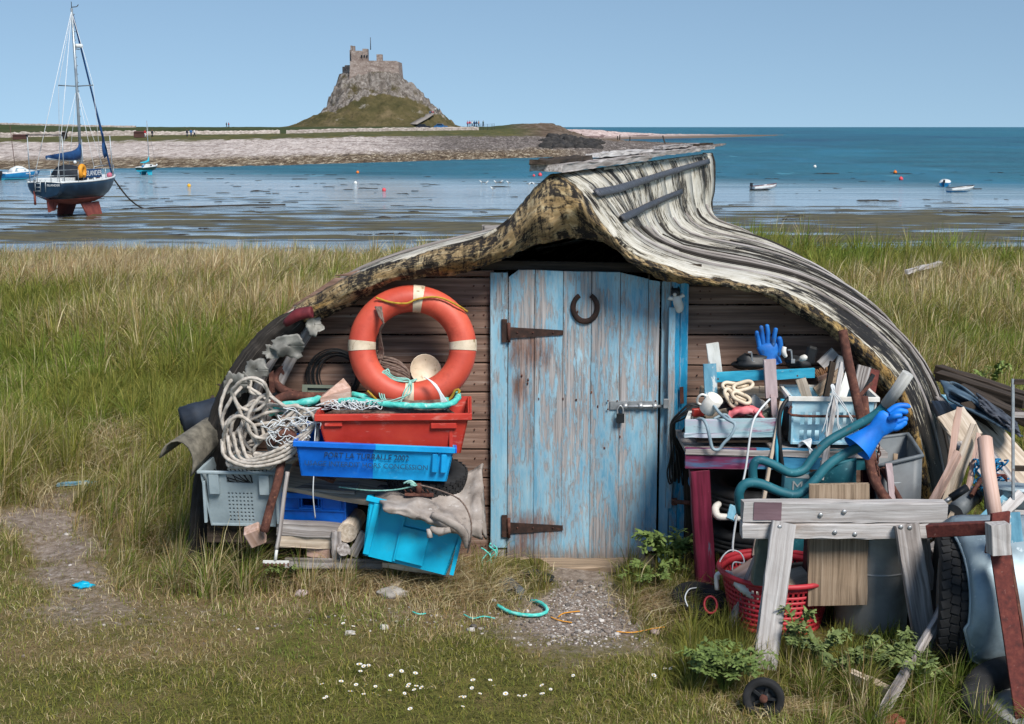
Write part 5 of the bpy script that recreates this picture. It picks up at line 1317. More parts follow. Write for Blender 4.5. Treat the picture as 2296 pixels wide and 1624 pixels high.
# door frame
def vb(u0, u1, v0, v1, Y, th, mat, name, parent, jit=.002, bot=None):
    a = at((u0 + u1) / 2, v0, Y); b = at((bot or (u0 + u1) / 2), v1, Y); w = at(u1, v0, Y).x - at(u0, v0, Y).x
    m = MB(); m.bar(a + V((0, th / 2, 0)), b + V((0, th / 2, 0)), w - .003, th, (0, 1, 0), jit, 8, .2); return m.build(name, mat, parent)
vb(1098, 1139, 612, 1228, YW - .035, .035, 'frame_paint', 'jamb', shed, bot=1119)
vb(1100, 1139, 1230, 1285, YW - .02, .02, 'grey_wood', 'jamb_foot', shed, bot=1119)
vb(1484, 1507, 632, 1270, YW - .03, .03, 'frame_paint', 'jamb', shed, bot=1486)
vb(1507, 1526, 628, 1240, YW - .045, .045, 'bright_frame_paint', 'jamb_strip', shed, bot=1508)
vb(1526, 1546, 626, 1255, YW - .04, .04, 'bright_frame_paint', 'jamb_strip', shed, bot=1524)
vb(1500, 1516, 690, 1140, YW - .075, .03, 'frame_paint', 'door_stop', shed, bot=1500)
# door leaf of vertical planks; right top corner cut down
door = bpy.data.objects.new('door', None); COL.objects.link(door); door.parent = shed; door['label'] = 'weathered pale blue plank door'
DY = YW - .045
edges = [1140, 1200, 1263.5, 1327, 1392, 1455, 1481]
tops = [(607, 606), (606, 609), (609, 610), (610, 611), (612, 626), (628, 632)]
bots = [1262, 1266, 1267, 1270, 1272, 1236]
for k in range(6):
    # tapered outline with a ragged foot
    u0, u1 = edges[k] + .8, edges[k + 1] - .8
    sh = -4 - (u0 - 1140) * .022
    n = 9; foot = []
    for i in range(n + 1):
        f = i / n; foot.append(at(u0 + (u1 - u0) * f + sh * .9, bots[k] + random.uniform(-4, 4), DY))
    a, b = at(u0, tops[k][0] + (10 if k == 0 else 0), DY), at(u1, tops[k][1], DY)
    top_ = [b, a] if k else [b, at(u0 + 22, 606, DY), at(u0, 622, DY)]
    rows_f = foot + top_
    m = MB()
    poly = rows_f; off = V((random.uniform(0, 5), random.uniform(0, 5), 0)); th = .028 + .004 * random.random(); dy = random.uniform(0, .004)
    vs = [p + V((0, dy, 0)) for p in poly] + [p + V((0, th, 0)) for p in poly]; N_ = len(poly)
    lc_ = [(p.z, p.x, 0) for p in vs]
    m.add(vs, [tuple(range(N_)), tuple(range(N_, 2 * N_))[::-1]] + [(i, i + N_, (i + 1) % N_ + N_, (i + 1) % N_) for i in range(N_)], lc_)
    m.build('door_plank', 'door_paint', door)
    if k: MB().bar(at(edges[k], 615, DY + .012), at(edges[k] + sh * .9, bots[k] - 8, DY + .012), .012, .01, (0, 1, 0)).build('cover_strip', 'dark_wood', door)
def strap_hinge(v, u0=1140, u1=1262):
    h_ = bpy.data.objects.new('strap_hinge', None)
    m = MB(); y = DY - .006
    m.prism([at(u0, v - 12, y), at(u0, v + 13, y), at(u1, v + 6, y), at(u1, v - 5, y)], (0, .006, 0)); h = m.build('strap_hinge', 'dark_rust', door)
    MB().box(at(1131, v - 4, YW - .042), (.03, .012, .125)).build('hinge_plate', 'dark_rust', h)
    MB().tube([at(1141, v - 22, DY - .008), at(1141, v + 22, DY - .008)], .009, 8).build('hinge_pin', 'rust', h)
    for u in (1160, 1195, 1240):
        MB().blob(at(u, v, DY - .008), .005, 7, 4, .1).build('rivet', 'rust', h)
strap_hinge(746); strap_hinge(1184)
# bolt
bo = MB().box(at(1421, 909, DY - .004), (.255, .008, .046)).build('bolt_plate', 'steel', door)
MB().tube([at(1390, 912, DY - .018), at(1494, 911, DY - .018)], .008, 8).build('bolt_rod', 'steel', bo)
for u in (1402, 1436, 1468): MB().lathe([(.012, -.012), (.016, -.008), (.016, .008), (.012, .012)], TR(at(u, 911, DY - .017), 0, 90, 0), 10).build('bolt_staple', 'steel', bo)
MB().box(at(1493, 905, YW - .082), (.026, .02, .05)).build('keeper', 'steel', bo)
for u, v in ((1363, 899), (1363, 918), (1384, 899), (1470, 899)): MB().blob(at(u, v, DY - .01), .005, 7, 4, .1).build('screw', 'rust', bo)
# small dark holes and knots in the door
m = MB()
for u, v in ((1170, 843), (1184, 852), (1183, 860), (1262, 895), (1292, 897), (1326, 880), (1340, 912), (1295, 700), (1355, 1005), (1208, 895), (1390, 980)):
    m.blob(at(u, v, DY + .001), .006, 7, 5, .3, (.8, .5, 1.4), u)
m.build('nail_heads', 'rust', door)['kind'] = 'stuff'
# doorstep
MB().bar(at(1165, 1292, 7.06) * V((1, 1, 0)) + V((0, 0, -.02)), at(1465, 1292, 7.06) * V((1, 1, 0)) + V((0, 0, -.02)), .26, .06, (0, 0, 1), .006, 8).build('doorstep', 'board_wood', shed)

# things hung on the front
m = MB(); pts = []
for i in range(25):
    a = math.radians(-215 + 250 * i / 24 + 180 - 90 + 162)
    pts.append(at(1312 + 27 * math.sin(math.radians(-152 + 304 * i / 24)), 690 + 31 * math.cos(math.radians(-152 + 304 * i / 24)), DY - .006))
hs2 = m.tube(pts, [.0125 + .003 * math.sin(math.pi * i / 24) for i in range(25)], 8, flat=.5).build('horseshoe', 'dark_rust')
tag(hs2, 'rusty horseshoe nailed high on the blue door, open end up', 'horseshoe')
pk = thing('padlock', 'black padlock hanging from the bolt of the blue door', 'padlock', at(1391, 951, DY - .03))
MB().box(at(1391, 938, DY - .028), (.042, .018, .05)).build('lock_body', 'black_plastic', pk)
MB().tube(spl([at(1384.5, 928, DY - .028), at(1384.5, 918, DY - .028), at(1391, 910, DY - .028), at(1397, 918, DY - .028), at(1397, 928, DY - .028)], 5), .0045, 8).build('shackle', 'steel', pk)
# cat ornament climbing the frame
ct = thing('cat_ornament', 'small white cat ornament with black head fixed to the door frame', 'ornament', at(1521, 702, YW - .09))
cy = YW - .075
m = MB(); m.tube(spl([at(1516, 664, cy), at(1519, 676, cy - .01), at(1523, 690, cy - .008), at(1521, 701, cy)], 5), [.016, .02, .022, .023, .024, .025, .026, .026, .026, .025, .024, .022, .02, .017, .012, .008], 10)
m.tube(spl([at(1514, 668, cy), at(1505, 670, cy - .005), at(1499, 667, cy - .005)], 3), [.011, .011, .011, .011, .012, .013, .013], 7); m.tube(spl([at(1521, 668, cy), at(1529, 664, cy - .005), at(1533, 661, cy - .005)], 3), [.011, .011, .011, .011, .012, .013, .012], 7)
m.build('body', 'white_plastic', ct)
hd = MB().blob(at(1515, 656, cy - .008), .026, 12, 8, .06, (1, .8, .95)).build('head', 'black_plastic', ct)
m = MB(); 
for u in (1508, 1521): m.add([at(u - 4, 650, cy - .008), at(u + 4, 650, cy - .008), at(u, 641, cy - .004), at(u, 650, cy - .022)], [(0, 1, 2), (0, 3, 1), (1, 3, 2), (3, 0, 2)]); 
m.build('ear', 'black_plastic', hd)
MB().blob(at(1513, 661, cy - .026), .011, 8, 6, .05).build('muzzle', 'white_plastic', hd)
# old rail fence glimpsed behind the hull
rf = thing('rail_fence', 'weathered post and rail fence glimpsed behind the hull roof', 'fence', at(1090, 545, 14) * V((1, 1, 0)))
for u in (1090, 1140): MB().bar(V((at(u, 540, 14).x, 14, 0)), at(u, 505, 14), .09, .09, (0, 1, 0), .004, 3).build('post', 'grey_wood', rf)
MB().bar(at(1086, 516, 13.95), at(1190, 514, 13.95), .04, .1, (0, 0, 1), .004, 4).build('rail', 'grey_wood', rf)
# ------------------------------------------------------------------ shared makers for the clutter
def PXM(Y): return (Y * CP + 1.5 * SP) / FPX                       # metres per picture unit about there
def crate(name, label, M, L, W, H, mat, tap=.03, th=.008, rim=.028, ribs=3, cat='crate', front=None, group=None, mat2=None, split=None, handle=None):
    """open stacking crate: base centre at M; length x, depth y, height z"""
    r = thing(name, label, cat, M.translation, group)
    def wall(ax, sg, nm, m_):
        a, b = (L, W) if ax == 'x' else (W, L)                    # wall spans a, stands at b/2
        def p(s_, z, o):
            k = 1 - tap * 2 * (1 - z / H) / max(a, .01); kb = b / 2 - tap * (1 - z / H) - o
            return (s_ * a / 2 * k, sg * kb, z) if ax == 'x' else (sg * kb, s_ * a / 2 * k, z)
        m = MB(M)
        if nm == 'front_wall' and split is not None:
            for s0, s1, mm in ((-1, split, 0), (split, 1, 1)):
                m.cur = mm; m.hexa([p(s0, 0, 0), p(s1, 0, 0), p(s1, 0, th), p(s0, 0, th), p(s0, H, 0), p(s1, H, 0), p(s1, H, th), p(s0, H, th)])
            return m.build(nm, [mat, mat2], r)
        q = [p(-1, 0, 0), p(1, 0, 0), p(1, 0, th), p(-1, 0, th), p(-1, H, 0), p(1, H, 0), p(1, H, th), p(-1, H, th)]
        if (ax == 'x') == (sg > 0): q = [q[1], q[0], q[3], q[2], q[5], q[4], q[7], q[6]]
        m.hexa(q); return m.build(nm, m_, r)
    if front: front(r, M)
    else: wall('x', -1, 'front_wall', mat)
    wall('x', 1, 'back_wall', mat); wall('y', -1, 'side_wall', mat); wall('y', 1, 'side_wall', mat2 or mat)
    MB(M).box((0, 0, .006), (L - 2 * tap, W - 2 * tap, .012)).build('base', mat, r)
    m = MB(M); k = .012
    for sg in (-1, 1):
        m.box((0, sg * (W / 2 + k / 2), H - rim / 2), (L + 2 * k, k, rim), b=.003); m.box((sg * (L / 2 + k / 2), 0, H - rim / 2), (k, W, rim), b=.003)
    m.build('rim', mat2 if (mat2 and split is None) else mat, r)
    for i in range(ribs):
        x = (i + .5) / ribs * L - L / 2 if ribs > 1 else 0
        f = lambda z: W / 2 - tap * (1 - z / H)
        m = MB(M); m.hexa([(x - .005, -f(.01) - .008, .01), (x + .005, -f(.01) - .008, .01), (x + .005, -f(.01), .01), (x - .005, -f(.01), .01), (x - .005, -f(H) - .01, H - rim), (x + .005, -f(H) - .01, H - rim), (x + .005, -f(H), H - rim), (x - .005, -f(H), H - rim)]); m.build('rib', mat2 if (split is not None and x > split * L / 2) else mat, r)
    return r
def tyre(name, label, M, R, r, w, rim_mat=None, lugs=0, group=None, cat='tyre'):
    root = thing(name, label, cat, M.translation, group)
    pr = [(R - r * 1.55, -w * .30), (R - r * 1.2, -w * .46), (R - r * .6, -w * .52), (R - r * .12, -w * .46), (R, -w * .36), (R, -w * .22), (R - .006, -w * .2), (R - .006, -w * .17), (R, -w * .15), (R, -w * .02), (R - .006, -w * .01), (R - .006, w * .01), (R, w * .02), (R, w * .15), (R - .006, w * .17), (R - .006, w * .2), (R, w * .22), (R, w * .36), (R - r * .12, w * .46), (R - r * .6, w * .52), (R - r * 1.2, w * .46), (R - r * 1.55, w * .30), (R - r * 1.5, 0)]
    MB(M).lathe(pr + [pr[0]], n=44).build('rubber', 'rubber', root)
    if lugs:
        m = MB(M)
        for i in range(lugs):
            a = 2 * math.pi * i / lugs
            for j, (z, tw) in enumerate(((-.36, .5), (-.12, -.35), (.12, .35), (.36, -.5))):
                R3 = (rotm('Z', math.degrees(a + (j % 2) * math.pi / lugs)) @ rotm('X', math.degrees(tw) * .6)).to_3x3()
                m.box(R3 @ V((R + .001, 0, 0)) + V((0, 0, z * w)), (.009, 2 * math.pi * R / lugs * .80, w * .22), R3, b=.001)
        m.build('tread', 'rubber', root)['kind'] = 'stuff'
    if rim_mat:
        q = R - r * 1.5
        MB(M).lathe([(q, -w * .32), (q - .012, -w * .3), (q - .03, -w * .12), (q * .5, -w * .05), (q * .2, -w * .1), (0, -w * .1)], n=32).build('rim', rim_mat, root)
    return root
def plank(label, p0, p1, w, h, mat, name='plank', up=(0, -1, 0), jit=.003, segs=4, cat='plank', group=None, **k):
    m = MB(); m.bar(p0, p1, w, h, up, jit, segs, **k); return tag(m.build(name, mat), label, cat, group)
def ropething(label, pts, R, mat, name='rope', n=7, closed=False, cat='rope', group=None, strand=True):
    m = MB(); q = spl(pts, n, closed)
    if strand: m.rope(q, R, closed)
    else: m.tube(q, R, 6, closed=closed)
    return tag(m.build(name, mat), label, cat, group)
def cloth(label, u0, u1, fn, name, mat, nu=26, nv=20, thick=.008, cat='cloth'):
    P = [[fn(i / nu, j / nv) for j in range(nv + 1)] for i in range(nu + 1)]
    return tag(MB().grid(P, thick=thick, flip=True).build(name, mat), label, cat)

# ------------------------------------------------------------------ left of the door
# hidden bearers that carry the pile
plank('rough dark bearer timber under the grey fish crate', at(470, 1186, 6.80), at(665, 1190, 6.80), .12, .12, 'dark_wood', 'timber', cat='timber')
# grey perforated crate
def grey_front(r, M):
    L, H, W, tap = .40, .30, .33, .035
    xs_ = [-1, -.46] + [(-.40 + i * .0615) for i in range(14)] + [.46, 1]; xs_ = [-1, -.44]
    xs_ += list(np.linspace(-.40, .40, 15)) + [.44, 1]
    ys_ = [0, .05] + list(np.linspace(.09, .66, 17)) + [.70, .80, .96, 1]
    def sol(i, j):
        if 1 < i < len(xs_) - 3 and 1 < j < 18: return not ((i - 2) % 2 == 0 and (j - 2) % 2 == 0)
        return not (2 <= i < len(xs_) - 3 and j == len(ys_) - 3)
    m = MB(M); k = W / 2
    m.lattice((0, -k + tap, 0), (L / 2 - tap * .8, 0, 0), (0, -tap, H), xs_, ys_, sol, .008); m.build('front_wall', 'grey_plastic', r)
    for x in (-.13, .13):
        MB(M).hexa([(x - .025, -k - .012, H * .62), (x + .025, -k - .012, H * .62), (x + .025, -k + .01, H * .62), (x - .025, -k + .01, H * .62), (x - .025, -k - .018, H * .97), (x + .025, -k - .018, H * .97), (x + .025, -k, H * .97), (x - .025, -k, H * .97)]).build('handle_block', 'grey_plastic', r)
    for x in (-.19, .19): MB(M).box((x, -k + .012, H * .45), (.014, .02, H * .75), b=.002).build('corner_rib', 'grey_plastic', r)
g = at(561, 1160, 6.82)
crate('fish_crate', 'grey perforated fish crate at the left foot of the pile', TR(g, 3, 0, -4), .41, .34, .31, 'grey_plastic', .035, ribs=0, front=grey_front, rim=.016)
# rods and wire inside it
m = MB()
for i in range(14): m.tube([at(480 + i * 9, 1052, 6.8), at(500 + i * 8, 1075 + random.uniform(-8, 8), 6.78), at(590 - i * 3, 1095, 6.8)], .003, 5)
tag(m.build('wire_bundle', 'cable_black'), 'bundle of thin dark wire inside the grey crate', 'wire')
# blue crate with a handle hole
def blue_front(r, M):
    L, H, W = .37, .21, .27
    m = MB(M); m.lattice((-L / 2, -W / 2, 0), (L, 0, 0), (0, 0, H), [0, .04, .09, .36, .64, .91, .96, 1], [0, .05, .55, .60, .68, .86, .92, 1], lambda i, j: not (i == 3 and j == 4), .008); m.build('front_wall', 'blue_plastic', r)
    for z in (.57, .90): MB(M).box((0, -W / 2 - .006, H * z), (L, .012, .008), b=.002).build('rib', 'blue_plastic', r)
    for x in (-.165, -.045, -.06, .045, .06, .165): MB(M).box((x, -W / 2 - .006, H * .75), (.006, .012, H * .36), b=.002).build('rib', 'blue_plastic', r)
    MB(M).box((0, -W / 2 - .009, H * .62), (.12, .016, .012), b=.003).build('handle', 'blue_plastic', r)
crate('storage_crate', 'plain royal blue stacking crate low in the left pile', TR(at(712, 1176, 6.90), 0, 0, -6), .39, .30, .215, 'blue_plastic', .01, ribs=0, front=blue_front)
# turquoise crate tipped on its side
M = TR(at(912, 1262, 6.62), 0, 0, -4) @ rotm('Y', 13) @ rotm('X', -14)
tq = crate('storage_crate', 'turquoise crate tipped to the right under the old sacking', M, .50, .36, .30, 'cyan_plastic', .035, ribs=0)
for x, w in ((-.215, .03), (-.06, .012), (.235, .02)): MB(M).hexa([(x, -.165, .01), (x + w, -.165, .01), (x + w, -.14, .01), (x, -.14, .01), (x, -.195, .27), (x + w, -.195, .27), (x + w, -.17, .27), (x, -.17, .27)]).build('rib', 'cyan_plastic', tq)
MB(M).hexa([(-.05, -.172, .02), (.09, -.172, .02), (.09, -.14, .02), (-.05, -.14, .02), (-.05, -.19, .19), (.09, -.19, .19), (.09, -.16, .2), (-.05, -.16, .2)]).build('panel', 'cyan_plastic', tq)
# timbers under the blue crate
plank('squared grey timber directly under the blue crate', at(622, 1182, 6.70), at(762, 1190, 6.72), .07, .062, 'grey_wood', 'timber', cat='timber', jit=.004)
plank('pale squared timber, second down under the blue crate', at(628, 1209, 6.70), at(745, 1214, 6.72), .07, .045, 'pale_wood', 'timber', cat='timber', jit=.004)
plank('brown timber stub lowest under the blue crate', at(690, 1232, 6.74), at(742, 1236, 6.72), .07, .042, 'new_wood', 'timber', cat='timber')
plank('short upright post at the end of the stacked timbers', at(756, 1250, 6.68), at(756, 1190, 6.68), .05, .05, 'grey_wood', 'post', up=(0, 1, 0), cat='post')
plank('thin lath lying in the grass below the stacked timbers', at(640, 1262, 6.66), at(860, 1266, 6.66), .05, .02, 'grey_wood', 'lath', cat='lath')
m = MB(); m.tube([at(800, 1160, 6.95), at(778, 1195, 6.66)], [.05, .052], 14); tag(m.build('log', 'pale_wood'), 'stout pale log between the blue and turquoise crates', 'log')
m = MB(); m.tube([at(764, 1228, 6.80), at(770, 1232, 6.62)], [.034, .034], 12); tag(m.build('round_post', 'grey_wood'), 'round grey post end just below the log', 'post')
plank('plank sloping under the left edge of the turquoise crate', at(790, 1245, 6.68), at(818, 1195, 6.70), .05, .03, 'grey_wood', cat='plank')
plank('flat board in the grass under the turquoise crate', at(860, 1258, 6.64), at(1010, 1280, 6.64), .12, .03, 'pale_wood', up=(0, 0, 1), cat='board', name='board')
# block and stake by the grey crate
m = MB(); m.box(at(572, 1200, 6.58), (.085, .07, .10), (rotm('Y', -22) @ rotm('X', 20)).to_3x3(), b=.006); tag(m.build('wood_block', 'new_wood'), 'sawn pink wood block leaning by the grey crate', 'block')
plank('long plank running across below the lettered blue crate', at(640, 1070, 6.86), at(905, 1118, 6.72), .20, .022, 'pale_wood', up=(0, -.35, 1))
plank('narrow plank lying just under the long sloping plank', at(650, 1088, 6.80), at(800, 1096, 6.74), .09, .02, 'grey_wood', up=(0, -.2, 1))
m = MB(); m.tube(spl([at(676, 1052, 6.70), at(712, 1066, 6.68), at(748, 1080, 6.66)], 4), .013, 8); m.tube(spl([at(700, 1055, 6.70), at(725, 1065, 6.68), at(752, 1077, 6.67)], 4), .010, 8); tag(m.build('iron_rod', 'rust'), 'rusty iron bar lying on the sloping plank', 'bar')
m = MB(); m.tube(spl([at(634, 1010, 6.62), at(625, 1070, 6.56), at(608, 1130, 6.54), at(592, 1192, 6.52)], 5), [.020, .022, .022, .023], 9); tag(m.build('rusty_pipe', 'rust'), 'thick rusty pipe leaning beside the grey crate', 'pipe')
# hook: rusty shackle
m = MB(); m.tube(spl([at(606, 998, 6.60), at(618, 984, 6.58), at(638, 970, 6.57), at(655, 978, 6.57), at(655, 995, 6.58), at(640, 1002, 6.60)], 5), [.017, .022, .024, .024, .022, .016], 10); tag(m.build('iron_hook', 'rust'), 'rusty iron hook lying over the white rope heap', 'hook')
rk_ = thing('garden_rake', 'old rake with weathered shaft standing head down in the grass', 'rake', at(622, 1262, 6.45))
m = MB(); m.tube(spl([at(645, 1058, 6.55), at(636, 1120, 6.52), at(628, 1190, 6.48), at(620, 1232, 6.46)], 4), .011, 8); m.build('shaft', 'grey_wood', rk_)
m = MB(); m.tube([at(621, 1228, 6.46), at(617, 1258, 6.45)], .008, 7); m.build('socket', 'white_paint', rk_)
m = MB(); m.bar(at(590, 1260, 6.45), at(648, 1261, 6.45), .012, .014); m.build('head', 'white_paint', rk_)
for i in range(7): MB().tube([at(592 + i * 9, 1261, 6.45), at(592 + i * 9, 1270, 6.43)], .004, 5).build('tooth', 'rust', rk_)
# lettered blue crate, two tones
M = TR(at(843, 1052, 6.72), 0, 0, 3) @ rotm('Y', 3.2)
bl = crate('fish_box', 'blue two tone fish box with stencilled lettering under the red crate', M, .79, .44, .185, 'blue_plastic', .03, ribs=0, mat2='light_blue_plastic', split=-.02)
MB(M).box((.20, -.226, .171), (.40, .014, .030), b=.003).build('rim_band', 'light_blue_plastic', bl)
for x in (.30, .345): MB(M).box((x, -.213, .10), (.03, .025, .10), b=.005).build('corner_foot', 'light_blue_plastic', bl)
fm = M @ Matrix.Translation((-.04, -.2145, .118)) @ rotm('X', 90 - 9.2)
surf('stencil_ink', ['#0c2c48', '#12385a'], rough=.7, bump=0, vary=0)
lettering('PORT LA TURBALLE 2002', bl, 'stencil_ink', fm, .038, .0008); lettering('USAGE INTERDIT HORS CONCESSION', bl, 'stencil_ink', fm @ Matrix.Translation((0, -.045, 0)), .036, .0008)
# red crate
M = TR(at(888, 1000, 6.74), 0, 0, 2)
rd = crate('fish_box', 'bright red fish box holding the orange lifebuoy', M, .76, .42, .215, 'red_plastic', .045, ribs=0, rim=.034)
MB(M).box((.25, -.195, .15), (.13, .03, .03), b=.004).build('hand_grip', 'red_plastic', rd); MB(M).box((.285, -.176, .08), (.018, .03, .13), b=.003).build('rib', 'red_plastic', rd); MB(M).box((-.30, -.195, .165), (.09, .03, .03), b=.004).build('hand_grip', 'red_plastic', rd)
# contents lining of the red crate: dark netting heap
m = MB(); m.blob(at(880, 925, 6.76), .2, 18, 8, .35, (1.7, .8, .42), 4); tag(m.build('net_heap', 'brown_rope'), 'dark heap of netting inside the red fish box', 'netting')
# lifebuoy
cu, cv = 925, 778
Mb = TR(at(cu, cv, 6.86), 79, 3, 4)
lb = thing('lifebuoy', 'orange ring lifebuoy with four pale bands propped on the red fish box', 'lifebuoy', at(923, 905, 6.72))
Rm, rr_ = .262, .070
pts = lambda a: Mb @ V((Rm * math.cos(a), Rm * math.sin(a) * .96, 0))
m = MB(); m.tube([pts(a) for a in np.linspace(0, 2 * math.pi, 64, endpoint=False)], rr_, 20, closed=True, flat=1); m.build('ring', 'orange_plastic', lb)
for a in (86, 181, 268, 4):
    m = MB(); m.tube([pts(math.radians(a + d)) for d in np.linspace(-5.5, 5.5, 5)], rr_ + .0025, 20, caps=False); m.build('band', 'cream_plastic', lb)
# its grab line, knotted in two places
def onring(a, lift=0, out=0): 
    d = math.radians(a); return Mb @ V(((Rm + out) * math.cos(d), (Rm + out) * math.sin(d) * .96, rr_ + lift))
m = MB(); m.rope(spl([onring(128, .0, .06), onring(118, .01), onring(100, .012, -.03), onring(88, .012, -.01), onring(72, .012, .02), onring(60, .008, .04), onring(45, .0, .06), onring(36, -.04, .08)], 6), .006); m.build('grab_line', 'yellow_rope', lb)
m = MB(); m.rope(spl([onring(236, -.06, .08), onring(240, -.02, .08), onring(228, .0, .07)], 6) , .007); m.rope(spl([onring(250, -.04, .08), onring(262, -.02, .085), onring(285, -.02, .085), onring(305, -.02, .08), onring(315, .0, .06), onring(318, .01, .075), onring(312, .0, .09)], 6), .008); m.build('grab_line', 'yellow_rope', lb)
# brown lashing and coil
m = MB()
for k in range(4): m.rope(spl([at(842 + k * 4, 688, 6.80), at(853 + k * 2, 712 + k * 3, 6.76), at(860, 725, 6.76), at(852, 745, 6.80), at(850 + k * 3, 790, 6.88), at(846 + k * 3, 806, 6.88)], 5), .006)
tag(m.build('lashing', 'brown_rope'), 'brown cord lashing tied round the upper left of the lifebuoy', 'cord')
m = MB()
for k in range(8):
    j = lambda s: random.uniform(-s, s)
    m.rope(spl([at(836 + j(4), 792 + k * 4, 6.96), at(852 + j(3), 800 + k * 5, 6.93), at(885 + j(4), 806 + k * 6 + j(3), 6.92), at(912 + j(3), 826 + k * 4, 6.93), at(930, 862 + j(3), 6.95), at(934 + k, 892, 6.97)], 5), .0085)
m.rope(spl([at(846, 788, 6.90), at(842, 800, 6.89), at(845, 822, 6.88), at(852, 812, 6.88), at(856, 792, 6.90)], 5, True), .008, True)
tag(m.build('rope_coil', 'brown_rope'), 'coil of thick brown rope seen through the lifebuoy', 'rope')
m = MB()
for k in range(3): m.tube(spl([at(860, 832 + k * 3, 6.78), at(850 + k * 5, 870, 6.76), at(858 + k * 4, 898, 6.72), at(895, 905 - k * 6, 6.70), at(905 + k * 8, 880, 6.72), at(918, 852, 6.78), at(885, 846 + k * 4, 6.78)], 6, True), .0035, 5, closed=True)
m.tube(spl([at(860, 840, 6.78), at(870, 828, 6.8), at(880, 850, 6.78), at(910, 856, 6.78), at(935, 850, 6.8), at(915, 862, 6.78)], 6), .004, 5)
tag(m.build('twine_tangle', 'green_twine'), 'tangle of pale green twine over the bottom of the lifebuoy', 'twine')
m = MB()
for k in range(6): m.tube(spl([at(952 + k * 2, 846 + k, 6.72), at(968 + k * 2, 858 + k, 6.69), at(985 + k, 882, 6.67), at(990 + k * 3, 905, 6.67), at(996 + k * 2, 920 - k, 6.68)], 5), .003, 5)
tag(m.build('cord', 'white_line'), 'frayed white cord tied round the lower right of the lifebuoy', 'cord')
m = MB(); m.lathe([(0, 0), (.03, .002), (.06, .012), (.085, .05), (.088, .052), (.065, .016), (.03, .008), (0, .006)], TR(at(948, 835, 7.0), 68, 0, 25), 22); tag(m.build('bowl', 'cream_plastic'), 'pale plastic bowl leaning on the boards inside the lifebuoy', 'bowl')
# wire hoops on the boards
m = MB()
for k in range(9):
    ru, rv = 62 - k * 2.5 + random.uniform(-2, 2), 60 - k * 2 + random.uniform(-2, 2)
    m.tube([at(748 + k * 1.2 + ru * math.cos(a), 842 + rv * math.sin(a), YW - .03 - .006 * (k % 4)) for a in np.linspace(0, 2 * math.pi, 30, endpoint=False)], .0035, 5, closed=True)
tag(m.build('cable_coil', 'cable_black'), 'coil of thin black cable hung on the boards left of the lifebuoy', 'cable')
# anchor
an_ = thing('anchor', 'rusty iron anchor lying above the rope heap', 'anchor', at(650, 905, 6.85))
m = MB(); m.tube(spl([at(770, 888, 6.88), at(720, 889, 6.86), at(680, 889, 6.84), at(655, 886, 6.82)], 5), [.02, .022, .024, .028], 10); m.build('shank', 'rust', an_)
m = MB(); m.tube(spl([at(616, 938, 6.74), at(610, 915, 6.74), at(620, 897, 6.77), at(648, 888, 6.80), at(670, 889, 6.82)], 6), [.011, .018, .022, .026, .026], 10); m.build('arm', 'rust', an_)
m = MB(); m.tube(spl([at(668, 888, 6.83), at(640, 878, 6.86), at(620, 862, 6.88), at(618, 845, 6.90), at(626, 832, 6.92), at(638, 822, 6.93)], 6), [.026, .026, .022, .018, .015, .012], 10); m.build('arm', 'rust', an_)
m = MB(); m.prism([at(628, 834, 6.91), at(636, 842, 6.91), at(646, 820, 6.92), at(638, 814, 6.92)], (0, .015, 0)); m.build('fluke', 'rust', an_)
m = MB(); m.prism([at(603, 838, 6.84), at(612, 832, 6.84), at(616, 880, 6.85), at(604, 886, 6.85)], (0, .02, 0)); m.build('fluke', 'rust', an_)
# grey-green tray and wedge
M = TR(at(718, 882, 6.98), 70, 0, -6)
tr_ = thing('plastic_tray', 'grey green plastic tray standing on edge behind the wood wedge', 'tray', M.translation)
surf('olive_plastic', ['#4a5146', '#5d6558', '#6c7466'], vary=0, rough=.5, bump=.05)
m = MB(M); m.lattice((-.10, -.04, 0), (.20, 0, 0), (0, .085, 0), [0, .14, .86, 1], [0, .25, .8, 1], lambda i, j: not (i == 1 and j == 1), .02); m.build('tray_rim', 'olive_plastic', tr_); MB(M).box((0, 0, -.022), (.19, .08, .006)).build('tray_floor', 'olive_plastic', tr_)
m = MB(); m.add([at(718, 893, 6.66), at(786, 878, 6.70), at(786, 900, 6.70), at(720, 909, 6.66), at(770, 848, 6.82), at(786, 868, 6.82), at(723, 885, 6.78), at(790, 890, 6.85)], [(0, 3, 2, 1), (0, 1, 5, 4), (0, 4, 6), (0, 6, 3), (4, 5, 7), (1, 2, 7, 5), (3, 6, 4, 7, 2)]); tag(m.build('wood_wedge', 'new_wood'), 'cut wood wedge on the edge of the red fish box', 'wedge')
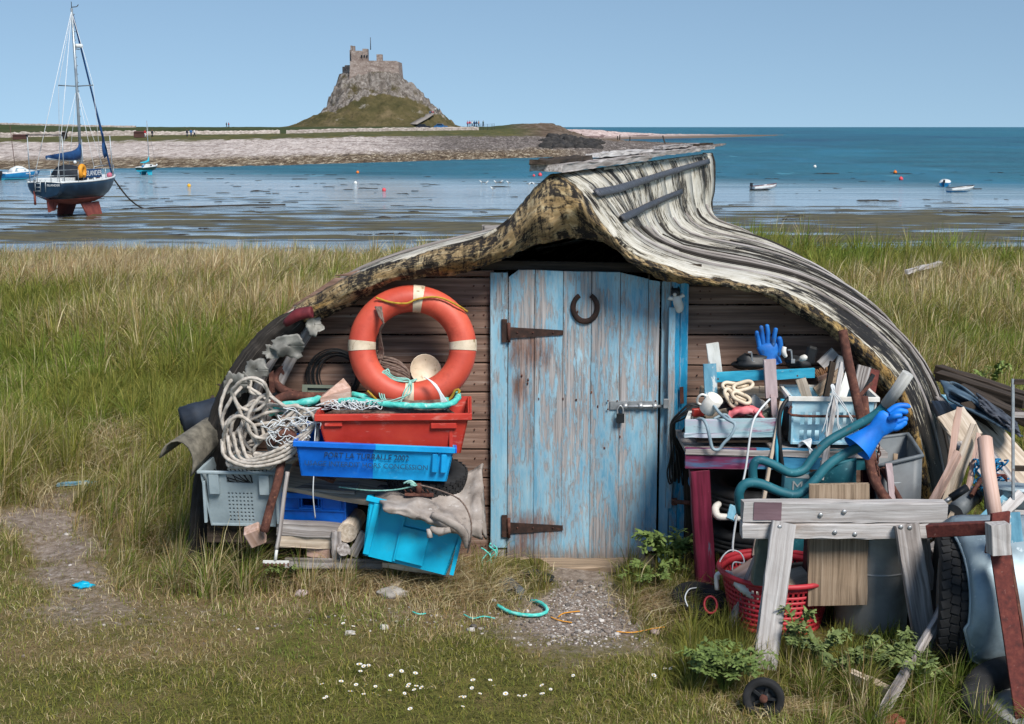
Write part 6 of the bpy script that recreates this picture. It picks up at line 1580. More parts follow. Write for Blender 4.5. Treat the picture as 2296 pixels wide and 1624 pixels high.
# turquoise rope along the top of the red crate
ropething('thick turquoise rope lying along the top of the red fish box', [at(606, 928, 6.70), at(625, 912, 6.68), at(660, 906, 6.67), at(700, 899, 6.67), at(716, 893, 6.72), at(700, 903, 6.76), at(660, 915, 6.74), at(614, 925, 6.73)], .021, 'turquoise_rope')
ropething('turquoise rope looped under the lifebuoy in the red fish box', [at(720, 905, 6.72), at(780, 898, 6.68), at(830, 903, 6.63), at(900, 909, 6.61), at(970, 911, 6.61), at(1010, 906, 6.64), at(1028, 890, 6.75), at(1018, 882, 6.85), at(1000, 895, 6.80), at(1005, 909, 6.68)], .018, 'turquoise_rope')
ropething('second turquoise rope strand behind the wood wedge', [at(790, 885, 6.80), at(810, 888, 6.78), at(835, 900, 6.74), at(870, 905, 6.72)], .018, 'turquoise_rope')
m = MB()
for i in range(16):
    u = 730 + i * 8 + random.uniform(-6, 6); pts_ = [at(u, 902 + random.uniform(-6, 4), 6.60)]
    for k in range(6): pts_.append(at(u + random.uniform(-22, 22), 906 + random.uniform(-10, 14), 6.58 + random.uniform(0, .05)))
    m.tube(spl(pts_, 4), .0022, 4)
tag(m.build('string_tangle', 'white_line'), 'tangle of white string over the rim of the red fish box', 'string')
ropething('thin white string hanging straight down past the blue crates', [at(712, 925, 6.58), at(706, 980, 6.54), at(704, 1050, 6.52), at(702, 1110, 6.52), at(707, 1162, 6.56)], .003, 'white_line', 'string', strand=False, cat='string')
# white rope heap
random.seed(77)
pts_ = []
LOOPS = [(555, 920, 62, 78, -10), (548, 935, 48, 62, 15), (600, 985, 92, 60, -25), (590, 1000, 80, 50, -20), (575, 965, 55, 62, 20), (640, 990, 42, 48, 0), (560, 980, 60, 40, 35), (610, 960, 70, 75, -35), (650, 960, 60, 70, -40), (600, 1010, 100, 34, -22), (620, 930, 70, 50, -30), (540, 990, 38, 55, 0), (562, 885, 38, 38, 0)]
for k, (cu_, cv_, a_, b_2, tl) in enumerate(LOOPS):
    ph = random.uniform(0, 6.28); Yb = 6.74 - .012 * k; t_ = math.radians(tl)
    for i in range(11):
        a = ph + 2 * math.pi * i / 10
        x, y = a_ * math.cos(a) * random.uniform(.92, 1.06), b_2 * math.sin(a) * random.uniform(.92, 1.06)
        u, v = cu_ + x * math.cos(t_) - y * math.sin(t_), cv_ + x * math.sin(t_) + y * math.cos(t_)
        v = max(v, 912) if u > 600 else v
        pts_.append(at(min(718, max(494, u)), min(1048, max(848, v)), Yb + .05 * math.sin(a + tl) + .012 * random.uniform(-1, 1)))
m = MB(); m.rope(spl(pts_, 5), .0105)
for k in range(4): m.rope(spl([at(498 + k * 12, 985 - k * 8, 6.62), at(505 + k * 16, 1025, 6.58), at(560 + k * 6, 1046 - k * 7, 6.54), at(640, 1030 - k * 10, 6.54), at(690 + k * 5, 975 - k * 8, 6.57), at(716, 925 + k * 2, 6.63), at(690, 918 + k * 4, 6.68), at(640, 930 + k * 5, 6.70)], 7), .0105)
tag(m.build('rope_heap', 'white_rope'), 'big heap of off white rope hanging over the grey crate', 'rope')
m = MB()
for i in range(26):
    u, v = random.uniform(610, 700), random.uniform(925, 985); q = [at(u, v, 6.56)]
    for k in range(5): u += random.uniform(-26, 26); v += random.uniform(-16, 18); q.append(at(min(718, max(585, u)), min(1005, max(915, v)), 6.52 + random.uniform(0, .05)))
    m.tube(spl(q, 4), .0024, 4)
tag(m.build('net_tangle', 'white_line'), 'frayed white net tangle over the rope heap', 'netting')
# tyre, sacking, cord and nail plate
tyre('tyre', 'worn tyre lying flat under the lettered fish box', TR(at(958, 1066, 6.78), 8, 5, 0), .205, .06, .085, lugs=34)
def sk(i, j):
    u = 862 + 220 * i; top = 1096 - 30 * math.sin(i * 2.6) - (70 if i > .8 else 0) * (i - .8) * 3; bot = 1148 + 60 * i * (.6 + .9 * i) * (1 - .3 * (i > .9))
    f = j ** 1.0; v = top + (bot - top) * f
    Y = 6.80 - .45 * min(1, f * 1.25) * (1 - .12 * i) + .03 * mnoise.noise(V((i * 6, j * 5, 2))) + .012 * math.sin(i * 30 + 4 * j) * f
    return at(u + 10 * mnoise.noise(V((i * 5, j * 5, 7))) - 22 * (1 - f) * (i < .2), v + 8 * mnoise.noise(V((i * 9, j * 3, 4))), Y)
cloth('mouldy grey sacking draped over the turquoise crate', 0, 0, sk, 'sacking', 'sacking', 34, 22, .012)
def sk2(i, j):
    a = i; u = 1000 + 85 * i + 8 * j; v = 1040 + 60 * i * i + (70 + 40 * i) * j
    return at(u, v + 5 * mnoise.noise(V((i * 5, j * 6, 9))), 6.98 - .22 * math.sin(min(1, j * 1.3) * 1.57) - .06 * math.sin(i * 3.1) + .02 * mnoise.noise(V((i * 7, j * 7, 1))))
cloth('second fold of dirty sacking against the boards behind the tyre', 0, 0, sk2, 'sacking', 'sacking', 20, 16, .012)
m = MB(); m.tube(spl([at(968, 1154, 6.36), at(1000, 1168, 6.33), at(1030, 1185, 6.33), at(1044, 1210, 6.36), at(1048, 1228, 6.38)], 5), [.016, .02, .022, .02, .012], 9, flat=.7); m.tube(spl([at(965, 1184, 6.33), at(985, 1192, 6.32), at(1010, 1188, 6.32)], 4), [.012, .022, .014], 8); m.tube([at(962, 1186, 6.33), at(964, 1206, 6.32)], .014, 8); m.tube([at(985, 1186, 6.33), at(988, 1202, 6.32)], .012, 8)
tag(m.build('sacking_roll', 'sacking'), 'rolled ragged edge of sacking over the front of the turquoise crate', 'cloth')
np_ = thing('bolt_plate', 'rusty bolt and nailed plate lying on the sacking', 'bolt', at(936, 1102, 6.56))
MB().tube([at(939, 1108, 6.57), at(939, 1082, 6.57)], [.017, .016], 10).build('bolt', 'rust', np_); MB().bar(at(908, 1108, 6.56), at(972, 1110, 6.56), .03, .012).build('plate', 'rust', np_)
for u in (912, 925, 952, 962): MB().tube([at(u, 1106, 6.56), at(u - 5, 1098, 6.55)], .003, 5).build('nail', 'rust', np_)
ropething('thin cord tied round the bolt and over the sacking', [at(760, 1092, 6.62), at(830, 1100, 6.58), at(890, 1098, 6.56), at(935, 1088, 6.54)], .004, 'green_twine', 'cord', cat='cord')
ropething('brown cord hanging from the bolt down the right of the sacking', [at(942, 1088, 6.50), at(980, 1098, 6.46), at(1030, 1120, 6.38), at(1054, 1160, 6.34), at(1056, 1205, 6.34), at(1048, 1240, 6.38)], .0045, 'brown_rope', 'cord', cat='cord')
m = MB()
for k in range(4): m.rope(spl([at(905 + k * 8, 1084, 6.54), at(920, 1078 + k * 3, 6.53), at(932, 1086 + k, 6.53)], 4), .005)
tag(m.build('twine_knot', 'green_twine'), 'pale green knot of twine beside the bolt', 'twine')
ropething('blue rope end lying on the tyre below the red fish box', [at(985, 1010, 6.82), at(1003, 1004, 6.8), at(1012, 1010, 6.78), at(1000, 1020, 6.76)], .012, 'boat_blue')
# beyond the left corner: barrel, roll of felt
ba = thing('plastic_barrel', 'dark blue barrel lying in the grass behind the left corner', 'barrel', at(440, 960, 7.9))
Mq = TR(at(440, 936, 7.6), 0, 78, 20, .62); surf('barrel_blue', ['#141a22', '#1c2430', '#283240'], vary=0)
MB(Mq).lathe([(0, -.14), (.12, -.14), (.135, -.12), (.135, -.05), (.14, -.045), (.14, .045), (.135, .05), (.135, .22), (.12, .24), (0, .24)], n=24).build('barrel_body', 'barrel_blue', ba); MB(Mq).lathe([(0, -.145), (.04, -.15), (.04, -.135), (0, -.135)], n=12).build('bung', 'black_plastic', ba)
P = []
for i in range(9):
    f = i / 8; c = at(470 - 75 * f, 975 + 65 * f, 6.92 - .3 * f)
    P.append([c + V((.06 * math.cos(a) * (1 + .4 * f), .02 * math.sin(a), .085 * math.sin(a) * (1 + .3 * f))) for a in np.linspace(-.6, 2.9, 11)])
surf('felt', ['#4e4a42', '#6a655a', '#837d70'], (1, 1, 1), 26, 7, .3, .7, .95, .8, .006)
tag(MB().grid(P, thick=.008).build('felt_roll', 'felt'), 'curled sheet of grey roofing felt at the left corner of the shed', 'felt')
# ------------------------------------------------------------------ right of the door
random.seed(5)
# bench along the boards
bn = thing('work_bench', 'rough painted bench with maroon legs right of the door', 'bench', V((at(1700, 1100, 6.8).x, 6.8, 0)))
def zpt(u, v, Y, z=0.0): p = at(u, v, Y); return V((p.x, Y, z))
MB().bar(at(1526, 992, 6.72), at(1965, 1000, 6.72), .42, .032, (0, 0, 1), .004, 8).build('top_plank', 'grey_wood', bn)
MB().bar(at(1536, 1027, 6.53), at(1695, 1028, 6.53), .025, .105, (0, 0, 1), .002, 4).build('apron', 'apron_paint', bn)
MB().bar(at(1695, 1028, 6.53), at(1840, 1030, 6.53), .025, .105, (0, 0, 1), .002, 4).build('apron', 'apron_blue', bn)
MB().bar(at(1840, 1030, 6.53), at(1965, 1032, 6.53), .024, .10, (0, 0, 1), .002, 4).build('apron', 'teal_paint', bn)
MB().bar(at(1568, 1052, 6.56), zpt(1584, 1290, 6.58), .075, .10, (1, 0, 0), .003, 5).build('leg', 'maroon_paint', bn)
MB().bar(at(1950, 1052, 6.58), zpt(1955, 1290, 6.58), .07, .08, (1, 0, 0), .003, 5).build('leg', 'maroon_paint', bn)
MB().bar(at(1545, 1052, 6.98), zpt(1550, 1290, 6.98), .06, .06, (1, 0, 0)).build('leg', 'dark_wood', bn)
# big screw stub and float on the frame
m = MB(); m.tube([at(1512, 1125, 6.98), at(1548, 1128, 6.85)], [.012, .012], 8); m.box(at(1512, 1125, 6.98), (.03, .03, .035)); tag(m.build('coach_bolt', 'rust'), 'rusty coach bolt sticking out left of the bench leg', 'bolt')
m = MB(); m.blob(at(1553, 1078, 6.85), .03, 10, 8, .1, (.8, .8, 1.3)); tag(m.build('net_float', 'boat_blue'), 'small blue float wedged behind the bench leg', 'float')
# wooden tray with junk
ty = thing('wooden_tray', 'paint splashed wooden tray on the left of the bench', 'tray', at(1640, 984, 6.65))
MB().bar(at(1536, 957, 6.55), at(1742, 953, 6.55), .022, .068, (0, 0, 1), .003, 5).build('front_board', 'tray_paint', ty); MB().bar(at(1533, 976, 6.545), at(1745, 974, 6.545), .025, .022, (0, 0, 1), .003, 5).build('ledge', 'tray_paint', ty)
MB().bar(at(1540, 957, 6.56), at(1552, 925, 6.90), .02, .07, (0, 0, 1)).build('side_board', 'white_paint', ty); MB().bar(at(1738, 957, 6.56), at(1730, 925, 6.90), .02, .07, (0, 0, 1)).build('side_board', 'grey_wood', ty)
MB().bar(at(1550, 935, 6.9), at(1732, 935, 6.9), .02, .09, (0, 0, 1)).build('back_board', 'pale_wood', ty); MB().bar(at(1555, 975, 6.7), at(1725, 975, 6.7), .3, .012, (0, 0, 1)).build('floor', 'dark_wood', ty)
# mug
mg = thing('mug', 'stained white mug tipped over in the wooden tray', 'mug', at(1592, 935, 6.62))
Mm = TR(at(1583, 922, 6.62), 0, 0, 0) @ rotm('Y', 28) @ rotm('X', 24)
MB(Mm).lathe([(0, 0), (.036, 0), (.041, .006), (.043, .095), (.040, .096), (.037, .02), (0, .012)], n=24).build('cup', 'white_plastic', mg)
MB(Mm).tube(spl([(-.041, 0, .08), (-.068, -.005, .078), (-.075, -.005, .05), (-.062, 0, .022), (-.041, 0, .02)], 5), .006, 8).build('handle', 'white_plastic', mg)
ropething('grey hose looping out of the mug down over the tray', [at(1598, 905, 6.56), at(1612, 925, 6.54), at(1630, 940, 6.50), at(1648, 952, 6.48), at(1640, 975, 6.47), at(1622, 995, 6.47), at(1612, 1008, 6.47), at(1598, 1006, 6.47), at(1592, 985, 6.47), at(1585, 955, 6.49), at(1575, 940, 6.52), at(1562, 943, 6.56), at(1560, 955, 6.6)], .0085, 'hose_grey', 'hose', strand=False, cat='hose')
ropething('second grey hose loop inside the wooden tray', [at(1600, 940, 6.6), at(1625, 930, 6.62), at(1640, 945, 6.6), at(1635, 958, 6.58)], .008, 'hose_grey', 'hose', strand=False, cat='hose')
# pink rubber glove crumpled
surf('pink_rubber', ['#b4525a', '#c9686e', '#d27c80'], (1, 1, 1), 12, 5, .3, .7, .6, .3, .004, vary=0)
def cr(i, j): 
    a = 2 * math.pi * j; r_ = .024 * (1 + .5 * mnoise.noise(V((i * 6, math.cos(a) * 2, math.sin(a) * 2))))
    c = at(1635 + 72 * i, 932 - 12 * math.sin(i * 3), 6.66); return c + V((.01 * math.cos(a), r_ * 1.2 * math.cos(a), r_ * math.sin(a)))
m = MB(); m.grid([[cr(i / 20, j / 14) for j in range(14)] for i in range(21)], closed_v=True)
for k in range(3): m.tube(spl([at(1690 + k * 6, 922 + k * 6, 6.64), at(1703 + k * 5, 930 + k * 6, 6.62), at(1712 + k * 3, 938 + k * 4, 6.61)], 4), [.011, .011, .006], 7)
tag(m.build('rubber_glove', 'pink_rubber'), 'crumpled pink rubber glove in the wooden tray', 'glove')
# cream cleats
for k, (u, v, rz, lb_) in enumerate(((1642, 868, 10, 'cream plastic cleat under the blue bar, upper left one'), (1666, 866, -15, 'cream plastic cleat under the blue bar, upper right one'), (1638, 892, 60, 'cream plastic cleat standing on edge above the tray'), (1662, 892, 25, 'cream plastic cleat nearest the pink upright'))):
    M = TR(at(u, v, 6.72 - .02 * k), 62, rz, 0); r_ = thing('rope_cleat', lb_, 'cleat', M.translation)
    pts_ = [(.03 * math.cos(a) + (.02 if math.cos(a) > 0 else -.02), .02 * math.sin(a), 0) for a in np.linspace(0, 2 * math.pi, 20, endpoint=False)]
    MB(M).tube(pts_, .010, 8, closed=True).build('cleat_ring', 'cream_plastic', r_); MB(M).tube([(-.03, 0, -.012), (.03, 0, -.012)], .009, 8).build('cleat_base', 'cream_plastic', r_)
# junk heap in the tray: each scrap its own thing
for k, (u, v, Y, sx, sy, sz, rx, ry, rz, mt, lb_) in enumerate((
  (1690, 945, 6.7, .16, .03, .03, 0, 25, 20, 'brown_wood', 'dark wood offcut beside the pink glove'), (1720, 930, 6.75, .12, .05, .04, 0, -30, 10, 'olive_plastic', 'olive tin scrap behind the pink glove'), (1660, 915, 6.82, .14, .06, .05, 10, 12, 0, 'dark_grey_plastic', 'dark grey scrap behind the cleats'),
  (1700, 905, 6.85, .10, .04, .05, 0, 40, 0, 'white_plastic', 'white scrap under the blue bar'), (1612, 880, 6.90, .2, .05, .05, 0, 5, 0, 'board_wood', 'brown board end behind the painted posts'), (1640, 905, 6.74, .2, .03, .03, 0, -8, 15, 'black_plastic', 'black plastic strip among the tray junk'), (1565, 925, 6.7, .06, .03, .04, 0, 0, 20, 'red_plastic', 'small red scrap left of the mug'), (1700, 880, 6.92, .28, .04, .06, 0, 2, 0, 'pale_wood', 'pale board lying behind the cleats'))):
    M = TR(at(u, v, Y), rx, ry, rz); m = MB(M); m.box((0, 0, 0), (sx, sy, sz), b=.004); m.box((sx * .2, -sy * .3, sz * .35), (sx * .4, sy * .6, sz * .5), b=.003); tag(m.build('scrap', mt), lb_, 'scrap')
# painted rack
rk_ = thing('painted_rack', 'blue and white painted wooden rack standing on the bench', 'rack', at(1700, 985, 6.85))
MB().bar(at(1597, 770, 6.88), at(1606, 842, 6.88), .026, .065, (1, 0, 0), .001, 3).build('upright', 'white_paint', rk_); MB().bar(at(1591, 816, 6.78), at(1595, 902, 6.76), .024, .066, (1, 0, 0), .001, 3).build('upright', 'blue_grey_paint', rk_)
MB().bar(at(1606, 846, 6.80), at(1826, 836, 6.80), .024, .05, (0, 0, 1), .002, 6).build('crossbar', 'cyan_paint', rk_)
MB().bar(at(1725, 806, 6.76), at(1730, 892, 6.74), .024, .062, (1, 0, 0), .001, 3).build('upright', 'pink_grey_paint', rk_); MB().bar(at(1734, 890, 6.72), at(1738, 955, 6.68), .02, .03, (1, 0, 0), .001, 2).build('peg', 'pink_grey_paint', rk_)
for u, v in ((1719, 820), (1729, 819), (1726, 884), (1738, 884), (1788, 843), (1610, 850)): MB().blob(at(u, v, 6.76), .005, 6, 4, .1).build('screw', 'rust', rk_)
# gloves: palm, four fingers and a thumb in one skin
def glove(name, label, mat, wrist, knuckle, width, fingers, thumb, nrm, cuff, Rf=.0125):
    r_ = thing(name, label, 'glove', wrist)
    w_, k_ = V(wrist), V(knuckle); d = (k_ - w_).normalized(); n = V(nrm).normalized(); sd_ = d.cross(n).normalized()
    m = MB(); rows = []
    for f, ww, th in cuff + [(.25, .8, .5), (.6, .98, .48), (.9, 1.05, .42), (1.04, .9, .3), (1.1, .5, .15)]:
        c = w_.lerp(k_, f); a_ = width / 2 * ww; b_2 = width / 2 * th
        rows.append([c + sd_ * a_ * math.cos(q) + n * b_2 * math.sin(q) for q in np.linspace(0, 2 * math.pi, 18, endpoint=False)])
    m.grid(rows, closed_v=True); m.build('palm_and_cuff', mat, r_)
    for fg in fingers:
        q = spl([V(p) for p in fg], 5); m = MB(); N_ = len(q); m.tube(q, [Rf * (1.08 - .25 * i / N_) * (1 if i < N_ - 3 else (.8, .55, .15)[i - N_ + 3]) for i in range(N_)], 10); m.build('finger', mat, r_)
    q = spl([V(p) for p in thumb], 5); m = MB(); N_ = len(q); m.tube(q, [Rf * 1.25 * (1.1 - .3 * i / N_) * (1 if i < N_ - 3 else (.8, .55, .15)[i - N_ + 3]) for i in range(N_)], 10); m.build('thumb', mat, r_)
Yg = 6.92
glove('work_glove', 'worn blue work glove standing fingers up on the rack', 'worn_blue_rubber', at(1727, 805, Yg), at(1722, 772, Yg), .118,
      [[at(1704, 780, Yg), at(1700, 762, Yg), at(1697, 748, Yg - .01), at(1699, 742, Yg - .01)], [at(1712, 776, Yg), at(1709, 752, Yg), at(1707, 736, Yg - .005), at(1708, 731, Yg)], [at(1722, 775, Yg), at(1722, 748, Yg), at(1720, 733, Yg), at(1720, 727, Yg)], [at(1733, 778, Yg - .01), at(1736, 755, Yg - .02), at(1739, 740, Yg - .025), at(1740, 735, Yg - .025)]],
      [at(1743, 796, Yg), at(1749, 778, Yg - .01), at(1748, 762, Yg - .015), at(1745, 755, Yg - .015)], (0, -1, 0), [(-.35, 1.0, .75), (-.1, .92, .62)])
Yg = 5.98
glove('rubber_gauntlet', 'bright blue rubber gauntlet pulled over the lower wheelbarrow handle', 'bright_blue_rubber', at(1955, 975, Yg), at(1995, 938, Yg - .01), .105,
      [[at(1992, 925, Yg), at(2010, 912, Yg), at(2028, 910, Yg), at(2042, 913, Yg)], [at(1998, 932, Yg - .02), at(2014, 922, Yg - .03), at(2028, 923, Yg - .03), at(2036, 926, Yg - .03)], [at(1996, 940, Yg - .03), at(2005, 934, Yg - .045), at(2016, 932, Yg - .045), at(2022, 935, Yg - .045)], [at(1998, 948, Yg - .01), at(2015, 944, Yg - .01), at(2028, 940, Yg - .01), at(2034, 944, Yg - .01)]],
      [at(1990, 958, Yg), at(2010, 958, Yg - .01), at(2024, 950, Yg - .01), at(2032, 942, Yg - .01)], (.1, -1, .3), [(-.85, 1.45, 1.2), (-.5, 1.2, .95), (-.1, .95, .7)], .0145)
# black heap, hooks and brush above the rack bar
m = MB(); m.blob(at(1690, 812, 6.92), .07, 12, 8, .5, (1.3, .8, .55), 3); m.blob(at(1665, 818, 6.95), .05, 10, 7, .4, (1.4, .8, .5), 8); tag(m.build('black_bag', 'black_plastic'), 'crumpled black plastic left of the standing glove', 'plastic')
m = MB(); m.blob(at(1790, 812, 6.93), .06, 12, 8, .4, (1.3, .8, .6), 6); tag(m.build('black_bag', 'cable_black'), 'black lump right of the standing glove', 'plastic')
m = MB(); m.box(at(1817, 797, 6.92), (.06, .03, .10), rotm('Y', 15).to_3x3(), b=.012); tag(m.build('black_case', 'black_plastic'), 'upright black case right of the rack crossbar', 'case')
for u, v, lb_ in ((1683, 790, 'bent steel hook left of the standing glove'), (1772, 785, 'bent steel hook right of the standing glove')):
    m = MB(); m.bar(at(u - 6, v, 6.88), at(u + 2, v, 6.88), .008, .008); m.bar(at(u + 2, v, 6.88), at(u + 4, v + 22, 6.88), .008, .008, (1, 0, 0)); m.box(at(u + 6, v + 25, 6.88), (.02, .01, .022)); tag(m.build('steel_hook', 'steel'), lb_, 'hook')
m = MB(); m.lathe([(0, 0), (.014, 0), (.016, .01), (.016, .03), (.01, .036), (.006, .04), (0, .04)], TR(at(1795, 805, 6.86), 40, 60, 0), 14); tag(m.build('plug', 'white_plastic'), 'small white plug above the crossbar', 'plug')
m = MB(); m.tube(spl([at(1762, 800, 6.86), at(1757, 790, 6.85), at(1759, 778, 6.85)], 4), [.01, .014, .011], 8); tag(m.build('plastic_fitting', 'white_plastic'), 'white plastic knob between the two steel hooks', 'knob')
br = thing('hand_brush', 'brown bristle brush right of the rack crossbar', 'brush', at(1850, 850, 6.85))
surf('bristle', ['#5a3c26', '#7d5a3c', '#9a7652'], vary=.1)
m = MB()
for i in range(90):
    a, b_2 = random.random(), random.random(); m.tube([at(1838 + 26 * a, 852 - 8 * b_2, 6.84 + .05 * b_2), at(1822 + 46 * a + random.uniform(-3, 3), 822 + 14 * (1 - a) + random.uniform(-6, 6), 6.83 + .05 * b_2)], .0022, 4)
m.build('bristles', 'bristle', br); MB().bar(at(1832, 850, 6.85), at(1868, 838, 6.85), .05, .03).build('stock', 'brown_wood', br)
# black cable bundle hanging from a nail
m = MB()
for k in range(9):
    j = lambda s: random.uniform(-s, s)
    m.tube(spl([at(1580 + j(6), 912 + k * 3, 6.80), at(1550 + j(4), 905 + k * 3, 6.78), at(1525 + j(5), 925 + k * 2, 6.80), at(1508 + j(5), 960 + j(8), 6.84), at(1502 + k * 3 + j(3), 1010 + j(10), 6.88), at(1496 + k * 5, 1060 + k * 4 * (1 if k % 2 else -1), 6.92), at(1504 + k * 4, 1085 - k * 4, 6.93), at(1516 + k * 2, 1030, 6.92), at(1524 + k * 2, 980 - k * 2, 6.9), at(1545 + k * 3, 945 + k, 6.86)], 6), .0048, 6)
tag(m.build('cable_bundle', 'cable_black'), 'bundle of black cables hanging beside the door frame over the tray', 'cable')
m = MB(); m.bar(at(1528, 868, YW - .06), at(1529, 905, YW - .06), .01, .02, (1, 0, 0)); tag(m.build('iron_peg', 'rust'), 'dark iron peg on the bright blue door frame', 'peg')
# pale cords and sticks hanging in front of the bench
ropething('white cord hanging from the tray down past the bench leg', [at(1726, 895, 6.62), at(1700, 925, 6.52), at(1685, 960, 6.48), at(1672, 1050, 6.46), at(1660, 1110, 6.44), at(1644, 1210, 6.42), at(1646, 1245, 6.42), at(1662, 1258, 6.44), at(1668, 1240, 6.46)], .0055, 'white_line', 'cord', strand=False, cat='cord')
plank('thin pale stick leaning on the bench front', at(1752, 900, 6.56), at(1690, 1245, 6.40), .016, .016, 'pale_wood', 'stick', cat='stick', segs=5)
m = MB(); m.tube(spl([at(1772, 890, 6.58), at(1758, 905, 6.55), at(1748, 935, 6.53), at(1748, 990, 6.50), at(1755, 1050, 6.50)], 6), .011, 7); tag(m.build('black_hose', 'cable_black'), 'black hose hanging down left of the pale blue basket', 'hose')
m = MB(); m.tube(spl([at(1755, 895, 6.57), at(1750, 930, 6.55), at(1742, 1000, 6.50), at(1742, 1040, 6.50)], 5), [.012, .012, .01, .007], 7); tag(m.build('painted_stick', 'cyan_paint'), 'blue painted stick beside the black hose', 'stick')
m = MB(); m.blob(at(1765, 950, 6.68), .06, 12, 9, .1, (.6, .8, 1.5), 2); tag(m.build('black_drum', 'black_plastic'), 'round black drum left of the pale blue basket', 'drum')
# pale blue slotted basket
Mb_ = TR(at(1853, 982, 6.70), 0, 0, -3)
bk = thing('slotted_basket', 'pale blue slotted plastic basket full of scrap on the bench', 'basket', Mb_.translation)
L, W, H = .40, .30, .235
xs_ = [0, .06] + [x for i in range(9) for x in (.10 + i * .095, .10 + i * .095 + .055)] + [.96, 1]
ys_ = [0, .07, .30, .42, .70, .78, 1]
sol = lambda i, j: not (j in (2 - 1, 3) and 2 <= i < len(xs_) - 3 and i % 2 == 0 and i not in (8, 10))
for o, ex, mn in (((-L / 2, -W / 2 + .02, 0), (L, 0, 0), 'front_wall'),): MB(Mb_).lattice(o, ex, (0, -.02, H), xs_, ys_, sol, .008).build(mn, 'pale_blue_plastic', bk)
MB(Mb_).lattice((L / 2, -W / 2 + .02, 0), (0, W - .04, 0), (.02, 0, H), xs_, ys_, sol, .008).build('side_wall', 'white_plastic', bk)
MB(Mb_).box((0, W / 2, H / 2), (L, .01, H)).build('back_wall', 'pale_blue_plastic', bk); MB(Mb_).box((-L / 2, 0, H / 2), (.01, W, H)).build('side_wall', 'pale_blue_plastic', bk); MB(Mb_).box((0, 0, .006), (L, W, .012)).build('base', 'pale_blue_plastic', bk)
m = MB(Mb_)
for sg in (-1, 1): m.box((0, sg * (W / 2 + .006), H), (L + .05, .016, .022)); m.box((sg * (L / 2 + .018), 0, H), (.016, W, .022))
m.build('rim', 'white_plastic', bk)
MB(Mb_).tube(spl([(-.21, -.17, .20), (-.21, -.175, .155), (0, -.18, .152), (.21, -.175, .157), (.21, -.17, .2)], 3), .007, 7).build('bail_handle', 'rust', bk)
for k, (a, b_2, w, h, mt, lb_) in enumerate((
  ((1812, 900, 6.72), (1795, 850, 6.75), .05, .02, 'pale_wood', 'short pale lath at the left inside the blue basket'), ((1880, 905, 6.72), (1905, 838, 6.78), .05, .016, 'white_paint', 'white slat leaning in the middle of the blue basket'),
  ((1920, 905, 6.75), (1938, 822, 6.8), .07, .018, 'grey_wood', 'grey wood offcut in the right of the blue basket'), ((1945, 900, 6.78), (1958, 830, 6.85), .06, .02, 'rust_red', 'reddish metal plate at the right of the blue basket'),
  ((1925, 900, 6.68), (1958, 840, 6.70), .018, .018, 'black_plastic', 'black handle sticking out of the blue basket'), ((1850, 900, 6.7), (1868, 812, 6.74), .03, .03, 'dark_wood', 'dark stake in the middle of the blue basket'),
  ((1905, 912, 6.62), (1955, 858, 6.66), .012, .012, 'rust', 'thin rusty rod at the right of the blue basket'), ((1830, 880, 6.8), (1890, 835, 6.85), .06, .02, 'board_wood', 'splintered brown board lying on the blue basket'), ((1870, 862, 6.9), (1890, 800, 6.92), .05, .015, 'dull_zinc', 'grey metal sheet scrap behind the brush'), ((1840, 820, 6.94), (1872, 788, 6.96), .05, .015, 'white_grey_wood', 'pale scrap board behind the black case'))):
    plank(lb_, at(*a), at(*b_2), w, h, mt, 'offcut', up=(0, -1, 0), segs=2, cat='scrap')
# pale lattice pieces leaning in front
la = thing('broken_trellis', 'broken pale trellis strip leaning before the blue basket', 'trellis', at(1845, 1075, 6.40))
MB().bar(at(1889, 812, 6.46), at(1840, 1076, 6.36), .018, .024, (1, 0, 0), .002, 6).build('slat', 'white_grey_wood', la); MB().bar(at(1872, 860, 6.48), at(1852, 1040, 6.40), .014, .02, (1, 0, 0), .002, 5).build('slat', 'grey_wood', la)
for i in range(8): MB().bar(at(1876 - i * 5, 880 + i * 22, 6.43), at(1862 - i * 3, 886 + i * 22, 6.44), .008, .014).build('rung', 'white_plastic', la)
m = MB()
for k in range(6):
    q = [at(1868, 862, 6.40)]
    for i in range(5): q.append(at(1868 + 10 * i * (k % 3 - .5) + random.uniform(-6, 6), 870 + i * 26 + random.uniform(-8, 8), 6.36))
    m.tube(spl(q, 4), .0028, 4)
tag(m.build('plastic_strap', 'white_line'), 'frayed white plastic strapping hung on the trellis strip', 'strap')
m = MB()
for k in range(7): m.tube(spl([at(1790, 998 + k, 6.3), at(1800 + k * 3, 990 - k, 6.28), at(1815, 1004 + k * 2, 6.26), at(1835, 1020 + k, 6.26), at(1850, 1000 - k * 2, 6.3)], 5), .0035, 4)
tag(m.build('white_string', 'white_line'), 'small tangle of white string on the wheelbarrow handles', 'string')
# rusty pipes and chain
m = MB(); m.tube(spl([at(1889, 741, 6.50), at(1903, 815, 6.45), at(1922, 900, 6.38), at(1940, 980, 6.30), at(1955, 1060, 6.22), at(1972, 1098, 6.18), at(1995, 1130, 6.15)], 6), .0235, 12); tag(m.build('rusty_pipe', 'rust'), 'tall rusty pipe rising in front of the pale blue basket', 'pipe')
m = MB(); m.tube(spl([at(1937, 890, 6.52), at(1945, 960, 6.45), at(1958, 1040, 6.35), at(1968, 1090, 6.28), at(1985, 1125, 6.22)], 6), .021, 12); tag(m.build('rusty_pipe', 'rust'), 'shorter rusty pipe just right of the tall one', 'pipe')
m = MB(); m.tube(spl([at(1978, 1050, 6.34), at(2000, 1090, 6.28), at(2022, 1128, 6.22)], 5), .014, 9); tag(m.build('rusty_rod', 'rust'), 'thin rusty rod slanting right behind the trestle', 'rod')
m = MB()
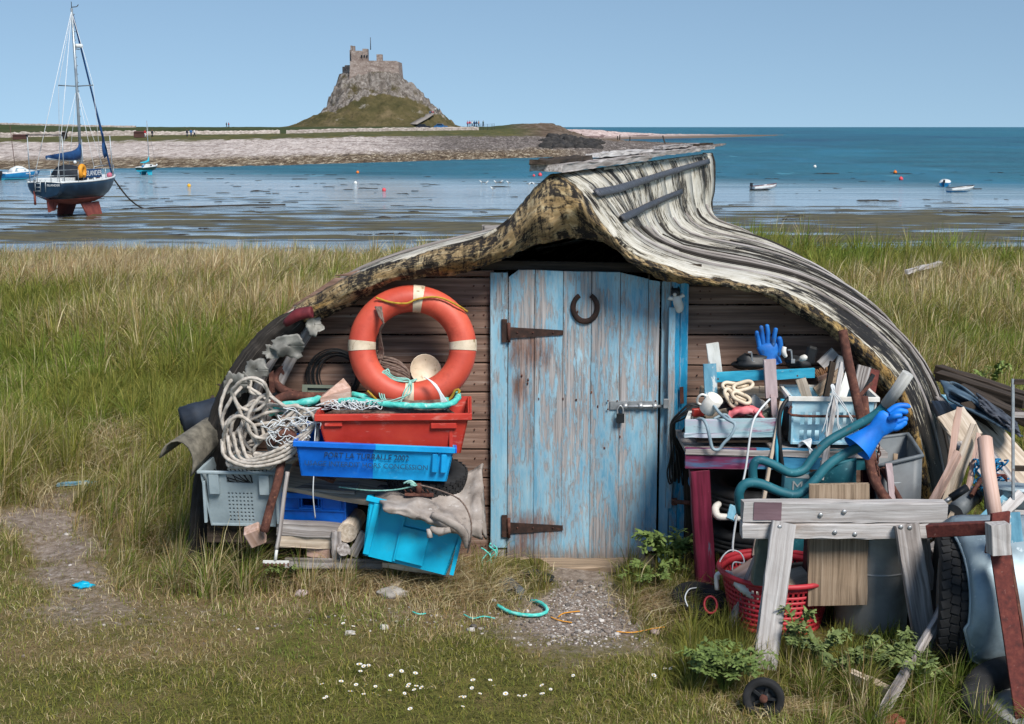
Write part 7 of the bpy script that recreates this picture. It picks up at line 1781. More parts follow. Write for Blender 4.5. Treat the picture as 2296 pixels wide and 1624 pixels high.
for k in range(12):
    c = at(1968 + 3 * math.sin(k), 1000 + k * 9, 6.30); R3 = rotm('Z', 90 * (k % 2)); m.tube([c + (R3 @ V((.008 * math.cos(a), 0, .014 * math.sin(a)))) for a in np.linspace(0, 2 * math.pi, 10, endpoint=False)], .0035, 5, closed=True)
tag(m.build('chain', 'rust'), 'dark rusty chain hanging beside the pipes', 'chain')
plank('faded pink stake between the rusty pipes and the bin', at(1992, 1040, 6.30), at(2002, 1128, 6.24), .03, .018, 'pink_grey_paint', 'stake', cat='stake', segs=3)
# wheelbarrow: two tubular handles with legs, body behind
wb = thing('wheelbarrow', 'teal wheelbarrow stood on end with its tubular handles pointing out', 'wheelbarrow', V((at(1800, 1150, 6.2).x, 6.2, 0)))
m = MB(); m.tube(spl([at(1990, 905, 6.22), at(1955, 935, 6.24), at(1900, 965, 6.24), at(1850, 995, 6.22), at(1820, 1030, 6.20), at(1800, 1055, 6.18), at(1770, 1060, 6.16), at(1730, 1040, 6.16), at(1700, 1032, 6.16), at(1688, 1050, 6.16), at(1690, 1085, 6.16)], 6), .0215, 12); m.build('handle', 'teal_paint', wb)
m = MB(); m.tube(spl([at(1950, 995, 6.00), at(1900, 1015, 6.02), at(1855, 1045, 6.00), at(1825, 1080, 5.98), at(1790, 1108, 5.97), at(1755, 1105, 5.97), at(1705, 1085, 5.98), at(1672, 1085, 5.98), at(1657, 1108, 5.98), at(1662, 1150, 6.0)], 6), .0225, 12); m.build('handle', 'teal_paint', wb)
m = MB(); m.tube([at(1986, 908, 6.22), at(2008, 880, 6.18), at(2036, 838, 6.15)], [.027, .029, .029], 12); m.build('grip', 'grip_grey', wb)
P = [[at(1815 + 105 * i / 8, 1065 - 35 * i / 8 + 140 * j, 6.42 - .10 * math.sin(i / 8 * 2) + .05 * j) for j in (0, .3, .7, 1.2)] for i in range(9)]
MB().grid(P, thick=.006, flip=True).build('body', 'teal_paint', wb); MB().tube([at(1815, 1065, 6.41), at(1870, 1042, 6.33), at(1920, 1030, 6.33)], .008, 7).build('body_rim', 'teal_paint', wb)
MB().bar(at(1915, 1030, 6.33), at(1910, 1120, 6.36), .01, .012, (1, 0, 0)).build('body_edge', 'teal_paint', wb)
MB().box(at(1870, 1180, 6.45), (.34, .03, .40)).build('underside', 'teal_paint', wb)
# printed carton
ca = thing('printed_carton', 'printed teal and white carton behind the wheelbarrow handles', 'carton', at(1780, 1125, 6.5))
surf('carton_teal', ['#3f7684', '#4d8896', '#5c98a4'], vary=0, bump=.05); surf('carton_white', ['#a9adaa', '#c0c4c1'], vary=0, bump=0); surf('carton_navy', ['#16305c', '#1c3a6c'], vary=0, bump=0)
Mc = TR(at(1784, 1090, 6.50), 0, 2, -4); MB(Mc).box((0, 0, 0), (.13, .10, .16), b=.002).build('box', 'carton_teal', ca); MB(Mc).box((.01, -.051, -.058), (.11, .003, .022)).build('label_band', 'carton_navy', ca); MB(Mc).box((0, -.0505, .065), (.12, .003, .02)).build('label_band', 'carton_white', ca)
lettering('M', ca, 'carton_white', Mc @ Matrix.Translation((0, -.0525, .01)) @ rotm('X', 90), .075, .001); lettering('FOR ALL', ca, 'carton_white', Mc @ Matrix.Translation((.01, -.0535, -.058)) @ rotm('X', 90), .017, .001)
# tyres under the bench
tyre('tyre', 'tyre lying uppermost under the bench', TR(at(1690, 1100, 6.86), 4, 0, 0), .27, .08, .13)
tyre('tyre', 'tyre lying lowest under the bench on the ground', TR(at(1690, 1205, 6.86), -3, 2, 0), .27, .08, .13, 'white_plastic')
plank('short green and white lath resting on the lower bench tyre', at(1636, 1165, 6.58), at(1645, 1135, 6.62), .04, .015, 'blue_grey_paint', 'lath', cat='lath')
m = MB(); m.tube(spl([at(1612, 1130, 6.66), at(1604, 1140, 6.62), at(1610, 1158, 6.60), at(1640, 1160, 6.60), at(1665, 1166, 6.62)], 4), [.016, .02, .02, .016, .012], 9); tag(m.build('white_pipe', 'white_plastic'), 'curved white pipe lying on the lower bench tyre', 'pipe')
# grey bin
gb = thing('grey_bin', 'dark grey plastic bin against the right of the hull', 'bin', V((at(2020, 1100, 6.45).x, 6.45, 0)))
c4 = [at(1966, 1046, 6.34), at(2068, 1022, 6.34), at(2036, 974, 6.72), at(1955, 984, 6.72)]
bt = [zpt(1975, 1200, 6.36), zpt(2066, 1200, 6.36), zpt(2040, 1200, 6.66), zpt(1965, 1200, 6.66)]
P = []
for k in range(4):
    for f in (0, .2, .4, .6, .8):
        a = c4[k].lerp(c4[(k + 1) % 4], f); b_2 = bt[k].lerp(bt[(k + 1) % 4], f); P.append([b_2, b_2.lerp(a, .5), a])
m = MB(); m.grid(P, closed_u=True, thick=.008, flip=False); m.build('bin_wall', 'dark_grey_plastic', gb)
m = MB(); m.tube([p[2] for p in P], .011, 8, closed=True); m.build('bin_rim', 'dark_grey_plastic', gb)
m = MB(); m.add([p * 1 + V((0, 0, .02)) for p in bt], [(0, 1, 2, 3)]); m.build('bin_floor', 'dark_grey_plastic', gb)
m = MB(); m.tube([at(2006, 1040, 6.5), at(2008, 1018, 6.52)], [.012, .012], 9); tag(m.build('cardboard_tube', 'board_wood'), 'short cardboard tube standing in the grey bin', 'tube')

# ------------------------------------------------------------------ trestle in the foreground
YS = 5.86
sh = thing('trestle', 'weathered wooden trestle with two long rails standing in front of the junk', 'trestle', zpt(1890, 1400, YS + .1))
MB().bar(at(1664, 1145, YS), at(2119, 1146, YS), .07, .093, (0, 0, 1), .003, 12).build('top_rail', 'white_grey_wood', sh)
MB().bar(at(1662, 1187, YS - .01), at(2085, 1188, YS - .01), .075, .068, (0, 0, 1), .003, 12).build('lower_rail', 'white_grey_wood', sh)
bd = MB(); bd.bar(at(1881, 1086, YS + .062), at(1876, 1356, YS + .062), .03, .272, (1, 0, 0), .003, 8); bd.build('clamped_board', 'board_wood', sh)
MB().bar(at(1757, 1172, YS - .065), zpt(1712, 1540, YS - .30), .04, .105, (1, 0, 0), .003, 8).build('leg', 'white_grey_wood', sh)
MB().bar(at(2032, 1176, YS - .065), zpt(2082, 1500, YS - .22), .04, .105, (1, 0, 0), .003, 8).build('leg', 'grey_wood', sh)
MB().bar(at(1735, 1200, YS + .1), zpt(1650, 1460, YS + .22), .04, .09, (1, 0, 0), .003, 6).build('leg', 'grey_wood', sh)
MB().bar(at(1995, 1200, YS + .1), zpt(2045, 1460, YS + .22), .04, .07, (1, 0, 0), .003, 6).build('leg', 'dark_wood', sh)
MB().bar(at(1712, 1205, YS + .03), at(1700, 1310, YS + .0), .05, .06, (1, 0, 0), .004, 4).build('brace_block', 'olive_plastic', sh)
MB().bar(at(1650, 1450, YS - .02), at(1694, 1488, YS - .22), .035, .08, (0, 0, 1), .003, 4).build('foot_brace', 'grey_wood', sh)
MB().bar(at(2065, 1205, YS + .02), at(2082, 1320, YS + .02), .04, .06, (1, 0, 0), .005, 4).build('brace_block', 'grey_wood', sh)
for u, v, Yb in ((1840, 1155, YS - .04), (1893, 1148, YS - .04), (1872, 1194, YS - .05), (1917, 1198, YS - .05), (2020, 1182, YS - .09), (2040, 1184, YS - .09), (1748, 1182, YS - .09)): MB().lathe([(0, -.008), (.009, -.006), (.011, .002), (.004, .004), (0, .004)], TR(at(u, v, Yb), 90), 10).build('bolt_head', 'steel', sh)
surf('paint_patch', ['#57434a', '#6b545a', '#7d666c'], GR, 4, 6, vary=0); MB().bar(at(1690, 1146, YS - .0365), at(1752, 1147, YS - .0365), .003, .082, (0, 0, 1), .001, 4).build('paint_patch', 'paint_patch', sh)
# red round basket
cb = zpt(1738, 1400, 6.16); cb.z = .0
rb = thing('round_basket', 'round red slotted basket behind the trestle leg', 'basket', cb)
def rad(z): return .215 + .055 * z / .26
for i, (z0, z1) in enumerate([(0, .02)] + [(.035 + k * .0262, .048 + k * .0262) for k in range(7)] + [(.225, .258)]):
    MB().lathe([(rad(z0), z0), (rad(z1), z1), (rad(z1) - .006, z1), (rad(z0) - .006, z0), (rad(z0), z0)], TR(cb), 48).build('band', 'red_basket_plastic', rb)
m = MB()
for k in range(64):
    a = 2 * math.pi * k / 64; d = V((math.cos(a), math.sin(a), 0)); m.bar(cb + d * (rad(0) - .003) + V((0, 0, .01)), cb + d * (rad(.235) - .003) + V((0, 0, .235)), .011, .005, d)
m.build('ribs', 'red_basket_plastic', rb)['kind'] = 'stuff'
m = MB(); m.tube([cb + V((.277 * math.cos(a), .277 * math.sin(a), .262)) for a in np.linspace(0, 2 * math.pi, 48, endpoint=False)], .013, 9, closed=True); m.build('rim', 'red_basket_plastic', rb)
m = MB(); m.lathe([(0, .008), (.215, .008), (.215, 0), (0, 0)], TR(cb), 40); m.build('base', 'red_basket_plastic', rb)
m = MB(); m.tube(spl([at(1608, 1322, 6.12), at(1606, 1292, 6.12), at(1615, 1285, 6.12), at(1632, 1284, 6.13), at(1641, 1290, 6.14), at(1646, 1312, 6.15)], 3), .011, 8); m.build('carry_handle', 'white_plastic', rb)
plank('brown cardboard flap sticking out of the red basket', at(1640, 1310, 6.1), at(1720, 1262, 6.2), .12, .01, 'new_wood', 'cardboard', up=(0, -.6, 1), cat='cardboard')
plank('dark wood piece across the red basket', at(1640, 1298, 6.2), at(1800, 1300, 6.2), .08, .05, 'brown_wood', 'offcut', cat='scrap'); plank('rounded brown stick at the back of the red basket', at(1740, 1275, 6.28), at(1815, 1268, 6.3), .035, .03, 'board_wood', 'stick', cat='stick'); plank('pale cardboard flap on the right of the red basket', at(1740, 1310, 6.0), at(1810, 1288, 6.1), .1, .01, 'pale_wood', 'cardboard', up=(0, -.7, 1), cat='cardboard')
m = MB(); pts_ = spl([at(1655, 1305, 6.02), at(1668, 1318, 5.99), at(1692, 1335, 5.98)], 8); N_ = len(pts_); m.tube(pts_, [.024 if i % 2 else .029 for i in range(N_)], 10); tag(m.build('ridged_hose', 'white_plastic'), 'short ridged black and white hose end in the red basket', 'hose')
m = MB(); m.tube(pts_[1::4] and spl([at(1659, 1310, 6.02), at(1690, 1332, 5.985)], 4), .027, 10); tag(m.build('hose_core', 'black_plastic'), 'black core of the ridged hose in the red basket', 'hose')
# zinc drum
dr = thing('zinc_drum', 'dull zinc drum standing behind the trestle', 'drum', zpt(1952, 1350, 6.08))
cz = zpt(1952, 1350, 6.10); MB().lathe([(0, 0), (.165, 0), (.17, .01), (.185, .48), (.19, .49), (.19, .51), (.18, .51), (.16, .02), (0, .02)], TR(cz), 36).build('drum_wall', 'dull_zinc', dr); MB().lathe([(.180, .30), (.185, .305), (.180, .31)], TR(cz), 36).build('hoop', 'dull_zinc', dr)
m = MB(); m.box(cz + V((-.26, .05, .22)), (.10, .10, .44), b=.008); tag(m.build('dark_jerrycan', 'cable_black'), 'dark can between the red basket and the zinc drum', 'can')
m = MB(); m.box(zpt(1800, 1300, 6.42) + V((0, 0, .28)), (.20, .04, .5), b=.01); tag(m.build('teal_panel', 'teal_paint'), 'dark teal metal panel behind the clamped board', 'panel')
# small wheel
wl = tyre('trolley_wheel', 'small black trolley wheel lying against the trestle leg foot', TR(V((at(1712, 1566, 5.07).x, 5.07, .085)), 84, 0, -14), .083, .020, .036, 'black_plastic', cat='wheel')
Mw = TR(V((at(1712, 1566, 5.07).x, 5.07, .085)), 84, 0, -14); MB(Mw).lathe([(0, .018), (.014, .018), (.017, .012), (.017, -.012), (0, -.012)], n=12).build('hub', 'rust', wl)
for k in range(5): a = k * 2 * math.pi / 5; MB(Mw).bar((.012 * math.cos(a), .012 * math.sin(a), .0), (.055 * math.cos(a), .055 * math.sin(a), .0), .012, .01, (0, 0, 1)).build('spoke', 'black_plastic', wl)
# tyre half hidden at the left of the basket, wire loop
tyre('tyre', 'small tyre half buried in grass left of the red basket', TR(zpt(1570, 1330, 6.32) + V((0, 0, .04)), 12, 6, 0), .14, .045, .06)
ropething('thin white wire loop in the grass left of the red basket', [at(1612, 1300, 6.2), at(1614, 1260, 6.22), at(1635, 1235, 6.25), at(1660, 1240, 6.25), at(1668, 1262, 6.22), at(1645, 1262, 6.2), at(1642, 1290, 6.18)], .0035, 'white_line', 'wire', strand=False, cat='wire')
ropething('white wire end in the grass left of the basket', [at(1542, 1360, 6.1), at(1536, 1340, 6.12), at(1545, 1322, 6.15), at(1562, 1318, 6.18)], .003, 'white_line', 'wire', strand=False, cat='wire')
m = MB(); m.tube([zpt(1594, 1325, 6.1) + V((.03 * math.cos(a), .02 * math.sin(a), .10 + .035 * math.sin(a))) for a in np.linspace(0, 2 * math.pi, 20, endpoint=False)], .006, 6, closed=True); tag(m.build('red_ring', 'red_basket_plastic'), 'small red plastic ring beside the basket handle', 'ring')

# ------------------------------------------------------------------ timber heap behind and the trailer at the right edge
for k, (a, b_2, w, h, mt, lb_, up) in enumerate((
  ((2102, 828, 8.6), (2300, 892, 8.2), .09, .06, 'dark_wood', 'long dark timber topmost behind the heap', (0, 0, 1)), ((2104, 842, 8.4), (2300, 906, 8.0), .09, .06, 'dark_wood', 'long dark timber second behind the heap', (0, 0, 1)), ((2150, 872, 8.0), (2310, 945, 7.7), .12, .05, 'dark_wood', 'dark timber third behind the heap', (0, 0, 1)),
  ((2108, 895, 7.6), (2142, 935, 7.3), .06, .03, 'grey_wood', 'grey lath beside the hull in the heap', (0, 0, 1)), ((2120, 890, 7.6), (2156, 930, 7.3), .05, .03, 'blue_grey_paint', 'blue grey lath beside the hull in the heap', (0, 0, 1)), ((2104, 905, 7.5), (2130, 950, 7.2), .08, .03, 'grey_wood', 'short grey board nearest the hull side', (0, 0, 1)),
  ((2150, 918, 6.65), (2128, 1055, 6.45), .045, .03, 'new_wood', 'pale upright batten leaning near the hull', (1, -.3, 0)), ((2186, 962, 6.60), (2112, 1160, 6.30), .10, .03, 'pale_wood', 'widest pale plank leaning in the heap', (1, -.5, .2)), ((2149, 1016, 6.40), (2086, 1140, 6.25), .055, .03, 'new_wood', 'pinkish batten leaning lowest near the bin', (1, -.4, .2)),
  ((2196, 975, 6.50), (2160, 1158, 6.20), .03, .02, 'new_wood', 'thin reddish batten crossing the wide plank', (1, -.4, .2)), ((2152, 1114, 6.25), (2122, 1182, 6.15), .03, .02, 'pale_wood', 'short pale lath below the black handled tool', (1, -.4, .2)), ((2130, 925, 6.85), (2172, 985, 6.75), .17, .02, 'pale_wood', 'pale square of board behind the leaning battens', (0, -.6, .8)),
  ((2190, 945, 7.0), (2320, 1090, 6.6), .22, .025, 'pale_wood', 'large pale board sloping at the right edge', (.3, -.6, .75)), ((2170, 990, 6.75), (2275, 1120, 6.45), .20, .025, 'grey_wood', 'weathered board sloping under the large pale one', (.3, -.6, .75)), ((2165, 905, 7.1), (2225, 985, 6.9), .07, .03, 'dark_wood', 'dark plank edge behind the pale boards', (0, -.5, .9)), ((2155, 955, 6.9), (2182, 990, 6.85), .05, .04, 'blue_grey_paint', 'painted stub of timber behind the wide plank', (0, 0, 1)),
  ((2280, 1100, 6.1), (2165, 1200, 5.9), .05, .02, 'blue_grey_paint', 'pale blue lath behind the trailer block', (0, -.7, .7)), ((2290, 1110, 6.0), (2215, 1185, 5.85), .05, .03, 'white_grey_wood', 'whitish lath lying over the tin at right', (0, -.7, .7)))):
    plank(lb_, at(*a), at(*b_2), w, h, mt, up=up, segs=5, jit=.004)
def tp(i, j):
    u = 2106 + 165 * i + 20 * j; v = 852 + 85 * i + 42 * j - 10 * math.sin(i * 6) * (1 - j)
    return at(u, v, 7.5 - .5 * i - .35 * j + .10 * mnoise.noise(V((i * 4, j * 3, 2))) + .05 * math.sin(j * 9 + 3 * i))
cloth('crumpled dark blue tarpaulin over the timber heap', 0, 0, tp, 'tarpaulin', 'tarp_blue', 30, 14, .01, 'tarpaulin')
def tp2(i, j):
    u = 2190 + 90 * i + 10 * j; v = 880 + 65 * i + 34 * j
    return at(u, v, 7.25 - .4 * i - .3 * j + .08 * mnoise.noise(V((i * 5, j * 4, 6))) - .05 * math.sin(j * 3.1))
cloth('second tarpaulin fold with plum tint at the right of the heap', 0, 0, tp2, 'tarpaulin', 'iron_band', 20, 12, .01, 'tarpaulin')
sl = thing('hand_tool', 'black handled tool lying on the leaning planks', 'tool', at(2140, 1110, 6.1))
MB().tube([at(2132, 1117, 6.10), at(2168, 1093, 6.12)], [.019, .019], 10).build('grip', 'black_plastic', sl); MB().tube([at(2132, 1117, 6.10), at(2115, 1128, 6.10)], .012, 8).build('shaft', 'steel', sl)
m = MB(); m.tube([at(2140, 1150, 6.18), at(2180, 1112, 6.30)], [.045, .045], 16); m.tube([at(2179, 1113, 6.298), at(2184, 1108, 6.31)], [.05, .05], 16); tag(m.build('grey_pipe', 'dark_grey_plastic'), 'fat grey pipe end under the black handled tool', 'pipe')
m = MB(); m.tube([at(2208, 985, 6.05), at(2216, 1060, 5.92), at(2232, 1160, 5.78)], [.035, .034, .033], 12); tag(m.build('wooden_shaft', 'new_wood'), 'stout reddish wooden tool shaft standing up at right', 'shaft')
m = MB()
surf('blue_net', ['#10506e', '#1a6a94', '#2a86b4'], vary=.1)
for k in range(40):
    u, v = random.uniform(2188, 2250), random.uniform(1035, 1105); q = [at(u, v, 6.4)]
    for i in range(4): u += random.uniform(-18, 18); v += random.uniform(-14, 14); q.append(at(min(2262, max(2184, u)), min(1115, max(1030, v)), 6.36 + random.uniform(-.05, .06)))
    m.tube(spl(q, 4), .0045, 5)
tag(m.build('net_bundle', 'blue_net'), 'tangled blue net behind the wooden handle', 'netting')
m = MB()
for k in range(4): m.tube(spl([at(2190 + k * 8, 1082, 6.30), at(2210, 1066 + k * 5, 6.28), at(2240 + k * 4, 1064, 6.28), at(2258, 1080 + k * 3, 6.3)], 5), .003, 5)
tag(m.build('red_wire', 'rust_red'), 'thin red wires across the blue net', 'wire')
m = MB(); m.tube([at(2178, 1112, 6.2), at(2200, 1075, 6.3)], .012, 8); tag(m.build('rusty_rod', 'rust'), 'short rusty rod left of the blue net', 'rod')
tn = thing('tin_bucket', 'galvanised bucket with flat lid behind the trailer block', 'bucket', at(2268, 1180, 6.1))
Mt = TR(at(2272, 1165, 6.15), -8, 4, 0); MB(Mt).lathe([(0, 0), (.13, 0), (.145, .14), (.15, .145), (.15, .16), (.14, .165), (.05, .17), (0, .168)], n=32).build('bucket_wall', 'galvanised', tn); MB(Mt).tube([(.15 * math.cos(a), .15 * math.sin(a), .15) for a in np.linspace(0, 2 * math.pi, 32, endpoint=False)], .006, 6, closed=True).build('bucket_rim', 'galvanised', tn)
# steel ladder frame at the edge
ld = thing('steel_rack', 'thin steel ladder frame standing at the right edge', 'rack', at(2272, 1215, 6.0))
MB().bar(at(2271, 850, 6.0), at(2272, 1215, 5.95), .012, .012, (1, 0, 0)).build('post', 'steel', ld)
for v, mt in ((856, 'dark_wood'), (930, 'grey_wood'), (1050, 'dark_wood'), (1182, 'grey_wood'), (1150, 'white_grey_wood')): MB().bar(at(2272, v, 6.0), at(2340, v + 2, 6.02), .02, .024, (0, 0, 1)).build('rung', mt, ld)
# trailer
tl = thing('boat_trailer', 'old trailer with rusty frame and galvanised mudguard at the right edge', 'trailer', zpt(2260, 1500, 5.5))
MB().bar(at(2238, 1218, 5.24), zpt(2298, 1650, 5.0), .012, .074, (1, 0, 0), .001, 6).build('leg_plate', 'rust_red', tl); MB().bar(at(2256, 1215, 5.27), zpt(2318, 1650, 5.03), .06, .012, (1, 0, 0), .001, 6).build('leg_flange', 'rust', tl)
MB().bar(at(2082, 1190, 5.42), at(2222, 1183, 5.26), .05, .052, (0, 0, 1), .001, 4).build('cross_bar', 'rust_red', tl)
MB().bar(at(2222, 1168, 5.24), at(2262, 1162, 5.28), .012, .06, (0, 0, 1)).build('socket_plate', 'rust_red', tl); MB().bar(at(2216, 1240, 5.26), at(2224, 1190, 5.25), .012, .03, (1, 0, 0)).build('socket_plate', 'rust_red', tl)
MB().bar(at(2237, 1174, 5.19), at(2239, 1240, 5.18), .075, .080, (1, 0, 0), .002, 3).build('wood_block', 'white_grey_wood', tl); MB().bar(at(2268, 1150, 5.32), at(2276, 1215, 5.30), .03, .06, (1, 0, 0), .002, 3).build('wood_block', 'blue_grey_paint', tl)
cw = V((1.955, 5.64, .31))
P = []
for i in range(17):
    a = math.radians(98 - i * 8.2); row = []
    for j, x in enumerate(np.linspace(-.06, .50, 14)):
        e = min(1, (x + .06) / .07); rr2 = .355 - .035 * (1 - e) ** 2
        a2 = a
        if i > 12: a2 = a + math.radians((1 - e) ** 2 * (i - 12) * 7)
        row.append(cw + V((x - .012 * math.sin(i / 16 * 3.14) * (1 - e) ** 2 * -2, -rr2 * math.cos(a2), rr2 * math.sin(a2))))
    P.append(row)
MB().grid(P, thick=.006, flip=True).build('mudguard', 'galvanised', tl)
MB().tube([p[0] for p in P] + P[-1][1:], .008, 6).build('mudguard_edge', 'galvanised', tl)
Mw = TR(cw, 0, 90, 0) ; Mw = Matrix.Translation(cw) @ rotm('Z', -14) @ rotm('Y', 90)
wt_ = tyre('trailer_wheel', 'trailer wheel with treaded tyre under the galvanised mudguard', Mw, .30, .08, .165, 'rust', lugs=46, cat='wheel')
MB(Mw).lathe([(.20, -.06), (.19, -.065), (.1, -.05), (0, -.05)], n=28).build('disc', 'dull_zinc', wt_)
tyre('tyre', 'loose tyre lying in the grass at the bottom right corner', TR(zpt(2290, 1655, 5.05) + V((0, 0, .06)), 22, -10, 0), .24, .07, .11, 'dull_zinc')
# loose bits under and around the trailer
m = MB(); m.blob(at(2135, 1230, 6.15), .085, 14, 10, .12, (1.1, .8, .75), 3); surf('orange_bag', ['#8a4216', '#a8551f', '#b9642a'], vary=0); tag(m.build('orange_float', 'orange_bag'), 'dull orange float in the weeds under the rusty bar', 'float')
m = MB(); m.tube([at(2082, 1252, 6.0), at(2128, 1340, 5.9)], .017, 9); tag(m.build('rusty_pipe', 'rust'), 'rusty pipe slanting in the weeds right of the trestle', 'pipe')
hm = thing('mallet', 'old wooden mallet head hanging behind the right trestle leg', 'mallet', at(2108, 1250, 5.98)); MB().bar(at(2090, 1238, 5.98), at(2124, 1215, 5.98), .06, .055).build('head', 'grey_wood', hm); MB().tube([at(2104, 1232, 5.99), at(2118, 1280, 6.0)], .011, 8).build('shaft', 'brown_wood', hm)
plank('long weathered stick lying diagonally through the grass at lower right', at(2153, 1296, 5.75), zpt(1968, 1606, 4.98) + V((0, 0, .03)), .028, .03, 'grey_wood', 'stick', cat='stick', segs=8, jit=.004)
plank('short pale plank end resting on the diagonal stick', at(1904, 1512, 5.30), at(2002, 1556, 5.22), .03, .05, 'pale_wood', up=(0, -.5, 1), cat='plank', segs=4)
m = MB(); m.box(zpt(1995, 1618, 5.0) + V((0, 0, .01)), (.11, .07, .05), rotm('Z', 15).to_3x3(), b=.006); surf('brick_red', ['#6a3426', '#7d4030', '#8a4c3a'], vary=0); tag(m.build('brick', 'brick_red'), 'red brick at the bottom edge below the diagonal stick', 'brick')
# ------------------------------------------------------------------ vegetation and small things on the ground
def lin(h): return np.array(C(h)[:3])
GREEN = np.array([lin(c) for c in ('#6e7430', '#7c7d38', '#5d662a', '#8a853f', '#687032', '#827a3e')])
FRESH = np.array([lin(c) for c in ('#66782e', '#728236', '#5a6e2a', '#7f8a3c')])
STRAW = np.array([lin(c) for c in ('#b09c72', '#c8b88e', '#9c8862', '#d2c5a0', '#94794f', '#ae957a')])
t = NT('grass_blade'); cc = t.attr('col')
MATS['grass'] = t.done(cc, .55, spec=.25, trans=.38)
def make_blades(X, Y, Ln, Wd, dirx, diry, lean, colr, name, label, long=True, z=None):
    n = len(X); Z = ground_z(X, Y) - .01 if z is None else z
    T = np.array([0, .38, .74, 1.0]) if long else np.array([0, .55, 1.0])
    Wt = np.array([1, .85, .5, 0]) if long else np.array([1, .7, 0])
    px, py = -diry, dirx
    ang_ = rng.uniform(-1.2, 1.2, n); ca, sa = np.cos(ang_), np.sin(ang_)
    wx, wy = px * ca - py * sa, px * sa + py * ca
    vs = []
    for t_, w in zip(T, Wt):
        up = Ln * (t_ - .45 * lean * t_ ** 2 / np.maximum(1, lean)); out = Ln * np.minimum(lean, 1.4) * t_ ** 2 * .85
        cx, cy, cz = X + dirx * out, Y + diry * out, Z + np.maximum(up * np.sqrt(np.maximum(.05, 1 - .35 * np.minimum(lean, 1.4) * t_)), .004)
        if w > 0:
            vs.append(np.stack([cx - wx * Wd * w / 2, cy - wy * Wd * w / 2, cz], 1)); vs.append(np.stack([cx + wx * Wd * w / 2, cy + wy * Wd * w / 2, cz], 1))
        else: vs.append(np.stack([cx, cy, cz], 1))
    k = len(vs); Vv = np.stack(vs, 1).reshape(-1, 3); base = (np.arange(n) * k)[:, None]
    tri = [[0, 1, 3], [0, 3, 2], [2, 3, 5], [2, 5, 4], [4, 5, 6]] if long else [[0, 1, 3], [0, 3, 2], [2, 3, 4]]
    Fc = (base[:, :, None] + np.array(tri)[None]).reshape(-1, 3)
    cl_ = np.concatenate([np.repeat(colr, k, 0), np.ones((n * k, 1))], 1)
    o = np_mesh(name, Vv, Fc, [MATS['grass']], True, {'col': cl_})
    tag(o, label, None, kind='stuff'); return o
def colours(dry, n, X=None, Y=None):
    isd = rng.random(n) < dry
    c = np.where(isd[:, None], STRAW[rng.integers(0, len(STRAW), n)], GREEN[rng.integers(0, len(GREEN), n)])
    if X is not None:
        fr = sstep(.0, .5, _vn(X * .9 + 11, Y * .9, 71) + .5 * _vn(X * 3.1, Y * 3.1, 72)) > rng.random(n)
        c = np.where((fr & ~isd)[:, None], FRESH[rng.integers(0, len(FRESH), n)], c)
    m_ = rng.random((n, 1)) * .5
    m_ = np.where((dry > .55)[:, None], m_ * .4, m_)
    c = c * (1 - m_) + m_ * np.where(isd[:, None], GREEN[rng.integers(0, len(GREEN), n)] * .6 + STRAW[0] * .4, GREEN[rng.integers(0, len(GREEN), n)])
    return c * rng.uniform(.75, 1.25, (n, 1))
def inside_shed(X, Y):
    s_ = np.clip((Y - YF) / 5.6, 0, 1); B = np.interp(s_, [0, .15, .3, .5, .7, .85, .95, 1], [1, 1.06, 1.09, 1.02, .86, .6, .33, .06])
    xc = K0.x + 1.62 * s_
    return (Y > YF - .02) & (Y < YF + 5.6) & (X > xc - 2.0 * B + .02) & (X < xc + 2.02 * B - .02)
def sample(y0, y1, dmax):
    w = lambda y: .42 * y + 1.1
    A = (w(y0) + w(y1)) * (y1 - y0); n = int(A * dmax)
    Y = y0 + (y1 - y0) * rng.random(n); X = (rng.random(n) * 2 - 1) * w(Y)
    keep = rng.random(n) < w(Y) / w(y1)
    return X[keep], Y[keep]
SX, SY, SL, SD_, SW = [], [], [], [], []
LX, LY, LL, LD, LW, LDX, LDY, LLE = [], [], [], [], [], [], [], []
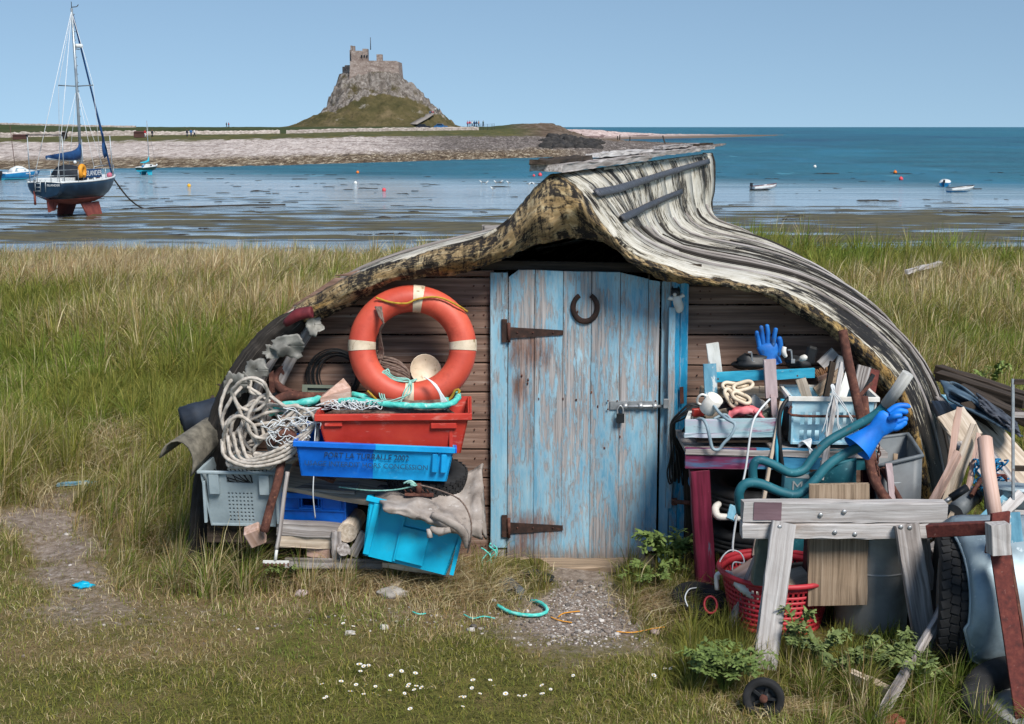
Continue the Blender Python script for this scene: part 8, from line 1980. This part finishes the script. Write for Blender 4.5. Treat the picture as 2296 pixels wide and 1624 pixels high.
for y0, y1, dmax in ((4.5, 5.6, 12000), (5.6, 7.2, 11000), (7.2, 9.5, 4600), (9.5, 13, 3600), (13, 17, 2400), (17, 23.8, 1900)):
    X, Y = sample(y0, y1, dmax); q = plan(X, Y)
    nz_ = _vn(X * 2.1, Y * 2.1, 51); nz2 = _vn(X * .8, Y * .8, 52)
    dens = q[:, 1] * (1 + .45 * nz_) * (1.25 if y0 > 8 else 1.0)
    ok = (rng.random(len(X)) * dmax < dens) & ~inside_shed(X, Y)
    X, Y, q, nz_, nz2 = X[ok], Y[ok], q[ok], nz_[ok], nz2[ok]
    ln = q[:, 0] * (1 + .35 * nz2) * rng.uniform(.5, 1.2, len(X))
    sh_ = q[:, 0] < .085
    SX.append(X[sh_]); SY.append(Y[sh_]); SL.append(ln[sh_] * 1.05); SD_.append(np.clip(q[sh_, 2] * .85 + .22 * nz_[sh_], 0, 1)); SW.append(np.full(sh_.sum(), .0032) * rng.uniform(.7, 1.4, sh_.sum()))
    X, Y, q, ln, nz2 = X[~sh_], Y[~sh_], q[~sh_], ln[~sh_], nz2[~sh_]
    # gather two thirds of the long blades into tussocks
    cell = .16 + .012 * Y
    cx = (np.floor(X / cell) + .5) * cell + .3 * cell * _vn(np.floor(X / cell) * 7.1, np.floor(Y / cell) * 3.3, 61); cy = (np.floor(Y / cell) + .5) * cell + .3 * cell * _vn(np.floor(X / cell) * 5.1, np.floor(Y / cell) * 9.3, 62)
    g_ = (rng.random(len(X)) < .62).astype(float); pull = g_ * .62
    X2, Y2 = X + (cx - X) * pull, Y + (cy - Y) * pull
    ox, oy = X2 - cx, Y2 - cy; r_ = np.hypot(ox, oy) + 1e-6
    th = rng.uniform(0, 2 * np.pi, len(X)); wind = .35
    dx, dy = ox / r_ * .7 * g_ + np.cos(th) * .7 + wind + .5 * _vn(X * .5, Y * .5, 63), oy / r_ * .7 * g_ + np.sin(th) * .7 - .1
    dn = np.hypot(dx, dy) + 1e-6
    LX.append(X2); LY.append(Y2); LL.append(ln * (1 + .25 * g_)); LD.append(np.clip(q[:, 2] + .35 * nz2 + .4 * _vn(X * .33 + 3, Y * .33, 64), 0, 1)); LW.append(np.maximum(.0042, Y * .00058) * rng.uniform(.6, 1.35, len(X))); LDX.append(dx / dn); LDY.append(dy / dn); LLE.append(np.clip(rng.normal(.55, .3, len(X)), .08, 1.3))
cat_ = np.concatenate
SX, SY, SL, SD_, SW = map(cat_, (SX, SY, SL, SD_, SW)); LX, LY, LL, LD, LW, LDX, LDY, LLE = map(cat_, (LX, LY, LL, LD, LW, LDX, LDY, LLE))
th = rng.uniform(0, 2 * np.pi, len(SX))
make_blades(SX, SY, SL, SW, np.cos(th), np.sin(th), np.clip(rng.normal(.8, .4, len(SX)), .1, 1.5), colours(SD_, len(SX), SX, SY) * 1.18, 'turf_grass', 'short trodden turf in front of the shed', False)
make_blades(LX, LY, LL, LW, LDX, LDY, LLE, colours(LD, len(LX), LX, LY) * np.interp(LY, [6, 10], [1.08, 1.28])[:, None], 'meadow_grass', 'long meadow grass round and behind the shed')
# dead straw mats and pale reed heaps
HX, HY, HL = [], [], []
for u, v, su_, sv, n, ln in ((270, 1010, 55, 28, 900, .3), (240, 1040, 30, 12, 300, .22), (350, 1150, 80, 25, 700, .26), (430, 1225, 70, 22, 700, .24), (620, 1290, 70, 14, 600, .2), (760, 1315, 90, 14, 700, .18), (900, 1310, 80, 16, 900, .2), (1040, 1330, 70, 20, 1100, .16), (1000, 1290, 60, 16, 600, .22), (1470, 1360, 40, 24, 700, .2), (1500, 1320, 30, 20, 400, .2), (90, 1110, 18, 30, 300, .26), (1760, 1600, 60, 14, 500, .1), (300, 610, 230, 14, 13000, .46), (480, 640, 160, 14, 8000, .46), (200, 680, 200, 18, 6000, .44), (420, 740, 110, 20, 1600, .42), (700, 610, 120, 10, 1500, .4), (2230, 760, 60, 14, 700, .4), (2150, 720, 40, 12, 400, .4), (540, 735, 30, 20, 300, .35)):
    uu_, vv_ = rng.normal(u, su_, n), rng.normal(v, sv, n)
    pts_ = np.array([tuple(gr(a, min(1610, max(585, b)))) for a, b in zip(uu_, vv_)])
    ok = ~inside_shed(pts_[:, 0], pts_[:, 1]); HX.append(pts_[ok, 0]); HY.append(pts_[ok, 1]); HL.append(ln * rng.uniform(.5, 1.3, ok.sum()))
HX, HY, HL = map(cat_, (HX, HY, HL)); n = len(HX); th = rng.uniform(0, 2 * np.pi, n)
far_ = HY > 12
make_blades(HX, HY, HL, np.maximum(.0038, HY * .0005) * rng.uniform(.6, 1.3, n), np.cos(th) + .3, np.sin(th) * .6, np.where(far_, rng.uniform(.2, .8, n), rng.uniform(.7, 1.5, n)), STRAW[rng.integers(0, len(STRAW), n)] * rng.uniform(.85, 1.25, (n, 1)), 'dead_grass', 'pale dead grass stems lying among the green')
# gravel by the door
ico = []
ph = (1 + 5 ** .5) / 2
for a in (-1, 1):
    for b in (-ph, ph): ico += [(0, a, b), (a, b, 0), (b, 0, a)]
ico = np.array(ico); ico /= np.linalg.norm(ico[0])
icf = []
for i in range(12):
    for j in range(i + 1, 12):
        for k in range(j + 1, 12):
            d = [np.linalg.norm(ico[i] - ico[j]), np.linalg.norm(ico[j] - ico[k]), np.linalg.norm(ico[i] - ico[k])]
            if max(d) < 1.1:
                nn = np.cross(ico[j] - ico[i], ico[k] - ico[i]); icf.append((i, j, k) if nn.dot(ico[i]) > 0 else (i, k, j))
icf = np.array(icf)
def pebbles(cx, cy, rad, colr, name, label):
    n = len(cx); sc = np.stack([rng.uniform(.8, 1.5, n), rng.uniform(.7, 1.2, n), rng.uniform(.45, .8, n)], 1) * rad[:, None]
    P = ico[None] * sc[:, None] * rng.uniform(.8, 1.2, (n, 12, 1)); a = rng.uniform(0, 6.28, n); c_, s_ = np.cos(a)[:, None], np.sin(a)[:, None]
    P = np.stack([P[..., 0] * c_ - P[..., 1] * s_, P[..., 0] * s_ + P[..., 1] * c_, P[..., 2]], 2)
    P += np.stack([cx, cy, ground_z(cx, cy) + rad * .25], 1)[:, None]
    Fc = (np.arange(n)[:, None, None] * 12 + icf[None]).reshape(-1, 3)
    cl_ = np.concatenate([np.repeat(colr, 12, 0), np.ones((n * 12, 1))], 1)
    tag(np_mesh(name, P.reshape(-1, 3), Fc, [MATS['pebble']], False, {'col': cl_}), label, None, kind='stuff')
t = NT('pebble'); MATS['pebble'] = t.done(t.attr('col'), .85, spec=.3)
ST = np.array([lin(c) for c in ('#8b8078', '#a59b93', '#6f665f', '#b9b1aa', '#7d6f66', '#9a9490', '#5d5854', '#c8c2bc')])
uu_, vv_ = rng.normal(1310, 85, 5200), 1300 + 150 * rng.random(5200) ** .8
pp = np.array([tuple(gr(a, b)) for a, b in zip(uu_, vv_)]); pv_ = plan(pp[:, 0], pp[:, 1]); ok = rng.random(len(pp)) < (pv_[:, 3] - .2) * 1.0
pp = pp[ok]; pebbles(pp[:, 0], pp[:, 1], rng.gamma(1.1, .0022, len(pp)) + .0014, ST[rng.integers(0, len(ST), len(pp))] * rng.uniform(.6, 1.0, (len(pp), 1)), 'gravel', 'loose gravel in front of the door')
uu_, vv_ = cat_([rng.normal(960, 190, 200), rng.normal(160, 60, 90), rng.normal(350, 160, 90)]), cat_([rng.normal(1395, 14, 200), rng.normal(1230, 70, 90), rng.normal(1380, 30, 90)])
pp = np.array([tuple(gr(a, b)) for a, b in zip(uu_, vv_)]); pebbles(pp[:, 0], pp[:, 1], rng.gamma(1.5, .0018, len(pp)) + .002, ST[rng.integers(0, len(ST), len(pp))] * .8, 'shell_grit', 'scattered pebbles and shell bits on the trodden turf')
# single stones
surf('pale_stone', ['#8d8780', '#aca69f', '#c6c2bc'], (1, 1, 1), 9, 7, .3, .7, .9, .6, .006, patches=[('#6a645e', (1, 1, 1), 14, .6, .7)])
surf('pink_stone', ['#8c7a76', '#a89692', '#bdaeab'], (1, 1, 1), 9, 6, .3, .7, .9, .4, .004)
def gp(u, v, dz=0.0): p = gr(u, v); p.z = gz(p.x, p.y) + dz; return p
def stone(u, v, r, sc, mat, label, seed): m = MB(); m.blob(gp(u, v, r * .25), r, 12, 8, .5, sc, seed); return tag(m.build('stone', mat), label, 'stone')
stone(880, 1340, .06, (1.35, .8, .5), 'pale_stone', 'largest whitish stone in the grass below the turquoise crate', 1)
stone(678, 1333, .028, (1.3, .9, .8), 'pink_stone', 'small rounded pinkish stone in the straw at left', 2)
stone(862, 1413, .018, (1.2, 1, .8), 'pale_stone', 'small white stone on the turf below the largest stone', 3); stone(1055, 1412, .016, (1.4, 1, .7), 'pale_stone', 'little pale stone left of the gravel', 4); stone(785, 1425, .02, (1.3, 1, .5), 'pale_stone', 'white shell like stone on the turf left of centre', 5); stone(150, 1193, .016, (1.3, 1, .6), 'pale_stone', 'white pebble beside the worn path at left', 6); stone(1470, 1412, .02, (1.2, 1, .7), 'pink_stone', 'grey pebble at the right edge of the gravel', 7)
m = MB(); m.prism([gp(868, 1328, .03), gp(886, 1326, .03), gp(878, 1316, .05), gp(906, 1322, .05), gp(892, 1332, .03)], (0, 0, .008)); tag(m.build('shell_piece', 'cream_plastic'), 'broken cream shell piece on the largest stone', 'shell')
m = MB(); m.prism([gp(1118, 1316, .01), gp(1146, 1322, .04), gp(1176, 1340, .02), gp(1168, 1350, .0), gp(1150, 1332, .02), gp(1130, 1336, .0)], (0, .01, .012)); tag(m.build('slate_piece', 'dark_grey_plastic'), 'broken dark slate piece left of the doorstep', 'slate')
# ropes, strings and scraps on the ground
ropething('pale turquoise rope end lying at the left edge of the gravel', [gp(1116, 1370, .02), gp(1140, 1382, .015), gp(1170, 1388, .015), gp(1205, 1388, .015), gp(1226, 1380, .015), gp(1222, 1370, .02), gp(1205, 1360, .02), gp(1190, 1352, .0)], .010, 'turquoise_rope')
ropething('orange string on the gravel right of the rope end', [gp(1235, 1388, .008), gp(1255, 1394, .008), gp(1282, 1398, .01)], .003, 'horseshoe_orange', 'string', strand=False, cat='string'); ropething('second orange string above it on the gravel', [gp(1252, 1388, .01), gp(1265, 1380, .01), gp(1300, 1374, .01)], .003, 'horseshoe_orange', 'string', strand=False, cat='string'); ropething('orange string at the right edge of the gravel', [gp(1382, 1414, .01), gp(1420, 1416, .012), gp(1460, 1408, .012), gp(1490, 1405, .015)], .003, 'horseshoe_orange', 'string', strand=False, cat='string')
ropething('green net twine in the turf left of the rope end', [gp(1040, 1385, .015), gp(1060, 1392, .012), gp(1085, 1390, .015), gp(1110, 1394, .012)], .004, 'turquoise_rope', 'twine', cat='twine'); ropething('short green twine bit on the turf below the stone', [gp(925, 1386, .015), gp(940, 1390, .015), gp(955, 1388, .015)], .004, 'turquoise_rope', 'twine', cat='twine')
m = MB()
for k in range(5): m.tube(spl([gp(1165 + k * 3, 1296 + k * 2, .02), gp(1195, 1304 - k * 3, .025), gp(1225 + k * 3, 1300, .02), gp(1238, 1308 - k, .015), gp(1215, 1312 - k * 2, .01), gp(1190, 1310, .02)], 5), .005, 6)
tag(m.build('cable_end', 'cable_black'), 'coil of black cord on the ground by the doorstep', 'cord')
m = MB()
for k in range(5):
    b = gp(1085 + k * 6, 1292 - 2 * k, .04 + .02 * (k % 3)); m.rope(spl([b, b + V((random.uniform(-.02, .04), 0, .03)), b + V((random.uniform(-.02, .02), .01, .06)), b + V((random.uniform(-.03, .03), 0, .08))], 4), .004)
tag(m.build('green_net_scrap', 'turquoise_rope'), 'green net scrap caught in the grass left of the door', 'netting')
def crumple(u, v, r, mat, label, seed, sc=(1.4, .8, .6)): m = MB(); m.blob(gp(u, v, r * .3), r, 16, 10, .9, sc, seed); return tag(m.build('plastic_scrap', mat), label, 'scrap')
crumple(187, 1316, .032, 'cyan_plastic', 'crumpled blue plastic scrap on the turf at left', 1); crumple(206, 1090, .028, 'cyan_plastic', 'blue plastic scrap at the end of the grey lath', 2)
plank('grey blue lath lying across the worn path at left', gp(128, 1094, .02), gp(200, 1090, .02), .05, .015, 'blue_grey_paint', 'lath', cat='lath', up=(0, 0, 1))
plank('grey driftwood stick in the grass at far right', gr(2030, 675) + V((0, 0, .4)), gr(2105, 655) + V((0, 0, .42)), .05, .05, 'white_grey_wood', 'stick', cat='stick', jit=.01, segs=6)
# daisies, each its own
surf('petal', ['#c8c8c6', '#dededc'], bump=0, vary=0); surf('daisy_eye', ['#c29a1e', '#d0a82c'], bump=0, vary=0); surf('stalk_green', ['#4a5c22', '#5a6c2c'], bump=0, vary=.1)
DA = [(580, 840), (612, 825), (625, 820), (640, 832), (582, 855), (745, 875), (785, 850), (400, 928), (480, 915), (565, 918), (600, 922), (610, 926), (660, 920), (660, 955), (668, 965), (730, 945), (798, 950), (825, 930), (842, 922), (865, 935), (870, 945), (935, 925), (918, 935), (1000, 998), (1080, 912), (1165, 915), (1158, 932), (1185, 970), (1125, 990), (1108, 1000), (1238, 910), (1270, 930), (1325, 980), (1382, 985), (1440, 988), (1495, 970), (1528, 942), (1550, 948), (1515, 980), (1097, 1040), (850, 1058), (405, 970), (398, 985), (855, 870), (530, 970), (600, 970), (1675, 880), (2055, 870), (2060, 885), (2105, 895), (2165, 835), (2140, 848), (2170, 850), (2262, 775), (505, 610), (540, 625)]
dz0 = None
for i, (x, y) in enumerate(DA):
    u, v = (600 + x / 2.087) / 1.0888, (1250 + y / 2.087) / 1.0888
    b = gr(u, v); b.z = gz(b.x, b.y)
    if dz0 is None:
        d0 = thing('daisy', 'small white daisy in the short turf', 'daisy', b, 'daisies in the turf'); h = .055
        vs, fs = [], []
        for k in range(12):
            a = 2 * math.pi * k / 12; c_, s_ = math.cos(a), math.sin(a); o_ = len(vs)
            vs += [b + V((.003 * c_, .003 * s_, h)), b + V((.010 * c_ - .0028 * s_, .010 * s_ + .0028 * c_, h + .003)), b + V((.0145 * c_, .0145 * s_, h + .002)), b + V((.010 * c_ + .0028 * s_, .010 * s_ - .0028 * c_, h + .003))]; fs.append((o_, o_ + 3, o_ + 2, o_ + 1))
        MB().add(vs, fs).build('petals', 'petal', d0); MB().blob(b + V((0, 0, h + .001)), .0045, 8, 5, 0).build('eye', 'daisy_eye', d0); MB().tube([b, b + V((.003, 0, h * .5)), b + V((0, 0, h))], .0011, 4).build('stalk', 'stalk_green', d0); dz0 = d0
        kids = [x_ for x_ in bpy.data.objects if x_.parent is d0]
    else:
        d1 = d0.copy(); COL.objects.link(d1); d1.location = b; d1.scale = [random.uniform(.5, .85)] * 3; d1.rotation_euler = (random.uniform(-.3, .5), random.uniform(-.4, .4), random.uniform(0, 6))
        for x_ in kids: c_ = x_.copy(); COL.objects.link(c_); c_.parent = d1
# leafy weeds
surf('weed_leaf', ['#4d5f2c', '#627438', '#788848'], (1, 1, 1), 12, 3, vary=.15, bump=0); surf('thistle_leaf', ['#4a5630', '#62703e', '#7e8852'], (1, 1, 1), 12, 3, vary=.15, bump=0); surf('dead_seed', ['#2a2018', '#3d3026', '#524234'], (1, 1, 1), 12, 3, vary=.15, bump=0)
def weed(base, h, spread, stems, pairs, lsize, mat, label, name='leafy_weed', up=.75, stem_mat='stalk_green', seed=0, cluster=False):
    random.seed(seed + 900); r_ = thing(name, label, 'plant', base); ms, ml = MB(), MB()
    vs, fs = [], []
    for k in range(stems):
        a = random.uniform(0, 2 * math.pi); sp_ = spread * random.uniform(.3, 1); hh = h * random.uniform(.6, 1.05)
        d = V((math.cos(a), math.sin(a) * .8, 0)); q = spl([V(base) + d * .01, V(base) + d * sp_ * .35 + V((0, 0, hh * up)), V(base) + d * sp_ * .8 + V((0, 0, hh)), V(base) + d * sp_ + V((0, 0, hh * (.92 if not cluster else 1.05)))], 6)
        ms.tube(q, [.0035, .001], 5)
        for i in range(pairs):
            f = (i + 1) / pairs; f = .2 + .8 * f if not cluster else .45 + .55 * f
            j = min(len(q) - 2, int(f * (len(q) - 1))); p = q[j]; tg = (q[j + 1] - q[j]).normalized(); L_ = lsize * (1.1 - .65 * f) * random.uniform(.7, 1.3)
            if cluster: L_ = lsize * random.uniform(.5, 1)
            sd_ = tg.cross(V((0, 0, 1))); sd_ = sd_.normalized() if sd_.length > .01 else V((1, 0, 0))
            for sg in ((-1, 1) if not cluster else (random.choice((-1, 1)),)):
                dr_ = (sd_ * sg + tg * .5 + V((random.uniform(-.3, .3), random.uniform(-.3, .3), random.uniform(-.25, .45)))).normalized(); wv = dr_.cross(V((0, 0, 1)) + tg * .3).normalized() * L_ * (.24 if not cluster else .45)
                o_ = len(vs); mid = p + dr_ * L_ * .5; lift = V((0, 0, L_ * .10))
                # toothed leaflet: two lobes and a tip
                vs += [p, mid - dr_ * L_ * .2 + wv + lift * .3, mid + wv * .45 + lift, mid + dr_ * L_ * .22 + wv * .7, p + dr_ * L_, mid + dr_ * L_ * .22 - wv * .7, mid - wv * .45 + lift, mid - dr_ * L_ * .2 - wv + lift * .3]
                fs += [(o_, o_ + 1, o_ + 2, o_ + 6), (o_, o_ + 6, o_ + 7, o_ + 7)[:3], (o_ + 2, o_ + 3, o_ + 4, o_ + 6), (o_ + 4, o_ + 5, o_ + 6)]
    ms.build('stem', stem_mat, r_); ml.add(vs, fs); o = ml.build('leaves', mat, r_); o['kind'] = 'stuff'; return r_
def W(u, v, *a, **k): return weed(gp(u, v), *a, **k)
W(1622, 1560, .20, .22, 26, 8, .055, 'weed_leaf', 'big bushy green weed left of the small wheel', seed=1); W(1600, 1530, .14, .16, 16, 7, .05, 'weed_leaf', 'lower green weed behind the big bushy one', seed=2)
W(1500, 1305, .30, .20, 16, 7, .09, 'weed_leaf', 'fern leaved weed growing against the right door frame', seed=3); W(1465, 1320, .18, .2, 12, 6, .06, 'weed_leaf', 'smaller weed before the right door frame', seed=4)
W(1790, 1500, .26, .14, 9, 9, .06, 'thistle_leaf', 'spiky thistle before the red basket', seed=5); W(1835, 1520, .22, .13, 9, 9, .06, 'thistle_leaf', 'spiky thistle between basket and zinc drum', seed=6); W(1890, 1540, .18, .13, 8, 9, .055, 'thistle_leaf', 'low thistle before the zinc drum', seed=7); W(2010, 1530, .26, .14, 9, 9, .06, 'thistle_leaf', 'thistle before the right trestle leg', seed=8); W(2060, 1570, .2, .16, 10, 8, .06, 'thistle_leaf', 'thistle by the diagonal stick', seed=9); W(2120, 1420, .3, .16, 10, 8, .07, 'weed_leaf', 'dark green weed between trestle and trailer wheel', seed=10); W(2165, 1330, .28, .14, 10, 8, .06, 'weed_leaf', 'feathery weed under the rusty bar', seed=11); W(1960, 1545, .2, .14, 10, 8, .055, 'thistle_leaf', 'thistle right of the short pale plank', seed=12)
W(640, 1310, .12, .14, 12, 6, .045, 'thistle_leaf', 'low weed in front of the rake head', seed=14); W(2215, 905, .4, .2, 9, 7, .08, 'weed_leaf', 'weed growing through the timber heap', seed=17); W(1760, 1235, .2, .14, 8, 7, .05, 'weed_leaf', 'yellowish weed behind the trestle under the bench', seed=18)
for i, (u, v, h) in enumerate(((505, 1010, .62), (470, 1000, .5), (525, 1000, .70), (490, 1015, .42), (560, 990, .75), (455, 960, .45))):
    b = at(u, v, 8.0 + .1 * i); b.z = gz(b.x, b.y); weed(b, h, .16, 7, 16, .035, 'dead_seed', ('dead brown dock stalk left of the hull corner, shortest', 'dead brown dock stalk farthest left of the hull', 'dead brown dock stalk close to the hull edge', 'low dead dock stalk beside the barrel', 'dead dock stalk half behind the broken gunwale', 'dead dock stalk standing left of the barrel')[i], 'dead_dock', stem_mat='dead_seed', seed=40 + i, cluster=True)
